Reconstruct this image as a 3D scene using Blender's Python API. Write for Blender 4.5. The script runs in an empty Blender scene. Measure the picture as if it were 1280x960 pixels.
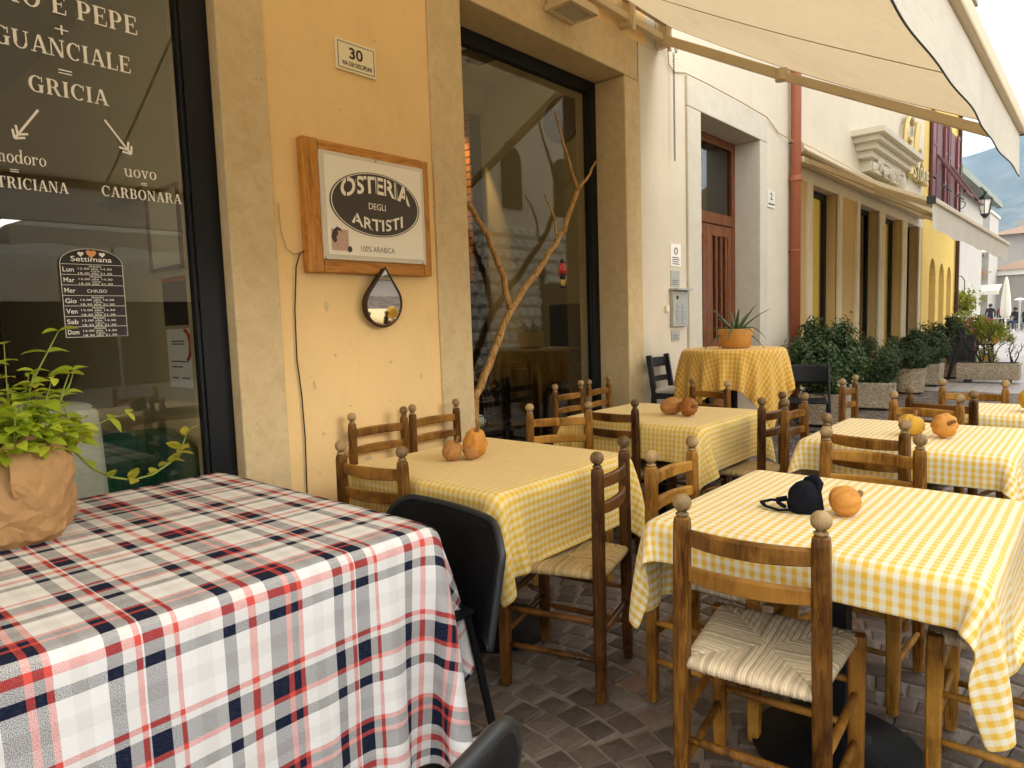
import bpy, bmesh, math, random
import numpy as np
from mathutils import Vector, Matrix, Euler
from math import sin, cos, pi, radians, sqrt, hypot, atan2

random.seed(7)
rng = np.random.default_rng(7)
scene = bpy.context.scene
COL = scene.collection

# ------------------------------------------------------------------ camera
cam_d = bpy.data.cameras.new('camera')
cam = bpy.data.objects.new('camera', cam_d)
COL.objects.link(cam)
cam_d.sensor_width = 36.0
cam_d.lens = 23.88
cam_d.clip_start = 0.05
cam_d.clip_end = 12000
RIGHT = Vector((0.65794, -0.75236, -0.03261))
DOWN = Vector((-0.08812, -0.03390, -0.99553))
FWD = Vector((0.74789, 0.65788, -0.08860))
M = Matrix((RIGHT, -DOWN, -FWD)).transposed()
cam.matrix_world = Matrix.Translation((0, 0, 1.35)) @ M.to_4x4()
scene.camera = cam

# ------------------------------------------------------------------ world, sun, exposure
SUN_EL, SUN_AZ = radians(9), radians(-70)      # azimuth measured from +X towards +Y
world = bpy.data.worlds.new('World')
scene.world = world
world.use_nodes = True
wn, wl = world.node_tree.nodes, world.node_tree.links
wn.clear()
w_out = wn.new('ShaderNodeOutputWorld')
w_bg = wn.new('ShaderNodeBackground')
w_bg.inputs['Strength'].default_value = 0.063
sky = wn.new('ShaderNodeTexSky')
sky.sky_type = 'NISHITA'
sky.sun_disc = False
sky.sun_elevation = SUN_EL
sky.sun_rotation = pi / 2 - SUN_AZ
sky.air_density = 1.0
sky.dust_density = 2.5
w_tc = wn.new('ShaderNodeTexCoord')
w_noise = wn.new('ShaderNodeTexNoise')
w_noise.inputs['Scale'].default_value = 2.2
w_noise.inputs['Detail'].default_value = 6
w_ramp = wn.new('ShaderNodeValToRGB')
w_ramp.color_ramp.elements[0].position = 0.3
w_ramp.color_ramp.elements[0].color = (6.6, 6.4, 6.1, 1)
w_ramp.color_ramp.elements[1].position = 0.75
w_ramp.color_ramp.elements[1].color = (9.2, 9.0, 8.6, 1)
w_mix = wn.new('ShaderNodeMixRGB')
w_mix.inputs['Fac'].default_value = 0.86          # thin high cloud over most of the sky
wl.new(w_tc.outputs['Generated'], w_noise.inputs['Vector'])
wl.new(w_noise.outputs['Fac'], w_ramp.inputs['Fac'])
wl.new(sky.outputs['Color'], w_mix.inputs['Color1'])
wl.new(w_ramp.outputs['Color'], w_mix.inputs['Color2'])
wl.new(w_mix.outputs['Color'], w_bg.inputs['Color'])
wl.new(w_bg.outputs['Background'], w_out.inputs['Surface'])

sun_d = bpy.data.lights.new('sun', 'SUN')
sun_d.energy = 1.05
sun_d.angle = radians(38)
sun_d.color = (1.0, 0.955, 0.88)
sun = bpy.data.objects.new('sun', sun_d)
COL.objects.link(sun)
sdir = Vector((cos(SUN_EL) * cos(SUN_AZ), cos(SUN_EL) * sin(SUN_AZ), sin(SUN_EL)))
sun.rotation_euler = sdir.to_track_quat('Z', 'Y').to_euler()

scene.view_settings.view_transform = 'Standard'
scene.view_settings.look = 'None'
scene.view_settings.gamma = 1.0
scene.view_settings.exposure = 2.5
try:
    scene.cycles.use_denoising = True
    scene.cycles.max_bounces = 9
    scene.cycles.diffuse_bounces = 5
    scene.cycles.glossy_bounces = 4
    scene.cycles.transparent_max_bounces = 12
    scene.cycles.sample_clamp_indirect = 6
    scene.cycles.caustics_reflective = False
    scene.cycles.caustics_refractive = False
except Exception:
    pass


# ------------------------------------------------------------------ materials
class NT:
    """small helper round a node tree"""
    def __init__(s, name):
        s.m = bpy.data.materials.new(name)
        s.m.use_nodes = True
        s.n = s.m.node_tree.nodes
        s.l = s.m.node_tree.links
        s.b = s.n['Principled BSDF']
        s.out = s.n['Material Output']

    def new(s, t, **k):
        x = s.n.new(t)
        for a, v in k.items():
            setattr(x, a, v)
        return x

    def link(s, a, b):
        s.l.new(a, b)

    def math(s, op, a, b=None, clamp=False):
        x = s.new('ShaderNodeMath', operation=op, use_clamp=clamp)
        for i, v in enumerate((a, b)):
            if v is None:
                continue
            if isinstance(v, (int, float)):
                x.inputs[i].default_value = v
            else:
                s.link(v, x.inputs[i])
        return x.outputs[0]

    def mix(s, f, a, b, blend='MIX'):
        x = s.new('ShaderNodeMixRGB', blend_type=blend)
        for i, v in enumerate((f, a, b)):
            if isinstance(v, (int, float)):
                x.inputs[i].default_value = v
            elif isinstance(v, tuple):
                x.inputs[i].default_value = v + (1,) if len(v) == 3 else v
            else:
                s.link(v, x.inputs[i])
        return x.outputs[0]

    def coord(s, kind='Object', scale=(1, 1, 1)):
        t = s.new('ShaderNodeTexCoord')
        mp = s.new('ShaderNodeMapping')
        mp.inputs['Scale'].default_value = scale
        s.link(t.outputs[kind], mp.inputs['Vector'])
        return mp.outputs['Vector']

    def noise(s, vec, scale, detail=5, rough=0.6, dist=0):
        x = s.new('ShaderNodeTexNoise')
        x.inputs['Scale'].default_value = scale
        x.inputs['Detail'].default_value = detail
        x.inputs['Roughness'].default_value = rough
        x.inputs['Distortion'].default_value = dist
        s.link(vec, x.inputs['Vector'])
        return x.outputs['Fac']

    def ramp(s, fac, stops, interp='LINEAR'):
        x = s.new('ShaderNodeValToRGB')
        r = x.color_ramp
        r.interpolation = interp
        while len(r.elements) > len(stops):
            r.elements.remove(r.elements[-1])
        while len(r.elements) < len(stops):
            r.elements.new(0.5)
        for e, (p, c) in zip(r.elements, stops):
            e.position = p
            e.color = (c, c, c, 1) if isinstance(c, (int, float)) else tuple(c) + (1,)
        s.link(fac, x.inputs['Fac'])
        return x.outputs['Color']

    def bump(s, h, strength=0.3, dist=0.01):
        x = s.new('ShaderNodeBump')
        x.inputs['Strength'].default_value = strength
        x.inputs['Distance'].default_value = dist
        s.link(h, x.inputs['Height'])
        s.link(x.outputs['Normal'], s.b.inputs['Normal'])

    def set(s, **k):
        for a, v in k.items():
            i = s.b.inputs[a.replace('_', ' ')]
            if isinstance(v, (int, float)):
                i.default_value = v
            elif isinstance(v, tuple):
                i.default_value = v + (1,) if len(v) == 3 else v
            else:
                s.link(v, i)
        return s


def dim(c, f):
    return tuple(min(1, x * f) for x in c)


def plain(name, c, rough=0.6, metal=0.0, var=0.12, scale=8, bump=0.0, spec=None):
    t = NT(name)
    v = t.coord()
    n = t.noise(v, scale)
    col = t.mix(n, dim(c, 1 - var), dim(c, 1 + var))
    rnd = t.new('ShaderNodeObjectInfo').outputs['Random']
    col = t.mix(t.math('MULTIPLY', rnd, 0.12), col, dim(c, 0.75))
    t.set(Base_Color=col, Roughness=rough, Metallic=metal)
    if spec is not None:
        t.set(Specular_IOR_Level=spec)
    if bump:
        t.bump(t.noise(v, scale * 8), bump, 0.004)
    return t.m


def plaster(name, c, stain, dirt=0.5):
    t = NT(name)
    v = t.coord()
    big = t.noise(v, 0.9, 6, 0.65, 0.6)
    med = t.noise(v, 6, 6, 0.7)
    fine = t.noise(v, 90, 4, 0.7)
    col = t.mix(t.ramp(big, [(0.3, 0), (0.72, 1)]), dim(c, 0.93), dim(c, 1.05))
    col = t.mix(t.math('MULTIPLY', t.ramp(med, [(0.56, 0), (0.8, 1)]), dirt), col, stain)
    spots = t.noise(v, 23, 3, 0.5)
    col = t.mix(t.ramp(spots, [(0.71, 0), (0.78, 0.55)]), col, dim(stain, 0.55))
    streak = t.noise(t.coord(scale=(5, 5, 0.7)), 1.0, 6, 0.7, 0.5)
    col = t.mix(t.math('MULTIPLY', t.ramp(streak, [(0.52, 0), (0.85, 1)]), 0.16), col, dim(stain, 0.8))
    t.set(Base_Color=col, Roughness=0.93, Specular_IOR_Level=0.2)
    h = t.math('ADD', t.math('MULTIPLY', med, 0.6), t.math('MULTIPLY', fine, 0.25))
    t.bump(h, 0.35, 0.006)
    return t.m


def stone(name, c, c2, pits=0.6, scale=14):
    t = NT(name)
    v = t.coord()
    a = t.noise(v, scale, 8, 0.75, 0.4)
    b = t.noise(v, 2.2, 5, 0.6)
    col = t.mix(t.ramp(a, [(0.3, 0), (0.7, 1)]), c, c2)
    col = t.mix(t.math('MULTIPLY', b, 0.5), col, dim(c, 0.72))
    vo = t.new('ShaderNodeTexVoronoi')
    vo.inputs['Scale'].default_value = 55
    t.link(v, vo.inputs['Vector'])
    pit = t.ramp(vo.outputs['Distance'], [(0.08, 1), (0.22, 0)])
    gate = t.ramp(t.noise(v, 17, 3), [(0.52, 0), (0.6, 1)])
    pit = t.math('MULTIPLY', pit, gate)
    col = t.mix(t.math('MULTIPLY', pit, pits), col, dim(c, 0.35))
    t.set(Base_Color=col, Roughness=0.88, Specular_IOR_Level=0.25)
    h = t.math('SUBTRACT', t.math('MULTIPLY', a, 0.7), t.math('MULTIPLY', pit, 1.0))
    t.bump(h, 0.5, 0.008)
    return t.m


def wood(name, dark, mid, light, rough=0.45, along=(14, 14, 1.6), wear=True):
    t = NT(name)
    info = t.new('ShaderNodeObjectInfo')
    tc = t.new('ShaderNodeTexCoord')
    add = t.new('ShaderNodeVectorMath', operation='ADD')
    t.link(tc.outputs['Object'], add.inputs[0])
    rv = t.new('ShaderNodeCombineXYZ')
    r10 = t.math('MULTIPLY', info.outputs['Random'], 17.0)
    for i in range(3):
        t.link(r10, rv.inputs[i])
    t.link(rv.outputs[0], add.inputs[1])
    mp = t.new('ShaderNodeMapping')
    mp.inputs['Scale'].default_value = along
    t.link(add.outputs[0], mp.inputs['Vector'])
    g = t.noise(mp.outputs[0], 3.2, 7, 0.7, 1.6)
    f = t.noise(mp.outputs[0], 13, 4, 0.6)
    b = t.noise(add.outputs[0], 5, 4, 0.6)
    col = t.ramp(g, [(0.36, dark), (0.5, mid), (0.66, light)])
    col = t.mix(t.math('MULTIPLY', t.ramp(f, [(0.5, 0), (0.75, 1)]), 0.5), col, dim(dark, 0.6))
    col = t.mix(t.math('MULTIPLY', info.outputs['Random'], 0.35), col, dark)
    if wear:
        sc = t.noise(mp.outputs[0], 6.5, 6, 0.75, 0.3)              # scuffed varnish
        col = t.mix(t.math('MULTIPLY', t.ramp(sc, [(0.62, 0), (0.70, 1)]), 0.45), col, dim(light, 1.5))
        geo = t.new('ShaderNodeNewGeometry')
        p = t.ramp(geo.outputs['Pointiness'], [(0.505, 0), (0.56, 1)])
        p = t.math('MULTIPLY', p, t.ramp(b, [(0.4, 0.1), (0.62, 0.9)]))
        col = t.mix(t.math('MULTIPLY', p, 0.75), col, dim(light, 1.6))
    t.set(Base_Color=col, Roughness=t.ramp(b, [(0.3, rough - 0.1), (0.7, rough + 0.15)]), Specular_IOR_Level=0.22)
    t.bump(t.math('ADD', g, t.math('MULTIPLY', f, 0.4)), 0.25, 0.003)
    return t.m


def glass_mat(name, tint=(0.9, 0.93, 0.9), ior=1.5, gain=1.0):
    t = NT(name)
    t.n.remove(t.b)
    tr = t.new('ShaderNodeBsdfTransparent')
    tr.inputs['Color'].default_value = tint + (1,)
    gl = t.new('ShaderNodeBsdfGlossy')
    gl.inputs['Roughness'].default_value = 0.0
    gl.inputs['Color'].default_value = (1, 1, 1, 1)
    lw = t.new('ShaderNodeLayerWeight')
    lw.inputs['Blend'].default_value = 0.5
    fr = t.math('ADD', t.math('MULTIPLY', t.math('POWER', lw.outputs['Facing'], 5.0), 0.96), 0.04)   # Schlick, the same from both sides
    ms = t.new('ShaderNodeMixShader')
    t.link(t.math('MULTIPLY', fr, gain, True), ms.inputs[0])
    t.link(tr.outputs[0], ms.inputs[1])
    t.link(gl.outputs[0], ms.inputs[2])
    t.link(ms.outputs[0], t.out.inputs['Surface'])
    return t.m


def fabric_translucent(name, c, trans=0.45, var=0.06):
    t = NT(name)
    t.n.remove(t.b)
    v = t.coord(scale=(1, 1, 1))
    n = t.noise(v, 3, 6, 0.65)
    f = t.noise(t.coord(scale=(2.0, 16, 16)), 4, 5, 0.6)
    col = t.mix(n, dim(c, 1 - var), dim(c, 1 + var))
    col = t.mix(t.math('MULTIPLY', t.ramp(f, [(0.45, 0), (0.75, 1)]), 0.35), col, dim(c, 0.78))
    blot = t.noise(v, 1.1, 7, 0.7, 0.8)
    col = t.mix(t.math('MULTIPLY', t.ramp(blot, [(0.52, 0), (0.68, 1)]), 0.22), col, dim(c, 0.62))
    spot = t.noise(v, 14, 4, 0.6)
    col = t.mix(t.math('MULTIPLY', t.ramp(spot, [(0.68, 0), (0.76, 1)]), 0.22), col, dim(c, 0.5))
    d = t.new('ShaderNodeBsdfDiffuse')
    tl = t.new('ShaderNodeBsdfTranslucent')
    t.link(col, d.inputs['Color'])
    t.link(col, tl.inputs['Color'])
    ms = t.new('ShaderNodeMixShader')
    ms.inputs[0].default_value = trans
    t.link(d.outputs[0], ms.inputs[1])
    t.link(tl.outputs[0], ms.inputs[2])
    bp = t.new('ShaderNodeBump')
    bp.inputs['Strength'].default_value = 0.3
    bp.inputs['Distance'].default_value = 0.01
    t.link(f, bp.inputs['Height'])
    t.link(bp.outputs[0], d.inputs['Normal'])
    t.link(ms.outputs[0], t.out.inputs['Surface'])
    return t.m


def gingham(name, white, half, full, period=0.027):
    t = NT(name)
    uv = t.new('ShaderNodeTexCoord').outputs['UV']
    sep = t.new('ShaderNodeSeparateXYZ')
    nz = t.new('ShaderNodeTexNoise')
    nz.inputs['Scale'].default_value = 9
    t.link(uv, nz.inputs['Vector'])
    off = t.new('ShaderNodeVectorMath', operation='SCALE')
    t.link(nz.outputs['Color'], off.inputs[0])
    off.inputs['Scale'].default_value = 0.006
    ad = t.new('ShaderNodeVectorMath', operation='ADD')
    t.link(uv, ad.inputs[0])
    t.link(off.outputs[0], ad.inputs[1])
    t.link(ad.outputs[0], sep.inputs[0])
    bands = []
    for i in (0, 1):
        x = t.math('MULTIPLY', sep.outputs[i], 1 / period)
        x = t.math('PINGPONG', x, 0.5)
        x = t.math('SUBTRACT', x, 0.25)
        bands.append(t.math('ADD', t.math('MULTIPLY', x, 14.0), 0.5, True))
    s = t.math('ADD', t.math('MULTIPLY', bands[0], 0.36), t.math('MULTIPLY', bands[1], 0.64))
    col = t.ramp(s, [(0.0, white), (0.5, half), (1.0, full)])
    weave = t.noise(t.coord('UV', (1, 1, 1)), 900, 2, 0.5)
    col = t.mix(t.math('MULTIPLY', weave, 0.25), col, dim(half, 0.8))
    t.set(Base_Color=col, Roughness=0.85, Specular_IOR_Level=0.2)
    t.set(Sheen_Weight=0.15)
    h = t.math('ADD', t.math('MULTIPLY', t.noise(uv, 7, 5, 0.55, 0.8), 1.0), t.math('MULTIPLY', weave, 0.08))
    for i, p_ in ((0, 0.31), (1, 0.34)):                    # creases left from folding the cloth
        x = t.math('PINGPONG', t.math('ADD', sep.outputs[i], 0.11), p_)
        h = t.math('ADD', h, t.math('MULTIPLY', t.math('SUBTRACT', 1.0, t.math('MULTIPLY', x, 70.0), True), 0.35))
    t.bump(h, 0.45, 0.012)
    big = t.noise(uv, 2.3, 4, 0.6)
    col = t.mix(t.math('MULTIPLY', t.ramp(big, [(0.5, 0), (0.75, 1)]), 0.16), col, dim(half, 0.7))
    t.set(Base_Color=col)
    return t.m


def plaid(name):
    t = NT(name)
    W, NV, RD = (0.82, 0.82, 0.82), (0.005, 0.010, 0.032), (0.66, 0.085, 0.065)
    PK = (0.72, 0.71, 0.70)
    per = 0.537
    bands = [(0, .043, NV), (.043, .057, RD), (.057, .076, NV), (.076, .090, RD), (.090, .118, W), (.118, .148, PK),
             (.148, .181, W), (.181, .211, NV), (.211, .237, PK), (.237, .249, RD), (.249, .252, W), (.252, .294, NV),
             (.294, .315, PK), (.315, .327, RD), (.327, .36, W), (.36, .395, PK), (.395, .423, W), (.423, .453, NV),
             (.453, .484, PK), (.484, .503, RD), (.503, .537, PK)]
    weft = [(0, .012, PK), (.012, .031, RD), (.031, .055, PK), (.055, .079, NV), (.079, .115, W), (.115, .15, PK), (.15, .189, W),
            (.189, .203, RD), (.203, .218, PK), (.218, .264, NV), (.264, .276, RD), (.276, .311, PK), (.311, .337, NV), (.337, .37, W),
            (.37, .40, PK), (.40, .427, W), (.427, .440, RD), (.440, .460, NV), (.460, .474, RD), (.474, .520, NV), (.520, .537, W)]
    uv = t.new('ShaderNodeTexCoord').outputs['UV']
    nz = t.new('ShaderNodeTexNoise')
    nz.inputs['Scale'].default_value = 5
    t.link(uv, nz.inputs['Vector'])
    off = t.new('ShaderNodeVectorMath', operation='SCALE')
    t.link(nz.outputs['Color'], off.inputs[0])
    off.inputs['Scale'].default_value = 0.008
    ad = t.new('ShaderNodeVectorMath', operation='ADD')
    t.link(uv, ad.inputs[0])
    t.link(off.outputs[0], ad.inputs[1])
    sep = t.new('ShaderNodeSeparateXYZ')
    t.link(ad.outputs[0], sep.inputs[0])
    cols = []
    for i in (0, 1):
        x = t.math('FRACT', t.math('MULTIPLY', sep.outputs[i], 1 / per))
        stops = [(a / per, c) for a, b, c in (bands, weft)[i]]
        cols.append(t.ramp(x, stops, 'CONSTANT'))
    # woven: warp and weft threads show by turns
    th = t.noise(t.coord('UV', (1, 1, 1)), 620, 1, 0.4)
    f = t.ramp(th, [(0.40, 0.18), (0.6, 0.82)])
    col = t.mix(f, cols[0], cols[1])
    slub = t.noise(t.coord('UV', (60, 900, 1)), 1, 3, 0.6)
    col = t.mix(t.math('MULTIPLY', t.ramp(slub, [(0.5, 0), (0.8, 1)]), 0.16), col, (0.45, 0.45, 0.46))
    t.set(Base_Color=col, Roughness=0.9, Specular_IOR_Level=0.15)
    h = t.math('ADD', t.noise(uv, 6, 5, 0.55, 1.0), t.math('MULTIPLY', th, 0.05))
    for i, p_ in ((0, 0.37), (1, 0.33)):
        x = t.math('PINGPONG', t.math('ADD', sep.outputs[i], 0.19), p_)
        h = t.math('ADD', h, t.math('MULTIPLY', t.math('SUBTRACT', 1.0, t.math('MULTIPLY', x, 70.0), True), 0.3))
    t.bump(h, 0.5, 0.012)
    return t.m


def leafy(name, a, b, trans=0.25):
    t = NT(name)
    t.n.remove(t.b)
    info = t.new('ShaderNodeObjectInfo')
    geo = t.new('ShaderNodeNewGeometry')
    rnd = t.math('FRACT', t.math('ADD', info.outputs['Random'], geo.outputs['Random Per Island']))
    n = t.noise(t.coord(), 40, 3)
    col = t.mix(rnd, a, b)
    col = t.mix(t.math('MULTIPLY', n, 0.35), col, dim(a, 0.7))
    p = t.new('ShaderNodeBsdfPrincipled')
    p.inputs['Roughness'].default_value = 0.42
    p.inputs['Specular IOR Level'].default_value = 0.4
    t.link(col, p.inputs['Base Color'])
    tl = t.new('ShaderNodeBsdfTranslucent')
    t.link(t.mix(1.0, col, (1.0, 1.0, 0.55), 'MULTIPLY'), tl.inputs['Color'])
    ms = t.new('ShaderNodeMixShader')
    ms.inputs[0].default_value = trans
    t.link(p.outputs[0], ms.inputs[1])
    t.link(tl.outputs[0], ms.inputs[2])
    t.link(ms.outputs[0], t.out.inputs['Surface'])
    return t.m


def aggregate(name):
    t = NT(name)
    v = t.coord()
    vo = t.new('ShaderNodeTexVoronoi')
    vo.inputs['Scale'].default_value = 70
    t.link(v, vo.inputs['Vector'])
    sep = t.new('ShaderNodeSeparateColor')
    t.link(vo.outputs['Color'], sep.inputs[0])
    col = t.ramp(sep.outputs[0], [(0, (0.16, 0.12, 0.08)), (0.35, (0.36, 0.28, 0.18)), (0.7, (0.5, 0.42, 0.3)), (1, (0.6, 0.54, 0.44))])
    col = t.mix(t.ramp(vo.outputs['Distance'], [(0.3, 0), (0.7, 0.7)]), col, (0.3, 0.24, 0.16))
    t.set(Base_Color=col, Roughness=0.85)
    t.bump(vo.outputs['Distance'], 0.7, 0.006)
    return t.m


MAT = {}
MAT['ochre'] = plaster('ochre_plaster', (0.86, 0.61, 0.29), (0.58, 0.36, 0.14), 0.30)
MAT['cream'] = plaster('cream_plaster', (0.70, 0.63, 0.505), (0.56, 0.47, 0.35), 0.25)
MAT['yellow_plaster'] = plaster('yellow_plaster', (0.75, 0.54, 0.16), (0.55, 0.38, 0.12), 0.3)
MAT['white_plaster'] = plaster('white_plaster', (0.34, 0.33, 0.305), (0.27, 0.255, 0.225), 0.3)
MAT['tan_stone'] = stone('tan_stone', (0.60, 0.45, 0.235), (0.78, 0.63, 0.39), 0.7, 11)
MAT['white_stone'] = stone('white_stone', (0.62, 0.57, 0.46), (0.72, 0.675, 0.57), 0.6, 9)
MAT['grey_stone'] = stone('grey_stone', (0.62, 0.60, 0.53), (0.76, 0.74, 0.68), 0.5, 6)
MAT['pilaster'] = plaster('pilaster_paint', (0.70, 0.60, 0.42), (0.5, 0.38, 0.2), 0.3)
MAT['tan_plaster'] = plaster('tan_plaster', (0.58, 0.40, 0.16), (0.42, 0.28, 0.1), 0.4)
MAT['black_metal'] = plain('black_powder_metal', (0.005, 0.006, 0.008), 0.5, 0.0, 0.1, 8, 0, 0.25)
MAT['black_plastic'] = plain('black_plastic', (0.0045, 0.005, 0.0065), 0.5, 0, 0.1, 60, 0.15, 0.25)
MAT['grey_edge'] = plain('dark_grey_plastic', (0.022, 0.025, 0.028), 0.4)
MAT['black_cloth'] = plain('black_cloth', (0.010, 0.011, 0.016), 0.95, 0, 0.2, 60, 0.6, 0.1)
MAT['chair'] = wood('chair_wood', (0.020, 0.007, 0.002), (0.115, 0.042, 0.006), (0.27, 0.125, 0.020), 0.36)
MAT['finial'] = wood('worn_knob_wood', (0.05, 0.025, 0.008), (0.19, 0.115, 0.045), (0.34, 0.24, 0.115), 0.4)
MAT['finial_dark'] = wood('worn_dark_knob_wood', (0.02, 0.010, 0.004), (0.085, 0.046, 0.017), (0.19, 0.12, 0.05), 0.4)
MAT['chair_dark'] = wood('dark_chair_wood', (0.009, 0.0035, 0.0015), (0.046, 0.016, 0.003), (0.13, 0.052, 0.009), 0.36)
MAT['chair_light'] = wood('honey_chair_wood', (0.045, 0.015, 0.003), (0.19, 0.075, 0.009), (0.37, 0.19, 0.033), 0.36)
MAT['pine'] = wood('varnished_pine', (0.34, 0.125, 0.018), (0.55, 0.24, 0.04), (0.64, 0.33, 0.075), 0.35, (10, 10, 1.2), False)
MAT['pine_x'] = wood('varnished_pine_rail', (0.34, 0.125, 0.018), (0.55, 0.24, 0.04), (0.64, 0.33, 0.075), 0.35, (1.2, 10, 10), False)
MAT['door_wood'] = wood('door_wood', (0.10, 0.03, 0.012), (0.20, 0.07, 0.028), (0.27, 0.105, 0.045), 0.4, (12, 12, 1.2), False)
MAT['branch'] = wood('branch_bark', (0.22, 0.10, 0.03), (0.50, 0.29, 0.10), (0.62, 0.42, 0.19), 0.65, (8, 8, 3), False)
MAT['black_wood'] = wood('black_wood', (0.008, 0.008, 0.009), (0.013, 0.013, 0.015), (0.03, 0.03, 0.034), 0.4)
MAT['bar_wood'] = wood('bar_wood', (0.035, 0.018, 0.01), (0.075, 0.036, 0.016), (0.12, 0.06, 0.028), 0.35, (6, 6, 1), False)
MAT['gingham'] = gingham('yellow_gingham', (0.80, 0.77, 0.66), (0.80, 0.65, 0.29), (0.78, 0.46, 0.035))
MAT['gingham_shaded'] = gingham('shaded_gingham', (0.77, 0.66, 0.40), (0.76, 0.56, 0.17), (0.73, 0.43, 0.03))  # same yellow cloth, with the awning's warm shade put into its colours
MAT['gingham_deep'] = gingham('deep_yellow_gingham', (0.76, 0.58, 0.24), (0.74, 0.45, 0.09), (0.68, 0.33, 0.015), 0.034)
MAT['plaid'] = plaid('blue_red_plaid')
MAT['awning'] = fabric_translucent('awning_canvas', (0.63, 0.515, 0.33), 0.46)
MAT['awning_white'] = fabric_translucent('white_awning_canvas', (0.80, 0.775, 0.69), 0.36)
MAT['seam'] = plain('awning_seam', (0.44, 0.33, 0.18), 0.9)
MAT['awning_metal'] = plain('cream_metal', (0.62, 0.50, 0.31), 0.45, 0, 0.08)
MAT['copper_paint'] = plain('rust_red_paint', (0.36, 0.105, 0.045), 0.5, 0, 0.18, 5, 0.1)
MAT['glass'] = glass_mat('window_glass', (0.90, 0.91, 0.88), 1.5, 1.2)
MAT['glass_dark'] = glass_mat('dark_window_glass', (0.75, 0.75, 0.7), 1.5, 1.0)
MAT['print_white'] = plain('white_print', (0.93, 0.91, 0.84), 0.6, 0, 0.03)
MAT['print_dark'] = plain('dark_print', (0.015, 0.012, 0.010), 0.6, 0, 0.03)
MAT['print_brown'] = plain('brown_print', (0.045, 0.030, 0.015), 0.5, 0, 0.1)
MAT['print_pink'] = plain('pink_print', (0.55, 0.36, 0.28), 0.6, 0, 0.25, 40)
MAT['print_orange'] = plain('orange_print', (0.75, 0.36, 0.14), 0.6, 0, 0.05)
MAT['cream_enamel'] = plain('cream_enamel', (0.84, 0.75, 0.52), 0.35, 0, 0.05)
MAT['sign_panel'] = plain('sign_panel', (0.88, 0.83, 0.70), 0.25, 0, 0.05, 4)
MAT['sign_edge'] = plain('sign_edge', (0.66, 0.61, 0.50), 0.4, 0, 0.05)
MAT['mirror'] = plain('mirror_glass', (0.85, 0.86, 0.85), 0.02, 1.0, 0.01)
MAT['bronze'] = plain('dark_bronze', (0.06, 0.035, 0.02), 0.45, 0.6)
MAT['steel'] = plain('brushed_steel', (0.5, 0.5, 0.48), 0.35, 0.9, 0.1, 30)
MAT['grey_paint'] = plain('grey_paint', (0.42, 0.43, 0.40), 0.5)
MAT['white_paint'] = plain('white_paint', (0.78, 0.76, 0.70), 0.5, 0, 0.05)
MAT['lamp_lens'] = plain('lamp_lens', (0.42, 0.38, 0.32), 0.2, 0, 0.1)
MAT['rush'] = plain('rush', (0.60, 0.46, 0.27), 0.85, 0, 0.28, 45, 0.4, 0.2)
MAT['rush_dark'] = plain('rush_dark', (0.44, 0.29, 0.12), 0.85, 0, 0.28, 45, 0.4, 0.2)
for nm_, c_ in (('rush', (0.72, 0.59, 0.40)), ('rush_dark', (0.50, 0.36, 0.17))):
    t = NT(nm_)
    at = t.new('ShaderNodeAttribute')
    at.attribute_name = 'cord'
    v = t.coord()
    col = t.ramp(at.outputs['Fac'], [(0.0, dim(c_, 0.22)), (0.28, dim(c_, 0.7)), (0.6, c_), (1.0, dim(c_, 1.3))])  # darkest stop paints the shade in the grooves between cords
    col = t.mix(t.math('MULTIPLY', t.ramp(t.noise(v, 11, 4), [(0.4, 0), (0.7, 1)]), 0.3), col, dim(c_, 0.65))
    t.set(Base_Color=col, Roughness=0.85, Specular_IOR_Level=0.2)
    t.bump(t.noise(v, 160, 3), 0.3, 0.003)
    MAT[nm_] = t.m
MAT['paper'] = plain('kraft_paper', (0.40, 0.225, 0.09), 0.8, 0, 0.22, 9, 0.3)
MAT['soil'] = plain('soil', (0.03, 0.02, 0.012), 0.95, 0, 0.4, 60, 0.8)
MAT['herb'] = leafy('herb_leaf', (0.33, 0.47, 0.03), (0.66, 0.72, 0.09), 0.5)
MAT['herb_yellow'] = leafy('herb_leaf_yellow', (0.48, 0.48, 0.05), (0.66, 0.62, 0.12), 0.5)
MAT['stem_green'] = plain('green_stem', (0.20, 0.26, 0.04), 0.6)
MAT['bush'] = leafy('dark_laurel_leaf', (0.014, 0.034, 0.012), (0.105, 0.15, 0.045), 0.15)
MAT['bush_mid'] = leafy('green_shrub_leaf', (0.03, 0.065, 0.018), (0.10, 0.15, 0.05), 0.2)
MAT['yellow_leaf'] = leafy('yellow_green_leaf', (0.20, 0.26, 0.04), (0.42, 0.40, 0.06), 0.3)
MAT['aloe'] = leafy('aloe_leaf', (0.05, 0.11, 0.045), (0.10, 0.16, 0.06), 0.05)
MAT['pink_flower'] = leafy('pink_petal', (0.55, 0.08, 0.16), (0.7, 0.25, 0.32), 0.3)
MAT['twig'] = plain('dark_twig', (0.035, 0.028, 0.022), 0.9)
MAT['aggregate'] = aggregate('exposed_aggregate')
MAT['terracotta'] = plain('yellow_ochre_pot', (0.55, 0.27, 0.05), 0.7, 0, 0.2, 20, 0.3)
MAT['gourd_orange'] = plain('orange_gourd', (0.58, 0.26, 0.05), 0.6, 0, 0.4, 28, 0.6, 0.25)
MAT['gourd_tan'] = plain('tan_gourd', (0.42, 0.20, 0.06), 0.65, 0, 0.5, 34, 0.7, 0.25)
MAT['gourd_brown'] = plain('brown_gourd', (0.32, 0.12, 0.025), 0.6, 0, 0.5, 26, 0.6, 0.25)
MAT['gourd_yellow'] = plain('yellow_gourd', (0.60, 0.34, 0.04), 0.6, 0, 0.35, 26, 0.5, 0.25)
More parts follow.
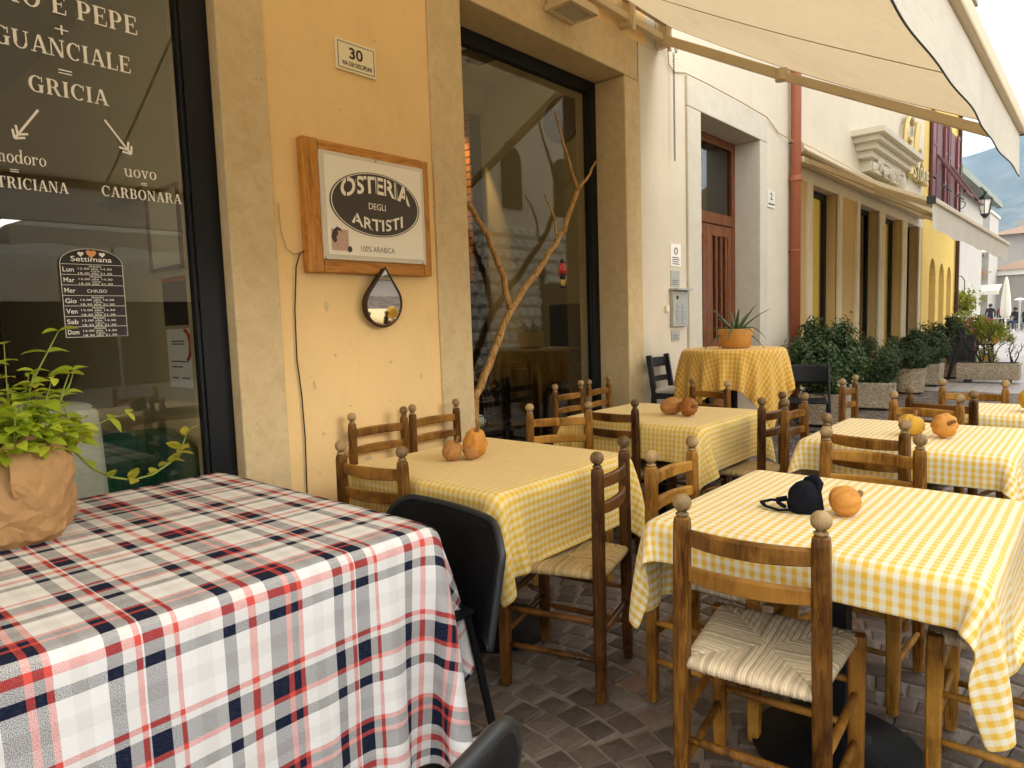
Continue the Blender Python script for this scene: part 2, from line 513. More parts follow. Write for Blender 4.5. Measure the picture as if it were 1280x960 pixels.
MAT['dry_stalk'] = plain('dry_stalk', (0.22, 0.11, 0.035), 0.9, 0, 0.3, 60, 0.4)
MAT['linen'] = plain('pale_linen', (0.52, 0.52, 0.46), 0.95, 0, 0.06, 60, 0.3)
MAT['green_plastic'] = plain('green_plastic', (0.005, 0.075, 0.045), 0.35)
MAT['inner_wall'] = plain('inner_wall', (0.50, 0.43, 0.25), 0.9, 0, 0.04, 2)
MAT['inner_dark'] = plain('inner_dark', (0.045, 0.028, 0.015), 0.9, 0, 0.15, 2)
MAT['inner_ceiling'] = plain('inner_ceiling', (0.66, 0.60, 0.44), 0.9, 0, 0.03, 2)
MAT['dark_floor'] = plain('dark_floor', (0.03, 0.022, 0.015), 0.5, 0, 0.2, 5)
MAT['brick'] = plain('orange_brick', (0.50, 0.20, 0.05), 0.8, 0, 0.3, 12, 0.4)
MAT['burgundy'] = plain('burgundy_shutter', (0.115, 0.022, 0.028), 0.55, 0, 0.15, 6)
MAT['burgundy_pale'] = plain('faded_burgundy', (0.22, 0.06, 0.065), 0.6, 0, 0.15, 6)
MAT['iron'] = plain('dark_iron', (0.03, 0.035, 0.035), 0.5, 0.5)
MAT['roof_tile'] = plain('roof_tile', (0.30, 0.20, 0.135), 0.9, 0, 0.25, 3, 0.4)
MAT['slate'] = plain('grey_green_roof', (0.16, 0.19, 0.16), 0.8)
MAT['yellow_blind'] = plain('yellow_blind', (0.62, 0.42, 0.045), 0.8, 0, 0.15, 1.5)
MAT['lit_blind'] = plain('lit_yellow_blind', (0.62, 0.42, 0.045), 0.8, 0, 0.15, 1.5)
for n_ in MAT['lit_blind'].node_tree.nodes:
    if n_.type == 'BSDF_PRINCIPLED':
        n_.inputs['Emission Color'].default_value = (1.0, 0.66, 0.10, 1)      # the blinds themselves give off the windows' yellow glow
        n_.inputs['Emission Strength'].default_value = 0.10
MAT['gold_metal'] = plain('brass_letters', (0.52, 0.40, 0.16), 0.35, 0.6, 0.1)
MAT['red_paint'] = plain('red_paint', (0.45, 0.02, 0.02), 0.4)
MAT['skin'] = plain('skin', (0.45, 0.26, 0.18), 0.6)
MAT['hair'] = plain('dark_hair', (0.02, 0.014, 0.01), 0.7)
MAT['dark_coat'] = plain('dark_coat', (0.015, 0.015, 0.02), 0.9)
MAT['jeans'] = plain('dark_jeans', (0.03, 0.04, 0.07), 0.9)
MAT['pink_bag'] = plain('pink_bag', (0.55, 0.05, 0.10), 0.6)
MAT['grey_cloth'] = plain('grey_cloth', (0.4, 0.4, 0.42), 0.9)
MAT['cage_wire'] = plain('cage_wire', (0.10, 0.10, 0.10), 0.4, 0.7)


# ------------------------------------------------------------------ geometry helpers
class MB:
    """collects faces and links them as ONE mesh object"""
    def __init__(s):
        s.v, s.f, s.mi = [], [], []
        s.cur = 0

    def add(s, vs, fs):
        b = len(s.v)
        s.v.extend([tuple(p) for p in vs])
        s.f.extend([tuple(b + i for i in f) for f in fs])
        s.mi.extend([s.cur] * len(fs))
        return s

    def box(s, x0, x1, y0, y1, z0, z1):
        vs = [(x, y, z) for z in (z0, z1) for y in (y0, y1) for x in (x0, x1)]
        return s.add(vs, [(0, 2, 3, 1), (4, 5, 7, 6), (0, 1, 5, 4), (2, 6, 7, 3), (0, 4, 6, 2), (1, 3, 7, 5)])

    def obox(s, c, half, mat3):
        vs = []
        for z in (-1, 1):
            for y in (-1, 1):
                for x in (-1, 1):
                    vs.append(Vector(c) + mat3 @ Vector((x * half[0], y * half[1], z * half[2])))
        return s.add(vs, [(0, 2, 3, 1), (4, 5, 7, 6), (0, 1, 5, 4), (2, 6, 7, 3), (0, 4, 6, 2), (1, 3, 7, 5)])

    def bar(s, a, b, w, h, up=(0, 0, 1)):
        a, b = Vector(a), Vector(b)
        d = (b - a)
        L = d.length
        d.normalize()
        u = Vector(up)
        if abs(d.dot(u)) > 0.98:
            u = Vector((1, 0, 0))
        r = d.cross(u).normalized()
        u = r.cross(d)
        m = Matrix((r, d, u)).transposed()
        return s.obox((a + b) / 2, (w / 2, L / 2, h / 2), m)

    def tube(s, pts, rad, n=8, cap=True, squash=None):
        pts = [Vector(p) for p in pts]
        if isinstance(rad, (int, float)):
            rad = [rad] * len(pts)
        rings = []
        ref = None
        for i, p in enumerate(pts):
            d = (pts[min(i + 1, len(pts) - 1)] - pts[max(i - 1, 0)])
            if d.length < 1e-9:
                d = Vector((0, 0, 1))
            d.normalize()
            if ref is None:
                ref = Vector((0, 0, 1)) if abs(d.z) < 0.9 else Vector((1, 0, 0))
            r = d.cross(ref)
            if r.length < 1e-6:
                r = d.cross(Vector((0, 1, 0)))
            r.normalize()
            u = r.cross(d).normalized()
            ref = u
            rings.append([p + (r * cos(2 * pi * k / n) + u * sin(2 * pi * k / n) * (squash or 1)) * rad[i] for k in range(n)])
        vs = [q for r_ in rings for q in r_]
        fs = []
        for i in range(len(pts) - 1):
            for k in range(n):
                k2 = (k + 1) % n
                fs.append((i * n + k, i * n + k2, (i + 1) * n + k2, (i + 1) * n + k))
        if cap:
            fs.append(tuple(reversed(range(n))))
            fs.append(tuple((len(pts) - 1) * n + k for k in range(n)))
        return s.add(vs, fs)

    def lathe(s, prof, c=(0, 0, 0), n=16, sx=1, sy=1, fn=None):
        """prof: list of (r, z) from bottom to top"""
        vs, fs = [], []
        for r, z in prof:
            for k in range(n):
                a = 2 * pi * k / n
                f = fn(a, z) if fn else 1
                vs.append((c[0] + r * cos(a) * sx * f, c[1] + r * sin(a) * sy * f, c[2] + z))
        m = len(prof)
        for i in range(m - 1):
            for k in range(n):
                k2 = (k + 1) % n
                fs.append((i * n + k, i * n + k2, (i + 1) * n + k2, (i + 1) * n + k))
        if prof[0][0] > 1e-6:
            fs.append(tuple(reversed(range(n))))
        if prof[-1][0] > 1e-6:
            fs.append(tuple((m - 1) * n + k for k in range(n)))
        return s.add(vs, fs)

    def prism(s, poly, y0, y1, axis='y'):
        """poly in (x,z) extruded along y (or (y,z) along x, (x,y) along z)"""
        n = len(poly)

        def P(p, t):
            return (p[0], t, p[1]) if axis == 'y' else ((t, p[0], p[1]) if axis == 'x' else (p[0], p[1], t))
        vs = [P(p, y0) for p in poly] + [P(p, y1) for p in poly]
        fs = [tuple(range(n)), tuple(reversed(range(n, 2 * n)))]
        for i in range(n):
            j = (i + 1) % n
            fs.append((i, i + n, j + n, j))
        return s.add(vs, fs)

    def mesh(s, name, smooth=False):
        me = bpy.data.meshes.new(name)
        me.from_pydata(s.v, [], s.f)
        if any(s.mi):
            me.polygons.foreach_set('material_index', s.mi)
        if smooth:
            me.polygons.foreach_set('use_smooth', [True] * len(me.polygons))
        me.update()
        bm = bmesh.new()
        bm.from_mesh(me)
        bmesh.ops.recalc_face_normals(bm, faces=bm.faces)
        bm.to_mesh(me)
        bm.free()
        return me


def link(name, me, mats, parent=None, bevel=0, seg=2, loc=None):
    o = bpy.data.objects.new(name, me)
    COL.objects.link(o)
    if not isinstance(mats, (list, tuple)):
        mats = [mats]
    if me is not None and not me.materials:
        for m in mats:
            me.materials.append(MAT[m] if isinstance(m, str) else m)
    if parent is not None:
        o.parent = parent
    if loc:
        o.location = loc
    if bevel:
        b = o.modifiers.new('bevel', 'BEVEL')
        b.width = bevel
        b.segments = seg
        b.limit_method = 'ANGLE'
        b.angle_limit = radians(40)
    return o


def build(name, mb, mats, parent=None, bevel=0, smooth=False, seg=2, loc=None):
    return link(name, mb.mesh(name, smooth), mats, parent, bevel, seg, loc)


def empty(name, loc=(0, 0, 0), rz=0):
    o = bpy.data.objects.new(name, None)
    o.empty_display_size = 0.1
    COL.objects.link(o)
    o.location = loc
    o.rotation_euler = (0, 0, rz)
    return o


def tag(o, label, cat, group=None):
    o['label'] = label
    o['category'] = cat
    if group:
        o['group'] = group
    return o


def copy_tree(o, parent=None):
    c = o.copy()
    COL.objects.link(c)
    if parent is not None:
        c.parent = parent
    for ch in list(o.children):
        copy_tree(ch, c)
    return c


def copy_thing(root, loc, rz, label, group=None):
    c = copy_tree(root)
    c.location = loc
    c.rotation_euler = (0, 0, rz)
    c['label'] = label
    if group:
        c['group'] = group
    return c


# ------------------------------------------------------------------ writing
_txt = {}


def text_polys(s, bold=0.0):
    """the built-in font as 2D faces (verts, faces, width)"""
    key = (s, bold)
    if key not in _txt:
        cu = bpy.data.curves.new('t', 'FONT')
        cu.body = s
        cu.size = 1
        cu.resolution_u = 4
        cu.offset = bold
        ob = bpy.data.objects.new('t', cu)
        COL.objects.link(ob)
        dg = bpy.context.evaluated_depsgraph_get()
        me = bpy.data.meshes.new_from_object(ob.evaluated_get(dg))
        vs = [(v.co.x, v.co.y) for v in me.vertices]
        fs = [tuple(p.vertices) for p in me.polygons]
        bpy.data.objects.remove(ob)
        bpy.data.curves.remove(cu)
        bpy.data.meshes.remove(me)
        x0 = min(v[0] for v in vs)
        x1 = max(v[0] for v in vs)
        vs = [(x - x0, y) for x, y in vs]
        _txt[key] = (vs, fs, x1 - x0)
    return _txt[key]


def wall_text(mb, s, x0, x1, z, h, y, cap=0.70, bold=0.0, shear=0.0, warp=None):
    """lay writing on a plane facing -Y between x0 and x1, baseline z, capital height h"""
    vs, fs, w = text_polys(s, bold)
    sx = (x1 - x0) / w
    sz = h / cap
    out = []
    for a, b in vs:
        X, Z = x0 + a * sx + shear * b * sz, z + b * sz
        if warp:
            X, Z = warp(X, Z)
        out.append((X, y, Z))
    mb.add(out, fs)


def serif(s):
    """slab-serif glyphs built from bars and arcs; returns (list of quads, width)"""
    TK, TN, SF = .185, .065, .06
    out = []
    pen = 0.0

    def bar(x0, y0, x1, y1, w):
        return [(x0 - w / 2, y0), (x0 + w / 2, y0), (x1 + w / 2, y1), (x1 - w / 2, y1)]

    def hb(x0, x1, y, t=TN):
        return [(x0, y), (x1, y), (x1, y + t), (x0, y + t)]

    def arc(cx, cy, rx, ry, a0, a1, tx, ty, n=18):
        q = []
        for i in range(n):
            a, b = radians(a0 + (a1 - a0) * i / n), radians(a0 + (a1 - a0) * (i + 1) / n)
            q.append([(cx + rx * cos(a), cy + ry * sin(a)), (cx + rx * cos(b), cy + ry * sin(b)),
                      (cx + (rx - tx) * cos(b), cy + (ry - ty) * sin(b)), (cx + (rx - tx) * cos(a), cy + (ry - ty) * sin(a))])
        return q

    def ser(x, y, w=.34):
        return [hb(x - w / 2, x + w / 2, y if y < .5 else y - SF, SF)]
    for ch in s:
        g, w = [], .8
        if ch == ' ':
            w = .38
        elif ch == 'A':
            g = [bar(.15, 0, .43, 1, .075), bar(.75, 0, .47, 1, TK), hb(.24, .64, .28)] + ser(.15, 0, .28) + ser(.75, 0, .36)
            w = .92
        elif ch == 'B':
            g = [bar(.2, 0, .2, 1, TK), hb(.05, .42, 0), hb(.05, .42, .94), hb(.2, .42, .48)]
            g += arc(.40, .74, .28, .26, -90, 90, TK * .9, TN) + arc(.42, .27, .32, .27, -90, 90, TK, TN)
            w = .8
        elif ch == 'C':
            g = arc(.46, .5, .42, .52, 48, 312, TK, TN) + [bar(.76, .64, .76, 1.0, .055), hb(.70, .78, .84, .06)]
            w = .86
        elif ch == 'E':
            g = [bar(.2, 0, .2, 1, TK), hb(.05, .70, 0), hb(.05, .68, .935), hb(.2, .52, .48), bar(.68, 0, .71, .28, .05), bar(.66, .74, .66, 1, .05), bar(.52, .38, .52, .64, .045)]
            w = .78
        elif ch == 'G':
            g = arc(.46, .5, .42, .52, 48, 300, TK, TN) + [bar(.76, .66, .76, 1.0, .055), bar(.70, .0, .70, .44, TK), hb(.54, .86, .42)]
            w = .92
        elif ch == 'I':
            g = [bar(.2, 0, .2, 1, TK)] + ser(.2, 0) + ser(.2, 1)
            w = .42
        elif ch == 'L':
            g = [bar(.2, 0, .2, 1, TK), hb(.05, .68, 0), bar(.66, 0, .69, .32, .05)] + ser(.2, 1)
            w = .74
        elif ch == 'M':
            g = [bar(.14, 0, .14, 1, .07), bar(.2, 1, .5, .05, TK), bar(.86, 1, .52, .05, .07), bar(.88, 0, .88, 1, TK)] + ser(.14, 0, .26) + ser(.88, 0) + ser(.16, 1, .26) + ser(.88, 1, .3)
            w = 1.06
        elif ch == 'N':
            g = [bar(.15, 0, .15, 1, .07), bar(.2, 1, .72, 0, TK), bar(.75, 0, .75, 1, .07)] + ser(.15, 0, .28) + ser(.16, 1, .26) + ser(.75, 1, .28)
            w = .92
        elif ch == 'O':
            g = arc(.46, .5, .42, .52, 0, 360, TK, TN, 30)
            w = .92
        elif ch == 'P':
            g = [bar(.2, 0, .2, 1, TK), hb(.05, .42, .935), hb(.2, .42, .42)] + ser(.2, 0) + arc(.40, .705, .32, .295, -90, 90, TK, TN)
            w = .78
        elif ch == 'R':
            g = [bar(.2, 0, .2, 1, TK), hb(.05, .42, .935), hb(.2, .42, .46)] + ser(.2, 0) + arc(.40, .73, .30, .27, -90, 90, TK, TN)
            g += [bar(.50, .48, .72, 0, TK * .95)] + ser(.75, 0, .24)
            w = .88
        elif ch == 'T':
            g = [bar(.4, 0, .4, 1, TK), hb(.05, .75, .935), bar(.07, .68, .07, 1, .05), bar(.73, .68, .73, 1, .05)] + ser(.4, 0)
            w = .82
        elif ch == 'U':
            g = [bar(.18, .32, .18, 1, TK), bar(.74, .32, .74, 1, .075)] + ser(.18, 1) + ser(.74, 1, .28) + arc(.44, .34, .35, .36, 180, 360, .14, TN)
            w = .92
        elif ch == '+':
            g = [bar(.3, .15, .3, .75, .09), hb(0, .6, .41, .09)]
            w = .6
        elif ch == '=':
            g = [hb(0, .6, .33, .1), hb(0, .6, .57, .1)]
            w = .6
        elif ch == 'o':
            g = arc(.30, .30, .28, .32, 0, 360, .13, .05, 24)
            w = .6
        elif ch == 'm':
            g = [bar(x, 0, x, .58 if k else .6, .12) for k, x in enumerate((.14, .46, .78))] + ser(.14, 0, .25) + ser(.46, 0, .25) + ser(.78, 0, .25) + ser(.08, .6, .16)
            g += arc(.30, .40, .21, .21, 0, 160, .1, .06, 10) + arc(.62, .40, .21, .21, 0, 160, .1, .06, 10)
            w = .94
        elif ch == 'd':
            g = arc(.28, .30, .26, .32, 0, 360, .12, .05, 24) + [bar(.52, 0, .52, 1, .12)] + ser(.58, 0, .2) + ser(.47, 1, .2)
            w = .66
        elif ch == 'p':
            g = arc(.36, .30, .26, .32, 0, 360, .12, .05, 24) + [bar(.14, -.3, .14, .6, .12)] + [hb(0, .3, -.34, .06)] + ser(.08, .6, .16)
            w = .66
        elif ch == 'r':
            g = [bar(.14, 0, .14, .6, .12)] + ser(.16, 0, .28) + ser(.08, .6, .16) + arc(.34, .40, .2, .21, 50, 160, .1, .07, 8) + arc(.44, .5, .08, .08, 0, 360, .08, .08, 8)
            w = .54
        elif ch == 'u':
            g = [bar(.14, .18, .14, .6, .12), bar(.52, 0, .52, .6, .12)] + ser(.08, .6, .18) + ser(.47, .6, .18) + ser(.58, 0, .16) + arc(.33, .22, .24, .24, 180, 340, .1, .07, 10)
            w = .68
        elif ch == 'v':
            g = [bar(.13, .6, .30, 0, .12), bar(.5, .6, .32, 0, .06)] + ser(.13, .6, .26) + ser(.5, .6, .22)
            w = .62
        out += [[(pen + x, y) for x, y in q] for q in g]
        pen += w + .03
    return out, pen


def wall_serif(mb, s, x0, x1, z, h, y):
    qs, w = serif(s)
    sx = (x1 - x0) / w
    for i, q in enumerate(qs):
        yy = y - 0.00002 * (i % 40)          # strokes of one letter never share a plane
        mb.add([(x0 + a * sx, yy, z + b * h) for a, b in q], [(0, 1, 2, 3)])


# ------------------------------------------------------------------ cloth: a small position-based solver
def drape(table, rect, zt, res, seed=1, steps=110, iters=10, boxes=(), noise=0.02, thick=0.004, gust=0.25):
    """table ('rect',hx,hy) or ('disc',r), cloth rect (x0,x1,y0,y1) in table coordinates; returns grid P[n,m,3]"""
    r = np.random.default_rng(seed)
    x0, x1, y0, y1 = rect
    n = max(8, int(round((x1 - x0) / res)) + 1)
    m = max(8, int(round((y1 - y0) / res)) + 1)
    xs, ys = np.linspace(x0, x1, n), np.linspace(y0, y1, m)
    P = np.zeros((n, m, 3))
    P[..., 0], P[..., 1] = np.meshgrid(xs, ys, indexing='ij')
    P[..., 2] = zt + thick
    lx, ly = xs[1] - xs[0], ys[1] - ys[0]
    ld = hypot(lx, ly)
    if table[0] == 'rect':
        inside = (np.abs(P[..., 0]) < table[1] - 0.004) & (np.abs(P[..., 1]) < table[2] - 0.004)
    else:
        inside = np.hypot(P[..., 0], P[..., 1]) < table[1] - 0.004
    W = np.where(inside, 0.0, 1.0)[..., None]
    out = ~inside
    P[..., 2] += np.where(out, r.normal(0, 0.004, (n, m)), 0)
    sm = r.normal(0, 1, (n, m, 3))
    for _ in range(6):
        sm = (sm + np.roll(sm, 1, 0) + np.roll(sm, -1, 0) + np.roll(sm, 1, 1) + np.roll(sm, -1, 1)) / 5
    sm /= max(1e-6, np.abs(sm).max())
    Q = P.copy()
    dt2 = (1 / 60) ** 2

    def con(a, b, L, k):
        pa, pb, wa, wb = P[a], P[b], W[a], W[b]
        d = pb - pa
        l = np.sqrt((d * d).sum(-1, keepdims=True)) + 1e-9
        ws = wa + wb
        c = np.where(ws > 0, k * (l - L) / l / np.where(ws > 0, ws, 1), 0) * d
        P[a] += wa * c
        P[b] -= wb * c
    S = slice
    groups = []
    for o in (0, 1):
        k = (n - o) // 2
        groups.append(((S(o, o + 2 * k, 2), S(None)), (S(o + 1, o + 2 * k, 2), S(None)), lx, 1.0))
        k = (m - o) // 2
        groups.append(((S(None), S(o, o + 2 * k, 2)), (S(None), S(o + 1, o + 2 * k, 2)), ly, 1.0))
    for o in (0, 1):
        k = (n - o) // 2
        groups.append(((S(o, o + 2 * k, 2), S(0, m - 1)), (S(o + 1, o + 2 * k, 2), S(1, m)), ld, 0.35))
        groups.append(((S(o, o + 2 * k, 2), S(1, m)), (S(o + 1, o + 2 * k, 2), S(0, m - 1)), ld, 0.35))
    bends = []
    for o in range(4):
        ia = list(range(o, n - 2, 4))
        if ia:
            bends.append(((ia, S(None)), ([i + 2 for i in ia], S(None)), 2 * lx, 0.12))
        ja = list(range(o, m - 2, 4))
        if ja:
            bends.append(((S(None), ja), (S(None), [j + 2 for j in ja]), 2 * ly, 0.12))
    for st in range(steps):
        V = (P - Q) * (0.965 if st < steps * .6 else 0.9)
        Q = P.copy()
        acc = np.array([0, 0, -9.8]) + (sm * gust * 9.8 if st < steps * .5 else 0)
        P = P + W * (V + acc * dt2)
        for it in range(iters):
            for a, b, L, k in groups:
                con(a, b, L, k)
            if it % 2 == 0:
                for a, b, L, k in bends:
                    con(a, b, L, k)
            if table[0] == 'rect':
                hx, hy = table[1] + thick, table[2] + thick
                dx, dy, dz = hx - np.abs(P[..., 0]), hy - np.abs(P[..., 1]), zt + thick - P[..., 2]
                pen = (dx > 0) & (dy > 0) & (dz > 0) & out
                top = pen & (dz <= np.minimum(dx, dy))
                sx = pen & ~top & (dx <= dy)
                sy = pen & ~top & (dx > dy)
                P[..., 2] = np.where(top, zt + thick, P[..., 2])
                P[..., 0] = np.where(sx, np.sign(P[..., 0]) * hx, P[..., 0])
                P[..., 1] = np.where(sy, np.sign(P[..., 1]) * hy, P[..., 1])
            else:
                R = table[1] + thick
                rr = np.hypot(P[..., 0], P[..., 1]) + 1e-9
                dr, dz = R - rr, zt + thick - P[..., 2]
                pen = (dr > 0) & (dz > 0) & out
                top = pen & (dz <= dr)
                sd = pen & ~top
                P[..., 2] = np.where(top, zt + thick, P[..., 2])
                sc = np.where(sd, R / rr, 1)
                P[..., 0] *= sc
                P[..., 1] *= sc
            for (bx0, bx1, by0, by1, bz0, bz1) in boxes:
                t = 0.006
                d = np.stack([P[..., 0] - bx0 + t, bx1 + t - P[..., 0], P[..., 1] - by0 + t, by1 + t - P[..., 1], bz1 + t - P[..., 2]], -1)
                pen = (d > 0).all(-1) & out & (P[..., 2] > bz0 - t)
                w = d.argmin(-1)
                for q, (ax, val) in enumerate(((0, bx0 - t), (0, bx1 + t), (1, by0 - t), (1, by1 + t), (2, bz1 + t))):
                    P[..., ax] = np.where(pen & (w == q), val, P[..., ax])
            P[..., 2] = np.maximum(P[..., 2], 0.012)
    P[inside, 2] += (sm[inside, 2]) * 0.0015
    return P, xs, ys


def cloth_object(name, P, xs, ys, mat, parent=None, uv0=(0, 0), levels=1, flipv=False):
    n, m, _ = P.shape
    me = bpy.data.meshes.new(name)
    idx = np.arange(n * m).reshape(n, m)
    f = np.stack([idx[:-1, :-1], idx[1:, :-1], idx[1:, 1:], idx[:-1, 1:]], -1).reshape(-1, 4)
    me.from_pydata(P.reshape(-1, 3).tolist(), [], f.tolist())
    uv = me.uv_layers.new(name='UVMap')
    U = np.zeros((n, m, 2))
    U[..., 0], U[..., 1] = np.meshgrid(xs - uv0[0], (uv0[1] - ys) if flipv else (ys - uv0[1]), indexing='ij')
    li = np.zeros(len(me.loops), dtype=np.int32)
    me.loops.foreach_get('vertex_index', li)
    uv.data.foreach_set('uv', U.reshape(-1, 2)[li].ravel())
    me.polygons.foreach_set('use_smooth', [True] * len(me.polygons))
    o = link(name, me, mat, parent)
    so = o.modifiers.new('hem', 'SOLIDIFY')
    so.thickness = 0.0022
    so.offset = 1
    ss = o.modifiers.new('sub', 'SUBSURF')
    ss.levels = levels
    ss.render_levels = levels
    return o


# ================================================================== THE SETTING
# ---------------------------------------------------------------- ground
t = NT('bedding_sand')
v = t.coord()
col = t.mix(t.noise(v, 30, 6, 0.7), (0.15, 0.122, 0.098), (0.29, 0.25, 0.205))
t.set(Base_Color=col, Roughness=0.9)
t.bump(t.noise(v, 80, 4), 0.5, 0.006)
MAT['sand'] = t.m
t = NT('porphyry')
info = t.new('ShaderNodeObjectInfo')
geo = t.new('ShaderNodeNewGeometry')
v = t.coord()
rnd = t.math('FRACT', t.math('ADD', info.outputs['Random'], geo.outputs['Random Per Island']))
base = t.ramp(rnd, [(0.0, (0.085, 0.066, 0.055)), (0.35, (0.15, 0.112, 0.090)), (0.7, (0.22, 0.167, 0.135)), (0.92, (0.25, 0.215, 0.185)), (1.0, (0.27, 0.16, 0.11))])
gp = t.new('ShaderNodeNewGeometry').outputs['Position']
n1 = t.noise(gp, 45, 6, 0.7)
col = t.mix(t.math('MULTIPLY', n1, 0.6), base, dim((0.07, 0.05, 0.042), 0.6))
col = t.mix(t.ramp(t.noise(gp, 120, 3), [(0.66, 0), (0.74, 0.5)]), col, (0.2, 0.17, 0.14))
col = t.mix(t.math('MULTIPLY', t.ramp(t.noise(gp, 1.3, 4), [(0.4, 0), (0.7, 1)]), 0.35), col, (0.10, 0.08, 0.066))
t.set(Base_Color=col, Roughness=t.ramp(n1, [(0.3, 0.38), (0.7, 0.62)]), Specular_IOR_Level=0.3)
t.bump(t.math('ADD', n1, t.math('MULTIPLY', t.noise(gp, 160, 3), 0.3)), 0.6, 0.006)
MAT['porphyry'] = t.m
t = NT('square_paving')
v = t.coord()
br = t.new('ShaderNodeTexBrick')
br.inputs['Scale'].default_value = 1.0
br.inputs['Mortar Size'].default_value = 0.012
br.inputs['Color1'].default_value = (0.30, 0.27, 0.26, 1)
br.inputs['Color2'].default_value = (0.38, 0.35, 0.34, 1)
br.inputs['Mortar'].default_value = (0.2, 0.18, 0.17, 1)
t.link(v, br.inputs['Vector'])
t.set(Base_Color=t.mix(t.math('MULTIPLY', t.noise(v, 0.7, 5), 0.4), br.outputs['Color'], (0.42, 0.39, 0.38)), Roughness=0.5)
MAT['square_paving'] = t.m

mb = MB()
mb.box(-40, 4500, -1500, 1500, -0.5, -0.0125)
ground = build('street_ground', mb, 'sand')
ground['kind'] = 'structure'
mb = MB()
mb.box(13.2, 400, -60, 120, -0.011, -0.004)
sq = build('square_paving', mb, 'square_paving')
sq['kind'] = 'structure'

# cobbles laid in segmental arcs
Fpx = 849.05 * 0.8
Rm = np.array([RIGHT, DOWN, FWD])


def seen(x, y, z=0.0, mg=12):
    q = Rm @ np.array([x, y, z - 1.35])
    if q[2] < 0.3:
        return False
    u, w = Fpx * q[0] / q[2] + 512, Fpx * q[1] / q[2] + 384
    return -mg < u < 1024 + mg and -mg < w < 768 + mg


stones = []
R0, HW, P0 = 1.15, 0.60, 0.107
for k in range(-4, 4):
    yc = 0.35 + k * 2 * HW
    for j in range(-9, 128):
        for i in range(-6, 6):
            s_ = (i + 0.5 + 0.5 * (j % 2)) * 0.104
            if abs(s_) > HW:
                continue
            a = math.asin(s_ / R0)
            x = j * P0 + (R0 - R0 * cos(a)) * -1 + rng.normal(0, 0.003)
            y = yc + s_ + rng.normal(0, 0.003)
            if y > 3.10 or x > 13.2 or (x < -0.9):
                continue
            stones.append((x, y, a, cos(a)))
vis = [(hypot(x, y), q) for q, (x, y, a, c) in enumerate(stones) if seen(x, y) and x > 0.9 and y < 2.2 and (y - 0.9 * x) < 0.55
       and not (x < 1.40 and y > 1.35)]
vis.sort()
near = set(q for d, q in vis[:300])


def cobble_mb(sd):
    r = random.Random(sd)
    mb = MB()
    b, tp = [], []
    for sx, sy in ((-1, -1), (1, -1), (1, 1), (-1, 1)):
        jx, jy = r.uniform(-.004, .004), r.uniform(-.004, .004)
        b.append((sx * .0475 + jx, sy * .0465 + jy))
    vs = [(x, y, -0.03) for x, y in b] + [(x, y, -0.006 + r.uniform(-.001, .001)) for x, y in b] + \
         [(x * .86, y * .86, r.uniform(-.001, .001)) for x, y in b] + [(r.uniform(-.01, .01), r.uniform(-.01, .01), .003 + r.uniform(0, .002))]
    fs = []
    for k in range(4):
        q = (k + 1) % 4
        fs += [(k, q, 4 + q, 4 + k), (4 + k, 4 + q, 8 + q, 8 + k), (8 + k, 8 + q, 12)]
    mb.add(vs, fs)
    return mb


variants = [cobble_mb(i) for i in range(8)]
cob_mesh = [m_.mesh('cobble') for m_ in variants]
for me in cob_mesh:
    me.materials.append(MAT['porphyry'])
rest = MB()
for q, (x, y, a, c) in enumerate(stones):
    tilt = (random.gauss(0, .010), random.gauss(0, .010))
    sx, sy = c * random.uniform(.95, 1.03), random.uniform(.95, 1.03)
    dz = random.uniform(-.003, .001)
    if q in near:
        o = bpy.data.objects.new('cobble', cob_mesh[q % 8])
        COL.objects.link(o)
        o.parent = ground
        o.location = (x, y, dz - .004)
        o.rotation_euler = (tilt[0], tilt[1], a + random.choice((0, pi)))
        o.scale = (sx, sy, 1)
    else:
        src = variants[q % 8]
        ca, sa = cos(a), sin(a)
        vs = []
        for (px, py, pz) in src.v:
            px, py = px * sx, py * sy
            vs.append((x + px * ca - py * sa, y + px * sa + py * ca, pz + dz - .004 + px * tilt[1] + py * tilt[0]))
        rest.add(vs, src.f)
o = build('cobblestones', rest, 'porphyry', ground)
o['kind'] = 'stuff'

# ---------------------------------------------------------------- osteria (near building)
WY = 3.12
ost = empty('osteria_building', (1.5, WY, 0))
tag(ost, 'ochre plastered osteria building with tan stone piers and two tall shop windows', 'building')


def part(name, mb, mat, root, **k):
    """part built in world coordinates, parented to an Empty that is only translated"""
    o = build(name, mb, mat, None, **k)
    o.parent = root
    o.matrix_parent_inverse = Matrix.Identity(4)
    o.location = -Vector(root.location) if root.type == 'EMPTY' and root.parent is None else (0, 0, 0)
    return o


mb = MB()
mb.box(1.812, 2.878, WY, 3.6, 0, 3.72)
mb.box(-5, 5.45, WY + .002, 3.6, 3.722, 9)
mb.box(-5, -1.8, WY, 3.6, 0, 3.72)
part('plaster_wall', mb, 'ochre', ost)
for x0, x1, zt in ((1.57, 1.81, 3.72), (2.88, 3.16, 3.388), (5.08, 5.33, 3.388)):
    mb = MB()
    z = 0
    hs = [zt]
    for h in hs:
        mb.box(x0, x1, WY - .012, 3.62, z, h - .003)
        z = h
    part('stone_pier', mb, 'tan_stone', ost, bevel=.008)
mb = MB()
mb.box(2.88, 5.078, WY - .014, 3.62, 3.392, 3.72)
part('stone_lintel', mb, 'tan_stone', ost, bevel=.008)
mb = MB()
mb.box(5.086, 5.30, WY - .006, 3.62, 3.392, 3.72)
part('corner_block', mb, 'tan_stone', ost, bevel=.006)
mb = MB()
mb.box(-1.8, 1.57, WY - .01, 3.62, 3.55, 3.718)
part('stone_lintel', mb, 'tan_stone', ost, bevel=.008)


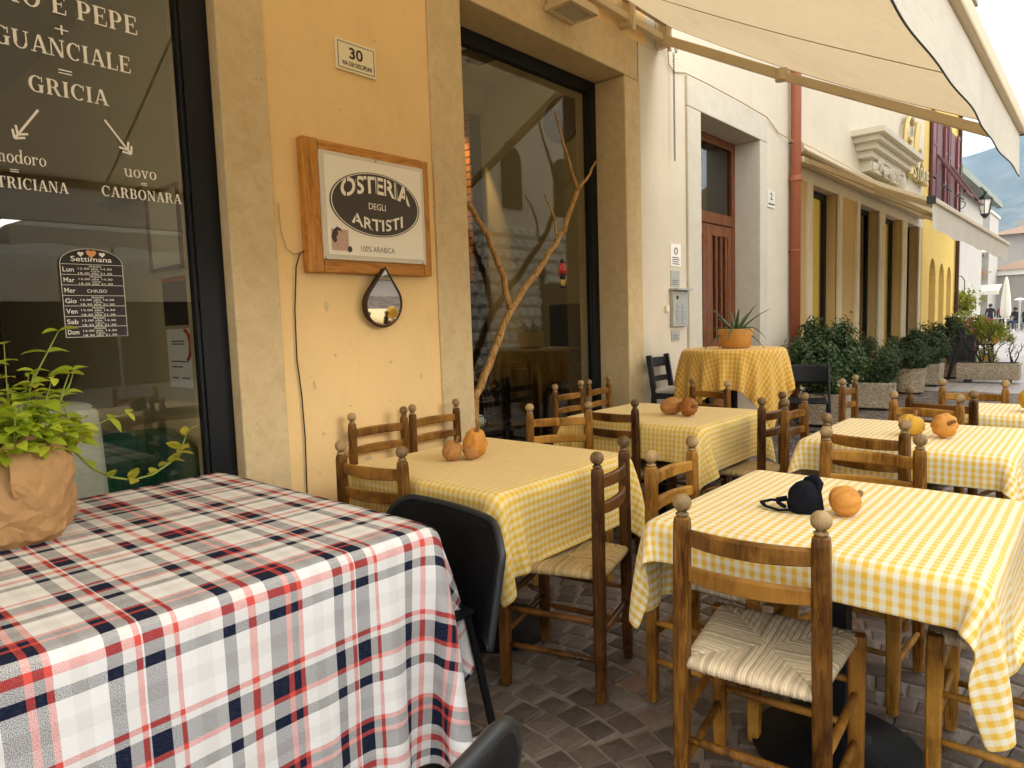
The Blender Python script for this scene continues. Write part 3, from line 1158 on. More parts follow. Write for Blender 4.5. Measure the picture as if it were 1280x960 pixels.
def shop_window(root, x0, x1, z1, y, w, dep, mull=()):
    f = MB()
    f.box(x0, x0 + w, y, y + dep, 0.0, z1)
    f.box(x1 - w, x1, y, y + dep, 0.0, z1)
    f.box(x0 + w, x1 - w, y + .002, y + dep - .002, z1 - w, z1)
    f.box(x0 + w, x1 - w, y + .002, y + dep - .002, 0.0, 0.14)
    # inner step of the profile
    i = w * .82
    for a, b in ((x0 + w, x0 + w + .018), (x1 - w - .018, x1 - w)):
        f.box(a, b, y + .012, y + dep - .012, 0.14, z1 - w)
    for m_ in mull:
        f.box(m_ - .04, m_ + .04, y + .004, y + dep - .004, 0.14, z1 - w)
    fr = part('window_frame', f, 'black_metal', root, bevel=.003)
    g = MB()
    g.box(x0 + w * .6, x1 - w * .6, y + dep * .5 - .003, y + dep * .5 + .003, 0.1, z1 - w * .6)
    gl = build('glass_pane', g, 'glass', fr)
    return fr, gl


win1, pane1 = shop_window(ost, -1.8, 1.568, 3.55, 3.185, .125, .07, ())
win2, pane2 = shop_window(ost, 3.162, 5.078, 3.388, 3.40, .10, .07, ())

# white lettering printed on the first window
let = MB()
YL = 3.216
wall_serif(let, 'CACIO E PEPE', 0.615, 1.275, 2.648, .075, YL)
wall_serif(let, '+', .955, 1.005, 2.560, .062, YL)
wall_serif(let, 'GUANCIALE', .745, 1.235, 2.478, .068, YL)
wall_serif(let, '=', .955, 1.005, 2.398, .05, YL)
wall_serif(let, 'GRICIA', .845, 1.135, 2.322, .062, YL)
wall_serif(let, 'pomodoro', .655, .885, 2.034, .052, YL)
wall_serif(let, '=', .76, .79, 1.988, .032, YL)
wall_serif(let, 'AMATRICIANA', .60, .955, 1.936, .043, YL)
wall_serif(let, 'uovo', 1.170, 1.305, 2.038, .055, YL)
wall_serif(let, '=', 1.235, 1.262, 1.998, .030, YL)
wall_serif(let, 'CARBONARA', 1.075, 1.408, 1.944, .043, YL)


def arrow(mb, x0, z0, x1, z1, y, w=.0085):
    d = Vector((x1 - x0, z1 - z0))
    L = d.length
    d /= L
    n = Vector((-d.y, d.x))

    def quad(p, q, w, dy):
        e = (q - p).normalized()
        m_ = Vector((-e.y, e.x)) * w / 2
        mb.add([(p.x + m_.x, y + dy, p.y + m_.y), (p.x - m_.x, y + dy, p.y - m_.y), (q.x - m_.x, y + dy, q.y - m_.y), (q.x + m_.x, y + dy, q.y + m_.y)], [(0, 1, 2, 3)])
    a, b = Vector((x0, z0)), Vector((x1, z1))
    quad(a, b, w, 0)
    for off, dy in ((0, -.0003), (.020, -.0006)):
        tip = b - d * off
        quad(tip, tip - d * .026 + n * .024, w, dy)
        quad(tip, tip - d * .026 - n * .024, w, dy - .0001)


arrow(let, .872, 2.252, .785, 2.128, YL)
arrow(let, 1.11, 2.262, 1.205, 2.135, YL)
o = build('window_lettering', let, 'print_white', win1)

# chips and holes in the old plaster
rc = random.Random(12)
for cx_, cz_, w_, h_ in ((2.08, 1.475, .018, .035), (2.12, 1.21, .012, .010), (2.07, 1.73, .006, .006), (2.23, 1.735, .006, .006), (2.50, 1.16, .03, .003), (2.20, .93, .012, .008), (2.47, .93, .012, .008),
                        (2.72, 1.05, .012, .02), (1.98, 1.06, .012, .03), (2.02, .80, .02, .012), (2.60, .75, .025, .015), (2.30, .62, .03, .02)):
    pl = [(cx_ + w_ * rc.uniform(.5, 1.1) * cos(a), cz_ + h_ * rc.uniform(.5, 1.1) * sin(a)) for a in np.linspace(0, 2 * pi, 10)[:-1]]
    part('plaster_chip', MB().prism(pl, WY - .0008, WY + .002), 'tan_stone', ost)

# interior of the first room
room = MB()
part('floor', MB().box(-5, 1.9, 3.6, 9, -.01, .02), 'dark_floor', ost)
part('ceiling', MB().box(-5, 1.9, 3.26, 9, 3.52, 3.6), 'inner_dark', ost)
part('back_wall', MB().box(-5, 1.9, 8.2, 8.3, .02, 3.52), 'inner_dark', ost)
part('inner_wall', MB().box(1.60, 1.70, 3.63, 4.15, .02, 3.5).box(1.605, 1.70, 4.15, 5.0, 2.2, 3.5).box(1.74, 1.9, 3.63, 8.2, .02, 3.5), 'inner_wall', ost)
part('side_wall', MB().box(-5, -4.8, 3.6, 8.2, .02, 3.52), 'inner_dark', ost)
# interior of the second room
part('floor', MB().box(2.2, 6.6, 3.62, 7.2, -.01, .02), 'dark_floor', ost)
part('ceiling', MB().box(2.2, 6.6, 3.62, 7.2, 4.25, 4.33), 'inner_ceiling', ost)
part('back_wall', MB().box(2.2, 6.6, 6.9, 7.0, .02, 4.25), 'inner_wall', ost)
part('inner_wall', MB().box(6.40, 6.5, 3.62, 6.9, .02, 4.25), 'inner_wall', ost)
part('side_wall', MB().box(2.2, 2.3, 3.62, 6.9, .02, 4.25), 'inner_wall', ost)
part('ceiling_beam', MB().box(2.3, 6.4, 5.9, 6.1, 3.95, 4.249), 'inner_ceiling', ost)
bp = part('brick_pier', MB().box(6.22, 6.40, 6.02, 6.40, .02, 4.25), 'dark_floor', ost)
z = 1.9
row = 0
bm_me = None
while z < 4.2:
    for k in range(2):
        y0 = 6.025 + k * .19 - (.09 if row % 2 else 0)
        y1 = min(y0 + .175, 6.395)
        y0 = max(y0, 6.022)
        o = build('brick', MB().box(6.195, 6.225, y0, y1, z, z + .075), 'brick', bp, bevel=.004)
    z += .09
    row += 1
# a warm lamp inside lights the brick pier (it is lit in the photograph)
lt = bpy.data.lights.new('brick_spot', 'SPOT')
lt.energy = 22
lt.color = (1.0, .62, .25)
lt.spot_size = radians(38)
lt.shadow_soft_size = .06
lo = bpy.data.objects.new('brick_spot', lt)
COL.objects.link(lo)
lo.location = (5.75, 6.20, 4.15)
lo.rotation_euler = (Vector((5.75, 6.20, 4.15)) - Vector((6.2, 6.20, 3.1))).to_track_quat('Z', 'Y').to_euler()

lt = bpy.data.lights.new('room_fill', 'POINT')  # added fill that brightens the second room, no known source
lt.energy = 2.5
lt.color = (1.0, .80, .50)
lt.shadow_soft_size = .15
lo = bpy.data.objects.new('room_fill', lt)
COL.objects.link(lo)
lo.location = (4.3, 5.2, 3.7)
pl_ = empty('added_pendant', (4.3, 5.2, 3.9))  # unseen pendant added round the fill light
tag(pl_, 'small added pendant round the fill light near the ceiling of the second room', 'lamp')
part('cord', MB().tube([(4.3, 5.2, 3.92), (4.3, 5.2, 4.25)], .008, 6), 'black_metal', pl_)
part('shade', MB().lathe([(.17, 0), (.08, .10), (.03, .14)], (4.3, 5.2, 3.78), 20), 'black_metal', pl_)

# ---------------------------------------------------------------- cream house with the white stone door
hs = empty('cream_house', (7.2, WY, 0))
tag(hs, 'pale cream house front with a white stone doorway and wooden door', 'building')
mb = MB()
mb.box(5.332, 6.188, WY + .003, 3.6, 0, 3.72)
mb.box(8.222, 9.02, WY + .003, 3.6, 0, 3.72)
mb.box(6.188, 8.222, WY + .003, 3.6, 3.652, 3.72)
mb.box(5.452, 9.02, WY + .004, 3.6, 3.722, 9)
part('plaster_wall', mb, 'cream', hs)
part('door_jamb', MB().box(6.19, 6.478, WY - .022, 3.5, .16, 3.368), 'white_stone', hs, bevel=.008)
part('door_jamb', MB().box(8.002, 8.22, WY - .022, 3.5, .16, 3.368), 'white_stone', hs, bevel=.008)
part('door_lintel', MB().box(6.19, 8.22, WY - .024, 3.5, 3.371, 3.65), 'white_stone', hs, bevel=.008)
part('door_step', MB().box(6.19, 8.22, WY - .06, 3.5, 0, .158), 'white_stone', hs, bevel=.01)
df = MB()
y0 = 3.40
df.box(6.48, 6.57, y0, y0 + .07, .16, 3.37)
df.box(7.91, 8.0, y0, y0 + .07, .16, 3.37)
df.box(6.57, 7.91, y0 + .002, y0 + .068, 3.28, 3.37)
df.box(6.57, 7.91, y0 - .01, y0 + .068, 2.40, 2.52)
dfr = part('door_frame', df, 'door_wood', hs, bevel=.004)
build('transom_pane', MB().box(6.57, 7.91, y0 + .03, y0 + .036, 2.52, 3.28), 'glass_dark', dfr)
for lx0, lx1 in ((6.572, 7.237), (7.243, 7.908)):
    dl = MB()
    dl.box(lx0, lx0 + .10, y0 + .005, y0 + .055, .17, 2.395)
    dl.box(lx1 - .10, lx1, y0 + .005, y0 + .055, .17, 2.395)
    dl.box(lx0 + .10, lx1 - .10, y0 + .007, y0 + .053, 2.27, 2.395)
    dl.box(lx0 + .10, lx1 - .10, y0 + .007, y0 + .053, .17, .42)
    dl.box(lx0 + .10, lx1 - .10, y0 + .007, y0 + .053, 1.0, 1.10)
    leaf = part('door_leaf', dl, 'door_wood', hs, bevel=.004)
    build('door_pane', MB().box(lx0 + .10, lx1 - .10, y0 + .044, y0 + .05, .42, 2.27), 'glass_dark', leaf)
    for k in range(4):
        x = lx0 + .135 + k * .132
        build('slat', MB().box(x - .026, x + .026, y0 + .012, y0 + .042, .42, 2.27), 'door_wood', leaf, bevel=.003)
part('hall_wall', MB().box(6.3, 8.3, 3.95, 4.0, 0, 3.6).box(6.3, 6.35, 3.6, 3.95, 0, 3.6).box(8.2, 8.3, 3.6, 3.95, 0, 3.6).box(6.3, 8.3, 3.6, 4.0, 3.6, 3.65), 'inner_dark', hs)

# ---------------------------------------------------------------- shop house with pilasters
sh = empty('shop_house', (13, WY, 0))
tag(sh, 'cream and tan shop house with tall yellow lit windows between pilasters', 'building')
ops = [(9.85, 11.05), (12.20, 13.45), (13.82, 15.25), (15.62, 16.75)]
ZT = 3.12
mb = MB()
xs_ = [9.02] + [q for o_ in ops for q in o_] + [17.28]
for i in range(0, len(xs_), 2):
    mb.box(xs_[i], xs_[i + 1], WY + .003, 3.75, 0, ZT)
part('plaster_wall', mb, 'tan_plaster', sh)
mb = MB()
mb.box(9.02, 17.28, WY + .005, 3.75, ZT + .002, 9.5)
part('upper_wall', mb, 'cream', sh)
for a, b in ops:
    for x0, x1 in ((a - .17, a), (b, b + .17)):
        part('pilaster', MB().box(x0, x1, WY - .035, WY + .02, 0, ZT - .002), 'pilaster', sh, bevel=.006)
    f = MB()
    yy = 3.27
    f.box(a, a + .06, yy, yy + .06, 0, ZT)
    f.box(b - .09, b, yy, yy + .06, 0, ZT)
    f.box(a + .06, b - .09, yy + .002, yy + .058, ZT - .08, ZT)
    f.box(a + .06, b - .09, yy + .002, yy + .058, 0, .1)
    fr = part('shop_window', f, 'black_metal', sh)
    build('glass_pane', MB().box(a + .05, b - .08, yy + .028, yy + .034, .08, ZT - .06), 'glass_dark', fr)
    m_ = 'lit_blind' if a in (9.85, 13.82) else 'inner_dark'
    build('window_blind', MB().box(a + .01, b - .01, yy + .10, yy + .12, 0, ZT - .02), m_, fr)
part('skirting', MB().box(9.02, 9.68, WY - .02, WY + .01, 0, .35).box(11.22, 12.03, WY - .02, WY + .01, 0, .35), 'grey_stone', sh)
# carved stone hood on the upper wall
ped = MB()
for k, (dx, pr, z0, z1) in enumerate(((.55, .16, 3.62, 3.80), (.35, .22, 3.80, 3.90), (.25, .30, 3.90, 4.0), (.12, .38, 4.0, 4.08), (0, .46, 4.08, 4.17))):
    ped.box(11.75 + dx, 14.75 - dx, WY - pr, WY + .01, z0 + .002, z1)
    if k == 0:
        for q in range(9):
            w_ = 12.45 + q * .2
            ped.lathe([(.03, 0), (.10, .05), (.12, .10), (.07, .16), (.02, .19)], (w_, WY - .15 - .03 * (q % 2), 3.60 + .05 * ((q * 5) % 3)), 9, 1.1, .6, lambda a, z: 1 + .2 * sin(4 * a))
hood = part('stone_hood', ped, 'white_stone', sh, bevel=.015)
part('stone_relief', MB().lathe([(.05, 0), (.24, .16), (.28, .34), (.2, .5), (.04, .58)], (14.9, WY - .03, 3.52), 14, 1, .35), 'white_stone', sh, smooth=True)

# ---------------------------------------------------------------- yellow house with burgundy shutters
yh = empty('yellow_house', (19.4, WY, 0))
tag(yh, 'tall yellow house with burgundy shutters and arched ground floor openings', 'building')
mb = MB()
aw = [(18.05, 18.85), (19.25, 19.95), (20.3, 20.95)]
xs_ = [17.284] + [q for o_ in aw for q in o_] + [21.5]
for i in range(0, len(xs_), 2):
    mb.box(xs_[i], xs_[i + 1], WY, 6, 0, 2.62)
for a, b in aw:      # arch heads
    c, r = (a + b) / 2, (b - a) / 2
    n = 10
    for k in range(n):
        t0, t1 = pi - pi * k / n, pi - pi * (k + 1) / n
        p = [(c + r * cos(t0), 2.0 + min(.6, r * sin(t0) * 1.35)), (c + r * cos(t1), 2.0 + min(.6, r * sin(t1) * 1.35))]
        mb.add([(p[0][0], WY, p[0][1]), (p[1][0], WY, p[1][1]), (p[1][0], WY, 2.62), (p[0][0], WY, 2.62),
                (p[0][0], 3.7, p[0][1]), (p[1][0], 3.7, p[1][1])], [(0, 1, 2, 3), (0, 4, 5, 1)])
mb.box(17.284, 21.5, WY + .002, 6, 2.622, 9.3)
part('plaster_wall', mb, 'yellow_plaster', yh)
for a, b in aw:
    part('arched_door', MB().box(a - .05, b + .05, 3.62, 3.68, 0, 2.7), 'bar_wood', yh)
part('cornice', MB().box(17.284, 21.6, WY - .35, WY + .01, 9.0, 9.2).box(17.284, 21.7, WY - .55, WY + .01, 9.21, 9.34), 'white_plaster', yh)
part('downpipe', MB().tube([(21.42, WY - .06, 0), (21.42, WY - .06, 9)], .05, 10), 'bar_wood', yh)
for xw in (18.3, 20.05):
    z0, z1 = 3.6, 5.75
    fr = part('window', MB().box(xw, xw + 1.0, WY - .02, WY + .01, z0, z1), 'burgundy', yh)
    for sx in (-1, 1):
        x0 = xw - .52 if sx < 0 else xw + 1.0
        s_ = MB()
        s_.box(x0, x0 + .06, WY - .075, WY - .03, z0, z1)
        s_.box(x0 + .46, x0 + .52, WY - .075, WY - .03, z0, z1)
        for zz in (z0, z0 + .72, z0 + 1.4, z1 - .08):
            s_.box(x0 + .06, x0 + .46, WY - .073, WY - .032, zz, zz + .08)
        so = part('shutter', s_, 'burgundy' if sx < 0 else 'burgundy_pale', yh)
        for zz in (z0 + .08, z0 + .80, z0 + 1.48):
            build('shutter_panel', MB().box(x0 + .06, x0 + .46, WY - .062, WY - .04, zz + .005, min(zz + .6, z1 - .085)), 'burgundy_pale', so)
    # louvred leaf propped open at the bottom
    pr = MB()
    a0, a1 = Vector((xw, WY - .03, z0 + 1.3)), Vector((xw, WY - .62, z0 + .35))
    for xx in (xw + .03, xw + .97):
        pr.bar((xx, a0.y, a0.z), (xx, a1.y, a1.z), .06, .04)
    pr.bar((xw, a1.y, a1.z), (xw + 1, a1.y, a1.z), .06, .05)
    pl = part('louvred_shutter', pr, 'burgundy', yh)
    for k in range(12):
        f_ = (k + .5) / 12
        y_, z_ = a0.y + (a1.y - a0.y) * f_, a0.z + (a1.z - a0.z) * f_
        build('louvre', MB().bar((xw + .05, y_, z_), (xw + .95, y_, z_), .045, .012, (0, .3, 1)), 'burgundy', pl)
    part('balcony_rail', MB().bar((xw - .1, WY - .2, z0 + .12), (xw + 1.1, WY - .2, z0 + .12), .03, .03).bar((xw - .1, WY - .2, z0 + .55), (xw + 1.1, WY - .2, z0 + .55), .03, .03), 'iron', yh)

# ---------------------------------------------------------------- houses round the far square
gh = empty('grey_roofed_house', (36, 7, 0))
tag(gh, 'white house behind the yellow one with a grey green eave and lamp bracket', 'building')
part('wall', MB().box(29, 40, 4.72, 9, 0, 6.2), 'white_plaster', gh)
part('eave', MB().box(28.7, 40.4, 4.2, 9.2, 6.2, 6.34).box(28.7, 40.4, 4.0, 4.2, 6.08, 6.34), 'slate', gh)
rf = MB()
rf.add([(28.7, 4.1, 6.35), (40.4, 4.1, 6.35), (40.4, 7, 7.6), (28.7, 7, 7.6), (28.7, 9.2, 6.35), (40.4, 9.2, 6.35)], [(0, 1, 2, 3), (3, 2, 5, 4), (0, 3, 4), (1, 5, 2)])
part('roof', rf, 'slate', gh)
wh = empty('white_house', (52, 6.4, 0))
tag(wh, 'white two storey house with a shop awning facing the square', 'building')
part('wall', MB().box(50, 54.2, 5.55, 12, 0, 7.0), 'white_plaster', wh)
part('shop_door', MB().box(49.96, 50.0, 6.1, 6.55, 0, 2.2).box(49.96, 50.0, 6.6, 6.85, 0.6, 2.1), 'black_metal', wh)
part('door_frame', MB().box(49.93, 49.97, 6.3, 6.35, 0, 2.2), 'white_paint', wh)
wf = part('window', MB().box(49.95, 50.0, 6.05, 6.35, 3.7, 4.6), 'inner_dark', wh)
build('orange_curtain', MB().box(49.92, 49.945, 6.1, 6.3, 3.75, 4.5), 'print_orange', wf)
part('parapet', MB().box(49.8, 54.3, 5.45, 12, 7.0, 7.15), 'white_stone', wh)
ch = empty('cream_far_house', (72, 5, 0))
tag(ch, 'cream house with a low hipped tile roof at the far side of the square', 'building')
part('wall', MB().box(70, 84, .5, 7.6, 0, 7.3), 'white_plaster', ch)
rf = MB()
rf.add([(69.3, -.2, 7.3), (84.7, -.2, 7.3), (84.7, 8.2, 7.3), (69.3, 8.2, 7.3), (74, 4, 8.7), (80, 4, 8.7)], [(0, 1, 5, 4), (1, 2, 5), (2, 3, 4, 5), (3, 0, 4), (0, 3, 2, 1)])
rfo = part('roof', rf, 'roof_tile', ch)
build('chimney', MB().box(73, 73.6, 5.6, 6.2, 7.7, 8.7), 'white_plaster', rfo)
pv = empty('square_pavilion', (57, 3.9, 0))
tag(pv, 'low pale pavilion with a grey pyramid roof and plain side walls on the square', 'pavilion')
part('wall', MB().box(54.5, 60, .2, 5.9, 0, 3.42), 'white_plaster', pv)
rf = MB()
rf.add([(54.1, -.1, 3.76), (60.4, -.1, 3.76), (60.4, 6.2, 3.76), (54.1, 6.2, 3.76), (57.2, 3.6, 4.75)], [(0, 1, 4), (1, 2, 4), (2, 3, 4), (3, 0, 4), (0, 3, 2, 1)])
part('roof', rf, 'roof_tile', pv)
part('fascia', MB().box(54.3, 60.2, 0, 6.1, 3.42, 3.755), 'white_paint', pv)

# ---------------------------------------------------------------- mountain
n, m_ = 90, 70
vs, fs = [], []
r2 = np.random.default_rng(3)
ph = r2.uniform(0, 6.28, (14, 2))
fq = r2.normal(0, 1, (14, 2))
for i in range(n):
    for j in range(m_):
        x = 1700 + 2900 * i / (n - 1)
        y = -700 + 1900 * j / (m_ - 1)
        env = max(0, (x - 1700) / 2000)
        h = 800 * min(1, env) ** 1.1 + 120 * max(0, env - 1)
        h *= 0.93 - 0.06 * sin(y / 260 - .6) - .03 * sin(y / 110)
        for q in range(14):
            k = 1 / (140 + 60 * q)
            h += 9 * (1 + .1 * q) * sin(fq[q, 0] * x * k * 3 + fq[q, 1] * y * k * 3 + ph[q, 0]) * min(1, env * 1.5)
        vs.append((x, y, max(h, -.3) - .2))
for i in range(n - 1):
    for j in range(m_ - 1):
        a = i * m_ + j
        fs.append((a, a + m_, a + m_ + 1, a + 1))
t = NT('mountain_forest')
v = t.new('ShaderNodeNewGeometry').outputs['Position']
sep = t.new('ShaderNodeSeparateXYZ')
t.link(v, sep.inputs[0])
n1 = t.noise(v, 0.006, 7, 0.65)
n2 = t.noise(v, 0.03, 6, 0.7)
col = t.mix(t.ramp(n1, [(0.4, 0), (0.62, 1)]), (0.045, 0.06, 0.045), (0.17, 0.17, 0.15))
col = t.mix(t.ramp(n2, [(0.45, 0), (0.7, 0.8)]), col, (0.03, 0.045, 0.035))
sn = t.math('ADD', t.math('MULTIPLY', sep.outputs[2], 1 / 820.0), t.math('MULTIPLY', n2, 0.45))
col = t.mix(t.ramp(sn, [(1.08, 0), (1.0, 0)]) if False else t.ramp(t.math('SUBTRACT', sn, 0.35), [(0.80, 0), (0.92, 0.8)]), col, (0.8, 0.8, 0.82))
t.set(Base_Color=col, Roughness=1.0, Specular_IOR_Level=0.0)
MAT['mountain'] = t.m
mt = build('mountain', MB().add(vs, fs), 'mountain', smooth=True)
mt['kind'] = 'structure'

# ---------------------------------------------------------------- across the street (seen only as reflections)
op = empty('stone_house_opposite', (15, -7.2, 0))
tag(op, 'grey rusticated stone house across the street reflected in the second window', 'building')
part('wall', MB().box(9.6, 26, -12, -7.2, 0, 9.5), 'cream', op)
mb = MB()
for rw in range(12):
    for k in range(46):
        x0 = 9.6 + k * .42 - (.21 if rw % 2 else 0)
        if x0 > 25:
            break
        z0 = .05 + rw * .36
        d = random.uniform(.08, .2)
        mb.add([(x0, -7.2, z0), (x0 + .41, -7.2, z0), (x0 + .41, -7.2, z0 + .34), (x0, -7.2, z0 + .34),
                (x0 + .10, -7.2 + d, z0 + .11), (x0 + .31, -7.2 + d, z0 + .10), (x0 + .30, -7.2 + d * .7, z0 + .25), (x0 + .11, -7.2 + d * .8, z0 + .26)],
               [(4, 5, 6, 7), (0, 1, 5, 4), (1, 2, 6, 5), (2, 3, 7, 6), (3, 0, 4, 7)])
o = part('rusticated_stones', mb, 'grey_stone', op)
o['kind'] = 'stuff'
for xw in (10.6, 13.2, 15.8, 18.4, 21):
    pts = [(xw, 4.9), (xw + .9, 4.9), (xw + .9, 6.4)] + [(xw + .45 + .45 * cos(a), 6.4 + .4 * sin(a)) for a in (0.5, 1.0, 1.57, 2.1, 2.6)] + [(xw, 6.4)]
    part('arched_window', MB().prism(pts, -7.19, -7.14), 'inner_dark', op)
for xw in (12.3, 17.5):
    part('doorway', MB().box(xw, xw + 1.3, -7.19, -7.02, 0, 2.6), 'inner_dark', op)
bal = MB().box(13.4, 15.6, -7.2, -6.5, 7.2, 7.32)
for k in range(16):
    bal.box(13.42 + k * .142, 13.44 + k * .142, -6.54, -6.52, 7.32, 8.1)
bal.box(13.4, 15.6, -6.55, -6.51, 8.1, 8.14)
part('balcony', bal, 'white_stone', op)
kk = empty('low_shop_row', (1, -14, 0))
tag(kk, 'low dark shop row across the street reflected in the first window', 'building')
part('front', MB().box(-9, 9.3, -16, -14, 0, 2.3), 'inner_dark', kk)
part('upper_wall', MB().box(-9, 9.3, -16, -14.002, 2.3, 3.5), 'cream', kk)  # added height that hides the sun's glare from the window reflection
part('cornice', MB().box(-9.1, 9.4, -16, -13.9, 3.5, 3.62), 'white_plaster', kk)


# ================================================================== THINGS ON THE FACADE
# ---------------------------------------------------------------- big awning over the tables
aw_ = empty('shop_awning', (1.5, 1.8, 3.2))
tag(aw_, 'large cream canvas awning stretched out over the restaurant tables', 'awning')
XA0, XA1 = -3.2, 5.70
yw, zw, yf, zf = 3.03, 3.93, .50, 2.52
nx, ny = 60, 14
vs, fs = [], []
for i in range(nx + 1):
    for j in range(ny + 1):
        x = XA0 + (XA1 - XA0) * i / nx
        f_ = j / ny
        sag = -.05 * sin(pi * f_) * (1 + .25 * sin(x * 2.6))
        vs.append((x, yw + (yf - yw) * f_, zw + (zf - zw) * f_ + sag))
for i in range(nx):
    for j in range(ny):
        a = i * (ny + 1) + j
        fs.append((a, a + ny + 1, a + ny + 2, a + 1))
cv = part('canvas', MB().add(vs, fs), 'awning', aw_, smooth=True)
# front bar and valance
part('front_bar', MB().box(XA0, XA1 + .03, yf - .05, yf + .035, zf - .035, zf + .055), 'awning_metal', aw_, bevel=.012)
part('bar_end_cap', MB().box(XA1 + .03, XA1 + .045, yf - .055, yf + .04, zf - .04, zf + .06), 'iron', aw_)
vs, fs = [], []
nx = 120
for i in range(nx + 1):
    x = XA0 + (XA1 - XA0) * i / nx
    for j in range(5):
        f_ = j / 4
        wv = (.008 * sin(x * 3.1) + .004 * sin(x * 8 + 1)) * f_
        vs.append((x, yf - .015 + wv, zf - .03 - .275 * f_ - (.005 * sin(x * 2.3) if j == 4 else 0)))
for i in range(nx):
    for j in range(4):
        a = i * 5 + j
        fs.append((a, a + 5, a + 6, a + 1))
va = part('valance', MB().add(vs, fs), 'awning_white', aw_, smooth=True)
hem = MB().tube([vs[i * 5 + 4] for i in range(nx + 1)], .0038, 6)
build('hem_cord', hem, 'print_dark', va)
for k in range(7):
    x = XA1 - .03 - k * 1.22
    pts = []
    for j in range(15):
        f_ = j / 14
        sag = -.05 * sin(pi * f_) * (1 + .25 * sin(x * 2.6))
        pts.append((x, yw + (yf - yw) * f_, zw + (zf - zw) * f_ + sag - .003))
    sm = MB()
    for j in range(14):
        sm.bar(pts[j], pts[j + 1], .018, .002, (0, .5, 1))
    part('seam', sm, 'seam', aw_)
for xa in (5.58, -1.4):
    am = MB()
    sh_, el, ha = Vector((xa + .04, 3.04, 3.80)), Vector((xa + .02, 2.0, 3.225)), Vector((xa, .56, 2.47))
    am.bar(sh_, el, .055, .075, (0, .5, 1))
    am.bar(el + Vector((0, .01, 0)), ha, .05, .065, (0, .5, 1))
    a_ = part('folding_arm', am, 'awning_metal', aw_, bevel=.006)
    build('elbow_joint', MB().lathe([(.048, -.045), (.048, .045)], el, 14), 'awning_metal', a_, bevel=.004)
# cassette on the wall: roller tube, torsion bar, brackets
part('roller_tube', MB().tube([(XA0, 3.03, 3.96), (5.66, 3.03, 3.96)], .045, 16), 'awning_metal', aw_, smooth=True)
part('torsion_bar', MB().box(XA0, 5.80, 3.02, 3.075, 3.78, 3.835), 'awning_metal', aw_, bevel=.006)
for xb in (5.66, 5.05, 3.1, 1.2):
    part('wall_bracket', MB().box(xb - .03, xb + .03, 3.0, 3.12, 3.74, 4.03).box(xb - .022, xb + .022, 2.985, 3.01, 3.70, 3.90), 'awning_metal', aw_, bevel=.006)
part('winding_eye', MB().tube([(5.86 + .02 * cos(a), 3.04, 3.78 + .03 * sin(a)) for a in np.linspace(0, 6.28, 12)], .005, 6).tube([(5.78, 3.04, 3.80), (5.86, 3.04, 3.81)], .008, 6), 'iron', aw_)

# chain
ch_ = MB()
z = 3.75
k = 0
while z > 2.80:
    pts = []
    for a in np.linspace(0, 2 * pi, 9):
        u, w = .0085 * cos(a), .017 * sin(a)
        pts.append((5.88 + (u if k % 2 else 0), 3.075 + (0 if k % 2 else u), z + w))
    ch_.tube(pts, .0028, 5, False)
    z -= .026
    k += 1
tag(build('hanging_chain', ch_, 'iron'), 'thin metal chain hanging from the awning end beside the white doorway', 'chain')

# floodlight
fl = empty('wall_floodlight', (4.2, 3.05, 3.6))
tag(fl, 'cream wall lamp with ribbed housing fixed above the second window', 'wall lamp')
hsng = MB()
hsng.box(4.04, 4.30, 2.95, 3.10, 3.60, 3.86)
for k in range(10):
    hsng.box(4.045 + k * .0265, 4.055 + k * .0265, 2.935, 2.952, 3.62, 3.86)
part('housing', hsng, 'awning_metal', fl, bevel=.004)
rim = MB()
rim.box(4.0, 4.34, 2.86, 2.90, 3.555, 3.60).box(4.0, 4.34, 3.06, 3.10, 3.555, 3.60).box(4.0, 4.04, 2.9, 3.06, 3.556, 3.599).box(4.30, 4.34, 2.9, 3.06, 3.556, 3.599)
rim.box(4.02, 4.32, 2.88, 3.08, 3.60, 3.63)
part('rim', rim, 'awning_metal', fl, bevel=.006)
part('lens', MB().box(4.04, 4.30, 2.90, 3.06, 3.565, 3.58), 'lamp_lens', fl)

# house number plate 30
hp = empty('house_number_plate', (2.35, 3.10, 2.8))
tag(hp, 'cream enamel house number plate reading 30 on the ochre wall', 'plate')
part('plate', MB().box(2.215, 2.477, 3.106, 3.119, 2.722, 2.882), 'cream_enamel', hp, bevel=.003)
bd = MB()
for a in ((2.228, 2.464, 2.867, 2.870), (2.228, 2.464, 2.734, 2.737)):
    bd.box(a[0], a[1], 3.1045, 3.1055, a[2], a[3])
for a in (2.228, 2.461):
    bd.box(a, a + .003, 3.1045, 3.1055, 2.7372, 2.8668)
part('border_line', bd, 'print_dark', hp)
nt_ = MB()
wall_text(nt_, '30', 2.300, 2.388, 2.793, .056, 3.1042, bold=.02)
part('house_number', nt_, 'print_dark', hp)
nt_ = MB()
wall_text(nt_, 'VIA DEI DISCIPLINI', 2.250, 2.445, 2.752, .023, 3.1042, bold=.012)
part('street_name', nt_, 'print_dark', hp)

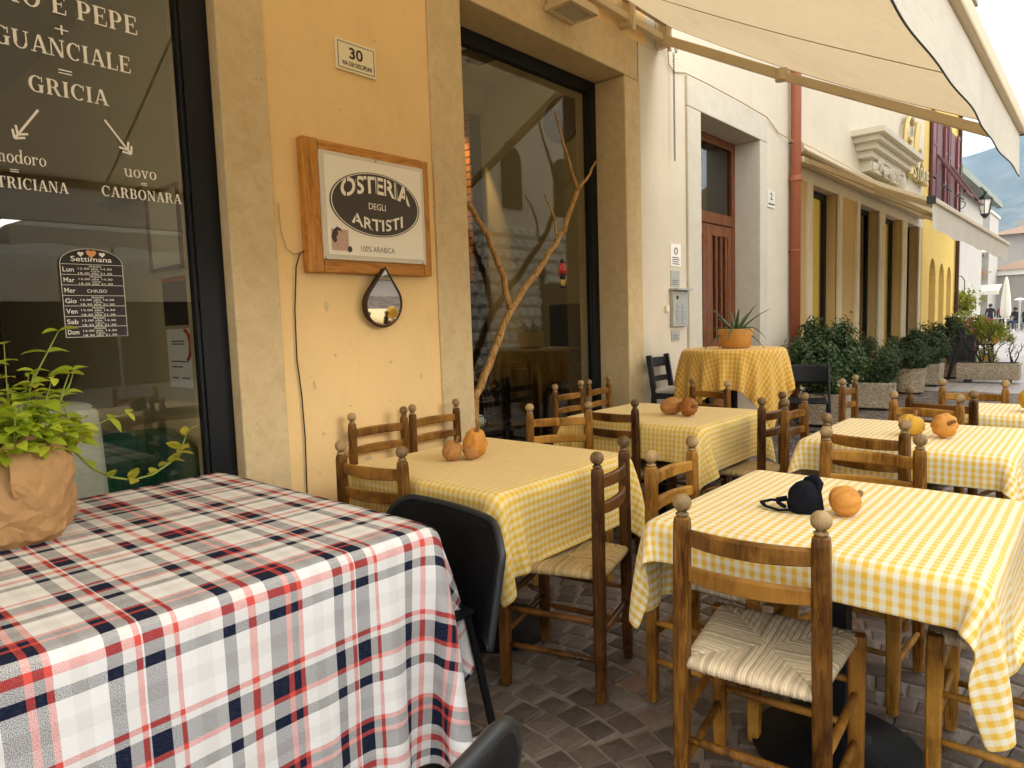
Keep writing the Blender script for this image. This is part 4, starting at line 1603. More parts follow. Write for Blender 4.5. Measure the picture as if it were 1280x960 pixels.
# wooden osteria sign
sg = empty('osteria_sign', (2.36, 3.08, 2.0))
tag(sg, 'pine framed sign with brown oval reading Osteria degli Artisti', 'sign')
SX0, SX1, SZ0, SZ1 = 1.955, 2.80, 1.645, 2.325
part('frame_board', MB().box(SX0, SX0 + .095, 3.07, 3.118, SZ0, SZ1), 'pine', sg, bevel=.006)
part('frame_board', MB().box(SX1 - .058, SX1, 3.071, 3.118, SZ0 + .005, SZ1 - .006), 'pine', sg, bevel=.006)
part('frame_board', MB().box(SX0 + .097, SX1 - .06, 3.072, 3.118, SZ1 - .088, SZ1 - .003), 'pine_x', sg, bevel=.006)
part('frame_board', MB().box(SX0 + .097, SX1 - .06, 3.072, 3.118, SZ0 + .002, SZ0 + .088), 'pine_x', sg, bevel=.006)
PX0, PX1, PZ0, PZ1 = 2.045, 2.745, 1.715, 2.27
part('panel', MB().box(PX0, PX1, 3.058, 3.072, PZ0, PZ1), 'sign_edge', sg, bevel=.003)
part('panel_face', MB().box(PX0 + .025, PX1 - .025, 3.054, 3.0575, PZ0 + .025, PZ1 - .022), 'sign_panel', sg)
ocx, ocz, orx, orz = 2.395, 2.022, .305, .172
ov = [(ocx + orx * cos(a), ocz + orz * sin(a)) for a in np.linspace(0, 2 * pi, 65)[:-1]]
part('oval_emblem', MB().prism(ov, 3.0515, 3.0535), 'print_brown', sg)
rg = MB()
for q in range(64):
    a, b = 2 * pi * q / 64, 2 * pi * (q + 1) / 64
    rg.add([(ocx + s_ * orx * cos(t_), 3.0508, ocz + s_ * orz * sin(t_)) for t_ in (a, b) for s_ in (.955, .975)], [(0, 1, 3, 2)])
part('oval_line', rg, 'sign_panel', sg)
lt_ = MB()


def arcw(mid, half, base, rise):
    return lambda X, Z: (X, Z + rise * (1 - ((X - mid) / half) ** 2) - 0)


wall_text(lt_, 'OSTERIA', ocx - .235, ocx + .235, ocz + .018, .088, 3.0503, bold=.028, warp=lambda X, Z: (X, Z + .045 * (1 - ((X - ocx) / .235) ** 2)))
part('word', lt_, 'sign_panel', sg)
lt_ = MB()
wall_text(lt_, 'DEGLI', ocx - .058, ocx + .058, ocz - .026, .034, 3.0503, bold=.004)
part('word', lt_, 'sign_panel', sg)
lt_ = MB()
wall_text(lt_, 'ARTISTI', ocx - .175, ocx + .175, ocz - .104, .060, 3.0503, bold=.022, warp=lambda X, Z: (X, Z - .035 * (1 - ((X - ocx) / .175) ** 2)))
part('word', lt_, 'sign_panel', sg)
# stencil bridges through the big letters
sb = MB()
for q in range(7):
    x = ocx - .235 + (q + .5) * .47 / 7
    zz = ocz + .018 + .045 * (1 - ((x - ocx) / .235) ** 2)
    sb.add([(x - .004, 3.0498, zz - .004), (x + .004, 3.0498, zz - .004), (x + .010, 3.0498, zz + .094), (x + .002, 3.0498, zz + .094)], [(0, 1, 2, 3)])
    x = ocx - .175 + (q + .5) * .35 / 7
    zz = ocz - .104 - .035 * (1 - ((x - ocx) / .175) ** 2)
    sb.add([(x - .003, 3.0498, zz - .004), (x + .003, 3.0498, zz - .004), (x + .007, 3.0498, zz + .066), (x + .001, 3.0498, zz + .066)], [(0, 1, 2, 3)])
part('stencil_bridge', sb, 'print_brown', sg)
ar = MB()
wall_text(ar, '100% ARABICA', 2.275, 2.505, 1.765, .030, 3.0535, bold=-.004)
part('caption', ar, 'print_brown', sg)
em = MB()
em.box(2.09, 2.195, 3.0518, 3.0538, 1.762, 1.872)
part('picture', em, 'print_pink', sg)
em = MB()
em.prism([(2.088, 1.83), (2.10, 1.865), (2.125, 1.885), (2.15, 1.875), (2.152, 1.862), (2.128, 1.868), (2.13, 1.845), (2.118, 1.832), (2.122, 1.81), (2.105, 1.80)], 3.0500, 3.0514)
em.prism([(2.20 + .014 * cos(a), 1.772 + .016 * sin(a)) for a in np.linspace(0, 2 * pi, 13)[:-1]], 3.0502, 3.0536)
part('figure_print', em, 'print_brown', sg)
for x_, z_ in ((2.405, 2.262), (2.06, 1.722), (2.72, 1.722)):
    part('screw', MB().tube([(x_, 3.05, z_), (x_, 3.06, z_)], .008, 8), 'steel', sg)

# teardrop mirror
mr = empty('teardrop_mirror', (2.418, 3.115, 1.37))
mr.rotation_euler = (radians(7), 0, 0)              # hangs forward from its top
tag(mr, 'small teardrop shaped mirror with a dark metal rim below the sign', 'mirror')
tp = []
for a in np.linspace(radians(-220), radians(40), 30):
    tp.append((2.418 + .123 * cos(a), 1.485 + .122 * sin(a)))
tp.append((2.418, 1.688))
part('mirror_glass', MB().prism(tp, 3.075, 3.085), 'mirror', mr)
part('rim', MB().tube([(x, 3.078, z) for x, z in tp + [tp[0], tp[1]]], .0085, 8), 'bronze', mr)
part('backing', MB().prism([(2.418 + (x - 2.418) * .98, 1.49 + (z - 1.49) * .98) for x, z in tp], 3.087, 3.117), 'bronze', mr)

# cables
pts = [(1.96, 3.10, 1.755), (1.93, 3.105, 1.74), (1.905, 3.105, 1.67), (1.885, 3.108, 1.45), (1.88, 3.108, 1.2), (1.895, 3.108, 1.02), (1.90, 3.108, .8), (1.89, 3.108, .45), (1.88, 3.108, .05)]
tag(build('black_cable', MB().tube(pts, .0036, 6), 'print_dark'), 'thin black cable running down the ochre wall from the sign', 'cable')
pts = [(1.83, 3.11, 1.98), (1.835, 3.11, 1.85), (1.86, 3.11, 1.76), (1.90, 3.11, 1.735), (1.93, 3.112, 1.745)]
tag(build('grey_wire', MB().tube(pts, .0028, 5), 'seam'), 'fine grey wire looping off the stone edge beside the sign', 'wire')
pts = [(5.82, 3.10, 3.78), (5.83, 3.10, 3.66), (5.95, 3.11, 3.62), (6.16, 3.105, 3.665), (6.6, 3.09, 3.665), (7.4, 3.09, 3.668), (8.2, 3.10, 3.665), (8.6, 3.11, 3.56), (8.95, 3.04, 3.50)]
tag(build('roof_cable', MB().tube(pts, .006, 6), 'seam'), 'grey cable running along the top of the white door lintel', 'cable')

# rust red downpipe
dp = empty('downpipe', (9.02, 3.04, 0))
tag(dp, 'rust red painted downpipe running up the cream house corner', 'downpipe')
part('pipe', MB().tube([(9.02, 3.04, 0), (9.02, 3.04, 9)], .062, 18), 'copper_paint', dp, smooth=True)
for z in (3.02, 2.15):
    part('collar', MB().lathe([(.062, 0), (.078, .01), (.078, .06), (.062, .075)] if z > 3 else [(.062, 0), (.068, .005), (.068, .02), (.062, .025)], (9.02, 3.04, z), 18), 'copper_paint', dp)
part('wall_clip', MB().box(9.0, 9.04, 3.09, 3.12, 2.155, 2.17).box(9.0, 9.04, 3.09, 3.12, 3.5, 3.515), 'iron', dp)

# intercom and notices on the white house
ic = empty('intercom_panel', (5.99, 3.1, 1.45))
tag(ic, 'grey metal intercom panel with a small hood beside the white doorway', 'intercom')
part('panel', MB().box(5.84, 6.14, 3.085, 3.122, 1.27, 1.61), 'grey_paint', ic, bevel=.004)
part('hood', MB().box(5.83, 6.15, 3.03, 3.122, 1.612, 1.63), 'grey_paint', ic)
part('speaker', MB().tube([(5.92, 3.080, 1.545), (5.92, 3.09, 1.545)], .018, 12), 'print_dark', ic)
for r_ in range(5):
    for c_ in range(2):
        part('bell_button', MB().box(5.90 + c_ * .11, 5.99 + c_ * .11, 3.080, 3.0865, 1.295 + r_ * .04, 1.325 + r_ * .04), 'steel', ic)
nb = tag(build('junction_box', MB().box(5.74, 5.80, 3.10, 3.123, 1.41, 1.47), 'cream_enamel', bevel=.004), 'small cream junction box left of the intercom panel', 'junction box')
for nm, (x0, x1, z0, z1), lab, mt_ in (('paper_notice', (5.86, 6.06, 1.84, 2.05), 'white printed notice with a round symbol on the white wall, highest of three', 'print_white'),
                                     ('metal_notice', (5.86, 6.03, 1.65, 1.80), 'pale grey metal plate between the printed notice and the intercom', 'grey_paint'),
                                     ('name_label', (5.86, 6.02, 1.13, 1.235), 'pale label plate just below the intercom panel', 'grey_paint')):
    e = empty(nm, ((x0 + x1) / 2, 3.11, z0))
    tag(e, lab, 'notice')
    part('sheet', MB().box(x0, x1, 3.116, 3.1225, z0, z1), mt_, e)
    ln = MB()
    if nm == 'paper_notice':
        ln.tube([(x0 + .10 + .03 * cos(a), 3.114, z1 - .065 + .03 * sin(a)) for a in np.linspace(0, 2 * pi, 14)], .004, 5)
        for q in range(4):
            ln.box(x0 + .03, x1 - .03 - .02 * (q % 2), 3.1135, 3.1155, z0 + .02 + q * .02, z0 + .027 + q * .02)
    else:
        for q in range(3):
            ln.box(x0 + .02, x1 - .03 - .02 * (q % 2), 3.1135, 3.1155, z0 + .02 + q * .018, z0 + .024 + q * .018)
    part('print_line', ln, 'print_dark', e)
hn = empty('small_number_tile', (8.35, 3.1, 2.72))
tag(hn, 'small pale house number tile between white doorway and red pipe', 'tile')
part('tile', MB().box(8.27, 8.50, 3.112, 3.1225, 2.64, 2.84), 'white_paint', hn)
nt_ = MB()
wall_text(nt_, '2', 8.35, 8.42, 2.735, .08, 3.1105, bold=.02)
part('number', nt_, 'print_dark', hn)
part('print_line', MB().box(8.29, 8.48, 3.1095, 3.1115, 2.675, 2.69), 'print_dark', hn)

# ---------------------------------------------------------------- second awning on the shop house
a2 = empty('shop_house_awning', (13, 2.4, 3.1))
tag(a2, 'long cream awning with a white valance over the lit shop windows', 'awning')
B0, B1 = 9.12, 16.9
vs, fs = [], []
for i in range(31):
    for j in range(9):
        f_ = j / 8
        x = B0 + (B1 - B0) * i / 30
        vs.append((x, 3.06 - 1.49 * f_, 3.49 - .87 * f_ - .05 * sin(pi * f_)))
for i in range(30):
    for j in range(8):
        a = i * 9 + j
        fs.append((a, a + 9, a + 10, a + 1))
part('canvas', MB().add(vs, fs), 'awning', a2, smooth=True)
part('front_bar', MB().box(B0, B1, 1.53, 1.60, 2.57, 2.63), 'awning_metal', a2, bevel=.01)
part('bar_end_cap', MB().box(B0 - .03, B0, 1.52, 1.61, 2.55, 2.64), 'iron', a2)
vs, fs = [], []
for i in range(81):
    x = B0 + (B1 - B0) * i / 80
    for j in range(4):
        vs.append((x, 1.56 + .012 * sin(x * 6) * j / 3, 2.57 - .30 * j / 3 - (.012 * sin(x * 3.1) if j == 3 else 0)))
for i in range(80):
    for j in range(3):
        a = i * 4 + j
        fs.append((a, a + 4, a + 5, a + 1))
part('valance', MB().add(vs, fs), 'awning_white', a2, smooth=True)
part('cassette', MB().tube([(B0, 3.03, 3.45), (B1, 3.03, 3.45)], .06, 14).box(B0, B1, 3.0, 3.11, 3.51, 3.53), 'awning_metal', a2)
part('bottom_rail', MB().box(B0, B1, 2.98, 3.08, 3.27, 3.35), 'awning_metal', a2, bevel=.01)
for xa in (9.35, 12.6, 16.4):
    part('folding_arm', MB().bar((xa, 3.02, 3.33), (xa + .5, 2.3, 2.93), .05, .06).bar((xa + .5, 2.3, 2.93), (xa + .1, 1.62, 2.58), .05, .06), 'awning_metal', a2)

# letters on the shop house wall
ss_ = empty('shop_sign', (15.7, 3.0, 4.3))
tag(ss_, 'brass script monogram and capital letters mounted on the cream wall', 'sign')
lm = MB()


def thick_text(s_, x0, x1, z, h, shear=0, bold=.02):
    tm = MB()
    wall_text(tm, s_, x0, x1, z, h, 0, bold=bold, shear=shear)
    # front and back faces with a rim
    n_ = len(tm.v)
    edges = {}
    for f in tm.f:
        for a, b in zip(f, f[1:] + f[:1]):
            edges[(a, b)] = edges.get((a, b), 0) + 1
    vs_ = [(x, 2.98, z_) for x, _, z_ in tm.v] + [(x, 3.10, z_) for x, _, z_ in tm.v]
    fs_ = list(tm.f) + [tuple(n_ + q for q in reversed(f)) for f in tm.f]
    fs_ += [(a, a + n_, b + n_, b) for (a, b) in edges if (b, a) not in edges]
    lm.add(vs_, fs_)


for pts, r_ in (([(15.62, 4.98), (15.45, 5.08), (15.2, 5.02), (15.02, 4.8), (14.98, 4.52), (15.1, 4.34), (15.32, 4.36), (15.46, 4.55), (15.5, 4.75)], .05),
                ([(15.36, 4.62), (15.56, 4.72), (15.62, 4.5), (15.6, 4.2), (15.5, 3.98)], .045),
                ([(15.75, 4.25), (15.85, 4.6), (16.0, 4.98), (16.1, 5.1), (16.12, 4.95), (16.0, 4.5), (15.98, 4.3), (16.08, 4.22), (16.2, 4.32), (16.28, 4.5), (16.22, 4.62)], .042),
                ([(16.3, 4.62), (16.4, 4.4), (16.5, 4.3), (16.62, 4.34)], .04)):
    fine = []
    for i in range(len(pts) - 1):
        p0, p1, p2, p3 = (Vector(pts[max(0, min(len(pts) - 1, i + q))]) for q in (-1, 0, 1, 2))
        for q in range(5):
            u = q / 5
            c_ = .5 * ((2 * p1) + (p2 - p0) * u + (2 * p0 - 5 * p1 + 4 * p2 - p3) * u * u + (3 * p1 - p0 - 3 * p2 + p3) * u ** 3)
            fine.append((c_.x, 3.03, c_.y))
    lm.tube(fine, r_, 8)
part('monogram', lm, 'gold_metal', ss_)
for q_, ch_l in enumerate('STORE'):
    lm = MB()
    thick_text(ch_l, 15.55 + q_ * .305, 15.55 + q_ * .305 + .25, 3.98, .27, 0, .025)
    part('letter', lm, 'gold_metal', ss_)


# street lamp on a bracket
sl = empty('street_lamp', (33, 4.7, 5.4))
tag(sl, 'old style iron lantern on a curled bracket against the mountain', 'street lamp')
bk = MB()
pts = [(33, 4.72, 5.2), (33, 4.62, 5.75)] + [(33, 4.12 + .5 * cos(a), 6.0 + .42 * sin(a)) for a in np.linspace(0.2, pi, 12)]
bk.tube(pts, .03, 8)
bk.tube([(33, 4.62, 5.75)] + [(33, 4.45 + .17 * cos(a), 5.72 + .15 * sin(a)) for a in np.linspace(0.2, 5, 10)], .018, 6)
part('bracket', bk, 'iron', sl)
lc = (33, 3.62, 5.25)
cg = MB()
for k in range(6):
    a = k * pi / 3
    cg.bar((lc[0] + .15 * cos(a), lc[1] + .15 * sin(a), lc[2]), (lc[0] + .25 * cos(a), lc[1] + .25 * sin(a), lc[2] + .55), .025, .025)
cg.lathe([(.05, -.16), (.16, -.03), (.17, .01)], lc, 6)
part('frame', cg, 'iron', sl)
part('roof_cap', MB().lathe([(.30, .55), (.28, .6), (.12, .74), (.07, .78), (.07, .86), (.02, .9)], lc, 6), 'iron', sl)
part('lamp_glass', MB().lathe([(.14, .012), (.235, .545)], lc, 6), 'white_paint', sl)
sl.location = (33, 4.91, 5.2)


# ================================================================== TABLES
GT = 'tables under yellow checked cloths'
GC = 'yellow checked tablecloths'


def make_table(cx, cy, hx, hy, zt, lab):
    e = empty('pedestal_table', (cx, cy, 0))
    tag(e, lab, 'table', GT)
    build('tabletop', MB().box(-hx + .014, hx - .014, -hy + .014, hy - .014, zt - .035, zt - .004), 'bar_wood', e, bevel=.006)
    build('column', MB().box(-.035, .035, -.035, .035, .035, zt - .036), 'black_metal', e, bevel=.004)
    b = MB()
    b.lathe([(.245, 0), (.25, .012), (.10, .05), (.06, .07)], (0, 0, 0), 24)
    build('base_plate', b, 'black_metal', e, bevel=.003)
    return e


def make_cloth(cx, cy, hx, hy, zt, over, lab, seed, res=.024, boxes=(), group=GC, rot=0, gust=.25, mat='gingham'):
    W, E_, S_, N_ = over
    P, xs, ys = drape(('rect', hx, hy), (-hx - W, hx + E_, -hy - S_, hy + N_), zt, res, seed, boxes=[(a - cx, b - cx, c - cy, d - cy, e, f) for a, b, c, d, e, f in boxes], gust=gust)
    P = P + np.array([cx, cy, 0])
    o = cloth_object('tablecloth', P, xs, ys, mat)
    tag(o, lab, 'tablecloth', group)
    return o


TB = [
    # cx, cy, hx, hy, overhang W,E,S,N, seat boxes, what
    (2.145, .595, .425, .425, (.105, .2, .30, .27), [(1.60, 1.98, .45, .84, .3, .47), (2.1, 2.5, -.03, .37, .3, .47)], 'with the black cap'),
    (2.135, 2.02, .445, .45, (.17, .2, .27, .12), [(1.93, 2.32, 1.34, 1.76, .3, .47), (1.63, 2.0, 1.98, 2.36, .3, .47)], 'with brown gourds below the mirror'),
    (3.79, 2.085, .43, .465, (.19, .2, .25, .2), [(3.68, 4.07, 1.43, 1.83, .3, .47), (3.36, 3.74, 1.98, 2.37, .3, .47)], 'with striped gourds by the second window'),
    (3.70, .68, .42, .42, (.13, .16, .26, .26), [(3.22, 3.6, .6, .97, .3, .47), (3.67, 4.05, .93, 1.3, .3, .47)], 'with two yellow gourds on the right'),
    (4.86, .20, .29, .43, (.10, .12, .2, .2), [], 'farthest away at the right edge'),
]
for k, (cx, cy, hx, hy, ov_, bx, lab) in enumerate(TB):
    make_table(cx, cy, hx, hy, .755, 'pedestal table under the yellow checked cloth ' + lab)
    make_cloth(cx, cy, hx, hy, .755, ov_, 'yellow checked cloth on the table ' + lab, 11 + k, .024 if k < 2 else .03, bx, mat='gingham_shaded' if k in (1, 2) else 'gingham')

# high round table with its cloth
rt = empty('high_round_table', (5.50, 2.36, 0))
tag(rt, 'high round bar table under a long yellow checked cloth by the white doorway', 'table')
build('tabletop', MB().lathe([(.395, 1.04), (.40, 1.045), (.40, 1.070), (.395, 1.075)], (0, 0, 0), 40), 'bar_wood', rt)
build('column', MB().tube([(0, 0, .04), (0, 0, 1.05)], .035, 14), 'black_metal', rt)
build('base_plate', MB().lathe([(.24, 0), (.24, .015), (.08, .04), (.04, .06)], (0, 0, 0), 24), 'black_metal', rt)
P, xs, ys = drape(('disc', .415), (-.70, .70, -.70, .70), 1.08, .028, 31, steps=130, gust=.4)
a = radians(18)
R2 = np.array([[cos(a), -sin(a), 0], [sin(a), cos(a), 0], [0, 0, 1]])
P = P @ R2.T + np.array([5.50, 2.36, 0])
tag(cloth_object('tablecloth', P, xs, ys, 'gingham_deep'), 'long yellow checked cloth draped over the high round table below the aloe', 'tablecloth', GC)

# long table with the plaid cloth in the foreground
lt_ = empty('long_table', (.56, 2.21, 0))
tag(lt_, 'long table hidden under the plaid cloth in the left foreground', 'table')
build('tabletop', MB().box(-.79, .798, -.685, .685, .705, .736), 'bar_wood', lt_, bevel=.004)
for sx in (-.74, .75):
    for sy in (-.64, .64):
        build('leg', MB().box(sx - .025, sx + .025, sy - .025, sy + .025, 0, .704), 'black_metal', lt_)
P, xs, ys = drape(('rect', .815, .70), (-.90, .815 + .39, -.70 - .64, .75), .742, .03, 42, steps=150, iters=14, gust=.22)
P = P + np.array([.56, 2.21, 0])
tag(cloth_object('plaid_tablecloth', P, xs, ys, 'plaid', uv0=(.798 - .56, -.70), levels=2, flipv=True), 'white cloth with navy and red plaid covering the foreground table', 'tablecloth')

# ================================================================== RUSH SEATED CHAIRS
GCH = 'rush seated wooden chairs round the tables'


def rush_mesh():
    n = 120
    vs, fs = [], []
    y0, y1, zt = -.012, .385, .462

    def ht(u, w):
        m_ = max(abs(u), abs(w))
        crown = .010 * (m_ ** 2) - .014 * m_ ** 14
        if abs(w) >= abs(u):
            s_ = u * 24
        else:
            s_ = w * 24
        ridge = .0034 * abs(sin(pi * s_)) ** .6
        seam = -.004 * math.exp(-((abs(u) - abs(w)) / .025) ** 2) * m_
        rnd_ = .0008 * sin(37 * u + 11 * w) * sin(23 * w - 5 * u)
        return zt + crown + ridge + seam + rnd_
    for i in range(n + 1):
        for j in range(n + 1):
            u, w = -1 + 2 * i / n, -1 + 2 * j / n
            y = (y0 + y1) / 2 + w * (y1 - y0) / 2
            hw = .166 + .030 * (w + 1) / 2
            e = (1 - .012 * u * u)
            vs.append((u * hw, y * 1.0 + .006 * (1 - u * u) * (1 if w > 0 else -1) * abs(w), ht(u, w)))
    N = n + 1
    for i in range(n):
        for j in range(n):
            a = i * N + j
            fs.append((a, a + N, a + N + 1, a + 1))
    # rolled edge and underside
    ring = [i * N for i in range(N)] + [n * N + j for j in range(1, N)] + [i * N + n for i in range(n - 1, -1, -1)] + [j for j in range(n - 1, 0, -1)]
    prev = ring
    for dz, sc in ((-.007, 1.008), (-.015, 1.0), (-.021, .97)):
        cur = []
        for q, idx in enumerate(ring):
            x, y, z = vs[idx]
            rr = 1 + (.006 * (q % 2))
            cur.append(len(vs))
            vs.append((x * sc * rr, (y - .19) * sc * rr + .19, z + dz))
        for q in range(len(ring)):
            q2 = (q + 1) % len(ring)
            fs.append((prev[q], cur[q], cur[q2], prev[q2]))
        prev = cur
    c = len(vs)
    vs.append((0, .19, .425))
    for q in range(len(ring)):
        fs.append((prev[q], c, prev[(q + 1) % len(ring)]))
    me = MB().add(vs, fs).mesh('seat', True)
    ca = me.color_attributes.new('cord', 'FLOAT_COLOR', 'POINT')
    rr = random.Random(4)
    tint = [rr.uniform(.3, 1.0) for _ in range(200)]
    for q, vv in enumerate(me.vertices):
        u, w = vv.co.x / (.166 + .03 * (vv.co.y / .385)), (vv.co.y - .186) / .199
        s_ = (u if abs(w) >= abs(u) else w) * 24
        k = tint[int(s_ + 50) + (100 if abs(w) >= abs(u) else 0)]
        k = k * (.12 + .88 * abs(sin(pi * s_)) ** .6)  # grooves darkened: shade between the cords put into the colour
        ca.data[q].color = (k, k, k, 1)
    return me


RUSH = rush_mesh()


def post_mb(sx, lean):
    mb = MB()
    xb, xt = .176 * sx, .166 * sx
    prof = [(0, .017), (.05, .0185), (.30, .0205), (.44, .021), (.60, .021), (.82, .0205), (.838, .0185), (.842, .014)]
    vs, fs = [], []
    for z, h in prof:
        f_ = z / .84
        x = xb + (xt - xb) * f_
        y = -lean * max(0, (z - .44) / .4) ** 1.0 + lean
        for dx, dy in ((-1, -.6), (-.6, -1), (.6, -1), (1, -.6), (1, .6), (.6, 1), (-.6, 1), (-1, .6)):
            vs.append((x + dx * h, y + dy * h, z))
    m_ = len(prof)
    for i in range(m_ - 1):
        for k in range(8):
            k2 = (k + 1) % 8
            fs.append((i * 8 + k, i * 8 + k2, i * 8 + 8 + k2, i * 8 + 8 + k))
    fs.append(tuple(reversed(range(8))))
    fs.append(tuple((m_ - 1) * 8 + k for k in range(8)))
    return mb.add(vs, fs), (xt, 0)


def make_chair(wood_, rush_):
    root = empty('rush_seat_chair')
    for sx in (-1, 1):
        mb, (xt, yt) = post_mb(sx, 0.0)
        p = build('rear_post', mb, wood_, root, bevel=.002)
        fin = [(.010, .840), (.017, .846), (.017, .850), (.011, .854), (.0125, .857), (.019, .862), (.0235, .871), (.0242, .879), (.021, .890), (.013, .898), (.0, .901)]
        build('finial', MB().lathe(fin, (xt, yt, 0), 16), 'finial_dark' if wood_ == 'chair_dark' else 'finial', p, smooth=True)
    for sx in (-1, 1):
        mb = MB()
        vs = []
        for z, h in ((0, .0165), (.06, .019), (.40, .021), (.462, .0205), (.466, .018)):
            for dx, dy in ((-1, -.7), (-.7, -1), (.7, -1), (1, -.7), (1, .7), (.7, 1), (-.7, 1), (-1, .7)):
                vs.append((.192 * sx + dx * h, .365 + dy * h, z))
        fs = [(i * 8 + k, i * 8 + (k + 1) % 8, i * 8 + 8 + (k + 1) % 8, i * 8 + 8 + k) for i in range(4) for k in range(8)]
        fs += [tuple(reversed(range(8))), tuple(32 + k for k in range(8))]
        build('front_leg', mb.add(vs, fs), wood_, root)
    for z0, h, bow in ((.766, .042, .030), (.672, .040, .026)):
        vs, fs = [], []
        n = 10
        for i in range(n + 1):
            s_ = -1 + 2 * i / n
            y = -bow * (1 - s_ * s_) + .002
            c = .006 * (1 - s_ * s_)
            for dy, dz in ((-.010, 0.004), (-.010, h - .006 + c), (-.004, h + c), (.006, h + c), (.010, h - .008 + c), (.010, .006), (.004, 0), (-.004, 0)):
                vs.append((s_ * .152, y + dy, z0 + dz - .004 * (1 - s_ * s_)))
        for i in range(n):
            for k in range(8):
                k2 = (k + 1) % 8
                fs.append((i * 8 + k, i * 8 + k2, i * 8 + 8 + k2, i * 8 + 8 + k))
        fs += [tuple(reversed(range(8))), tuple(n * 8 + k for k in range(8))]
        build('slat', MB().add(vs, fs), wood_, root, smooth=False)
    link('seat', RUSH.copy() if RUSH.materials else RUSH.copy(), rush_, root)

    def rod(a, b, r=.0115):
        a, b = Vector(a), Vector(b)
        pts = [a + (b - a) * f_ for f_ in (0, .2, .5, .8, 1)]
        build('stretcher', MB().tube(pts, [r * .8, r, r * 1.1, r, r * .8], 8), wood_, root, smooth=True)
    for sx in (-1, 1):
        for z in (.15, .29):
            rod((.175 * sx, .016, z), (.190 * sx, .35, z + .01))
    rod((-.175, .365, .20), (.175, .365, .20))
    rod((-.175, .365, .33), (.175, .365, .33))
    rod((-.160, .0, .24), (.160, .0, .24))
    return root


PROTO = {'m': make_chair('chair', 'rush'), 'd': make_chair('chair_dark', 'rush_dark'), 'l': make_chair('chair_light', 'rush')}
used = set()


def chair(kind, x, y, deg, lab):
    p = PROTO[kind]
    if kind in used:
        c = copy_thing(p, (x, y, 0), radians(deg), lab, GCH)
    else:
        used.add(kind)
        c = p
        c.location, c.rotation_euler = (x, y, 0), (0, 0, radians(deg))
        c['label'], c['group'] = lab, GCH
    c['category'] = 'chair'
    return c


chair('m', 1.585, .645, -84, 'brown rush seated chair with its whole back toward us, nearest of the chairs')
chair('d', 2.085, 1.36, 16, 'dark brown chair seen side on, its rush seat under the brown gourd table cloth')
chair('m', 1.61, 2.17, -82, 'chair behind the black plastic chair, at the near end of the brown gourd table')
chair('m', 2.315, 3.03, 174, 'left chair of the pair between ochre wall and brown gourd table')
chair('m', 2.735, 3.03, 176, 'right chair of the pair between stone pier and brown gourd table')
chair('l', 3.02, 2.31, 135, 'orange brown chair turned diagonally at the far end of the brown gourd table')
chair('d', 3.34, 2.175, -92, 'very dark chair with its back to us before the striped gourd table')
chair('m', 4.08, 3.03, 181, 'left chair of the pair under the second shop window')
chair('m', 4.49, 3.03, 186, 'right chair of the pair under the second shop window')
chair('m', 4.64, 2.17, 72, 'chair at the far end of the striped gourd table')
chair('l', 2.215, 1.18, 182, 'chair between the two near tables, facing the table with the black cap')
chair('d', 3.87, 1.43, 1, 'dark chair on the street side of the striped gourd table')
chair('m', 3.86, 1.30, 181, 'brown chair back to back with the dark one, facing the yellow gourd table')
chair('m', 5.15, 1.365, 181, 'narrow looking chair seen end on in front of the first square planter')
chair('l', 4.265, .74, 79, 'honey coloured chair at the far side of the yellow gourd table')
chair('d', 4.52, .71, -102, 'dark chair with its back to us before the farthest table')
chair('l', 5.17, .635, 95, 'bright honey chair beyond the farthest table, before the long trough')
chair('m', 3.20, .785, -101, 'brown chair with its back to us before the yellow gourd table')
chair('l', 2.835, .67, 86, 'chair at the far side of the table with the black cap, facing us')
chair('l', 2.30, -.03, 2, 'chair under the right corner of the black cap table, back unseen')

# ---------------------------------------------------------------- other seats
bs = empty('bar_stool', (5.47, 3.0, 0), radians(184))
tag(bs, 'black wooden bar stool with two back slats against the white wall', 'bar stool')
for sx in (-1, 1):
    build('rear_leg', MB().bar((.20 * sx, -.03, 0), (.185 * sx, 0, .70), .04, .04).bar((.185 * sx, 0, .70), (.18 * sx, -.05, 1.03), .045, .035), 'black_wood', bs, bevel=.004)
    build('front_leg', MB().bar((.20 * sx, .38, 0), (.185 * sx, .34, .68), .04, .04), 'black_wood', bs, bevel=.004)
    build('stretcher', MB().bar((.195 * sx, 0, .3), (.195 * sx, .36, .3), .025, .03), 'black_wood', bs)
build('stretcher', MB().bar((-.19, .365, .24), (.19, .365, .24), .03, .03), 'black_wood', bs)
for z, h in ((.93, .085), (.80, .05)):
    s_ = MB()
    for k in range(6):
        a, b = -.165 + .33 * k / 6, -.165 + .33 * (k + 1) / 6
        s_.bar((a, -.02 - (z - .7) * .15 - .025 * (1 - (a / .165) ** 2), z + h / 2 - .01), (b, -.02 - (z - .7) * .15 - .025 * (1 - (b / .165) ** 2), z + h / 2 - .01), .018, h)
    build('back_slat', s_, 'black_wood', bs)
build('seat', MB().box(-.20, .20, -.01, .37, .70, .735), 'linen', bs, bevel=.012)
build('seat_frame', MB().box(-.195, .195, 0, .36, .65, .699), 'black_wood', bs)

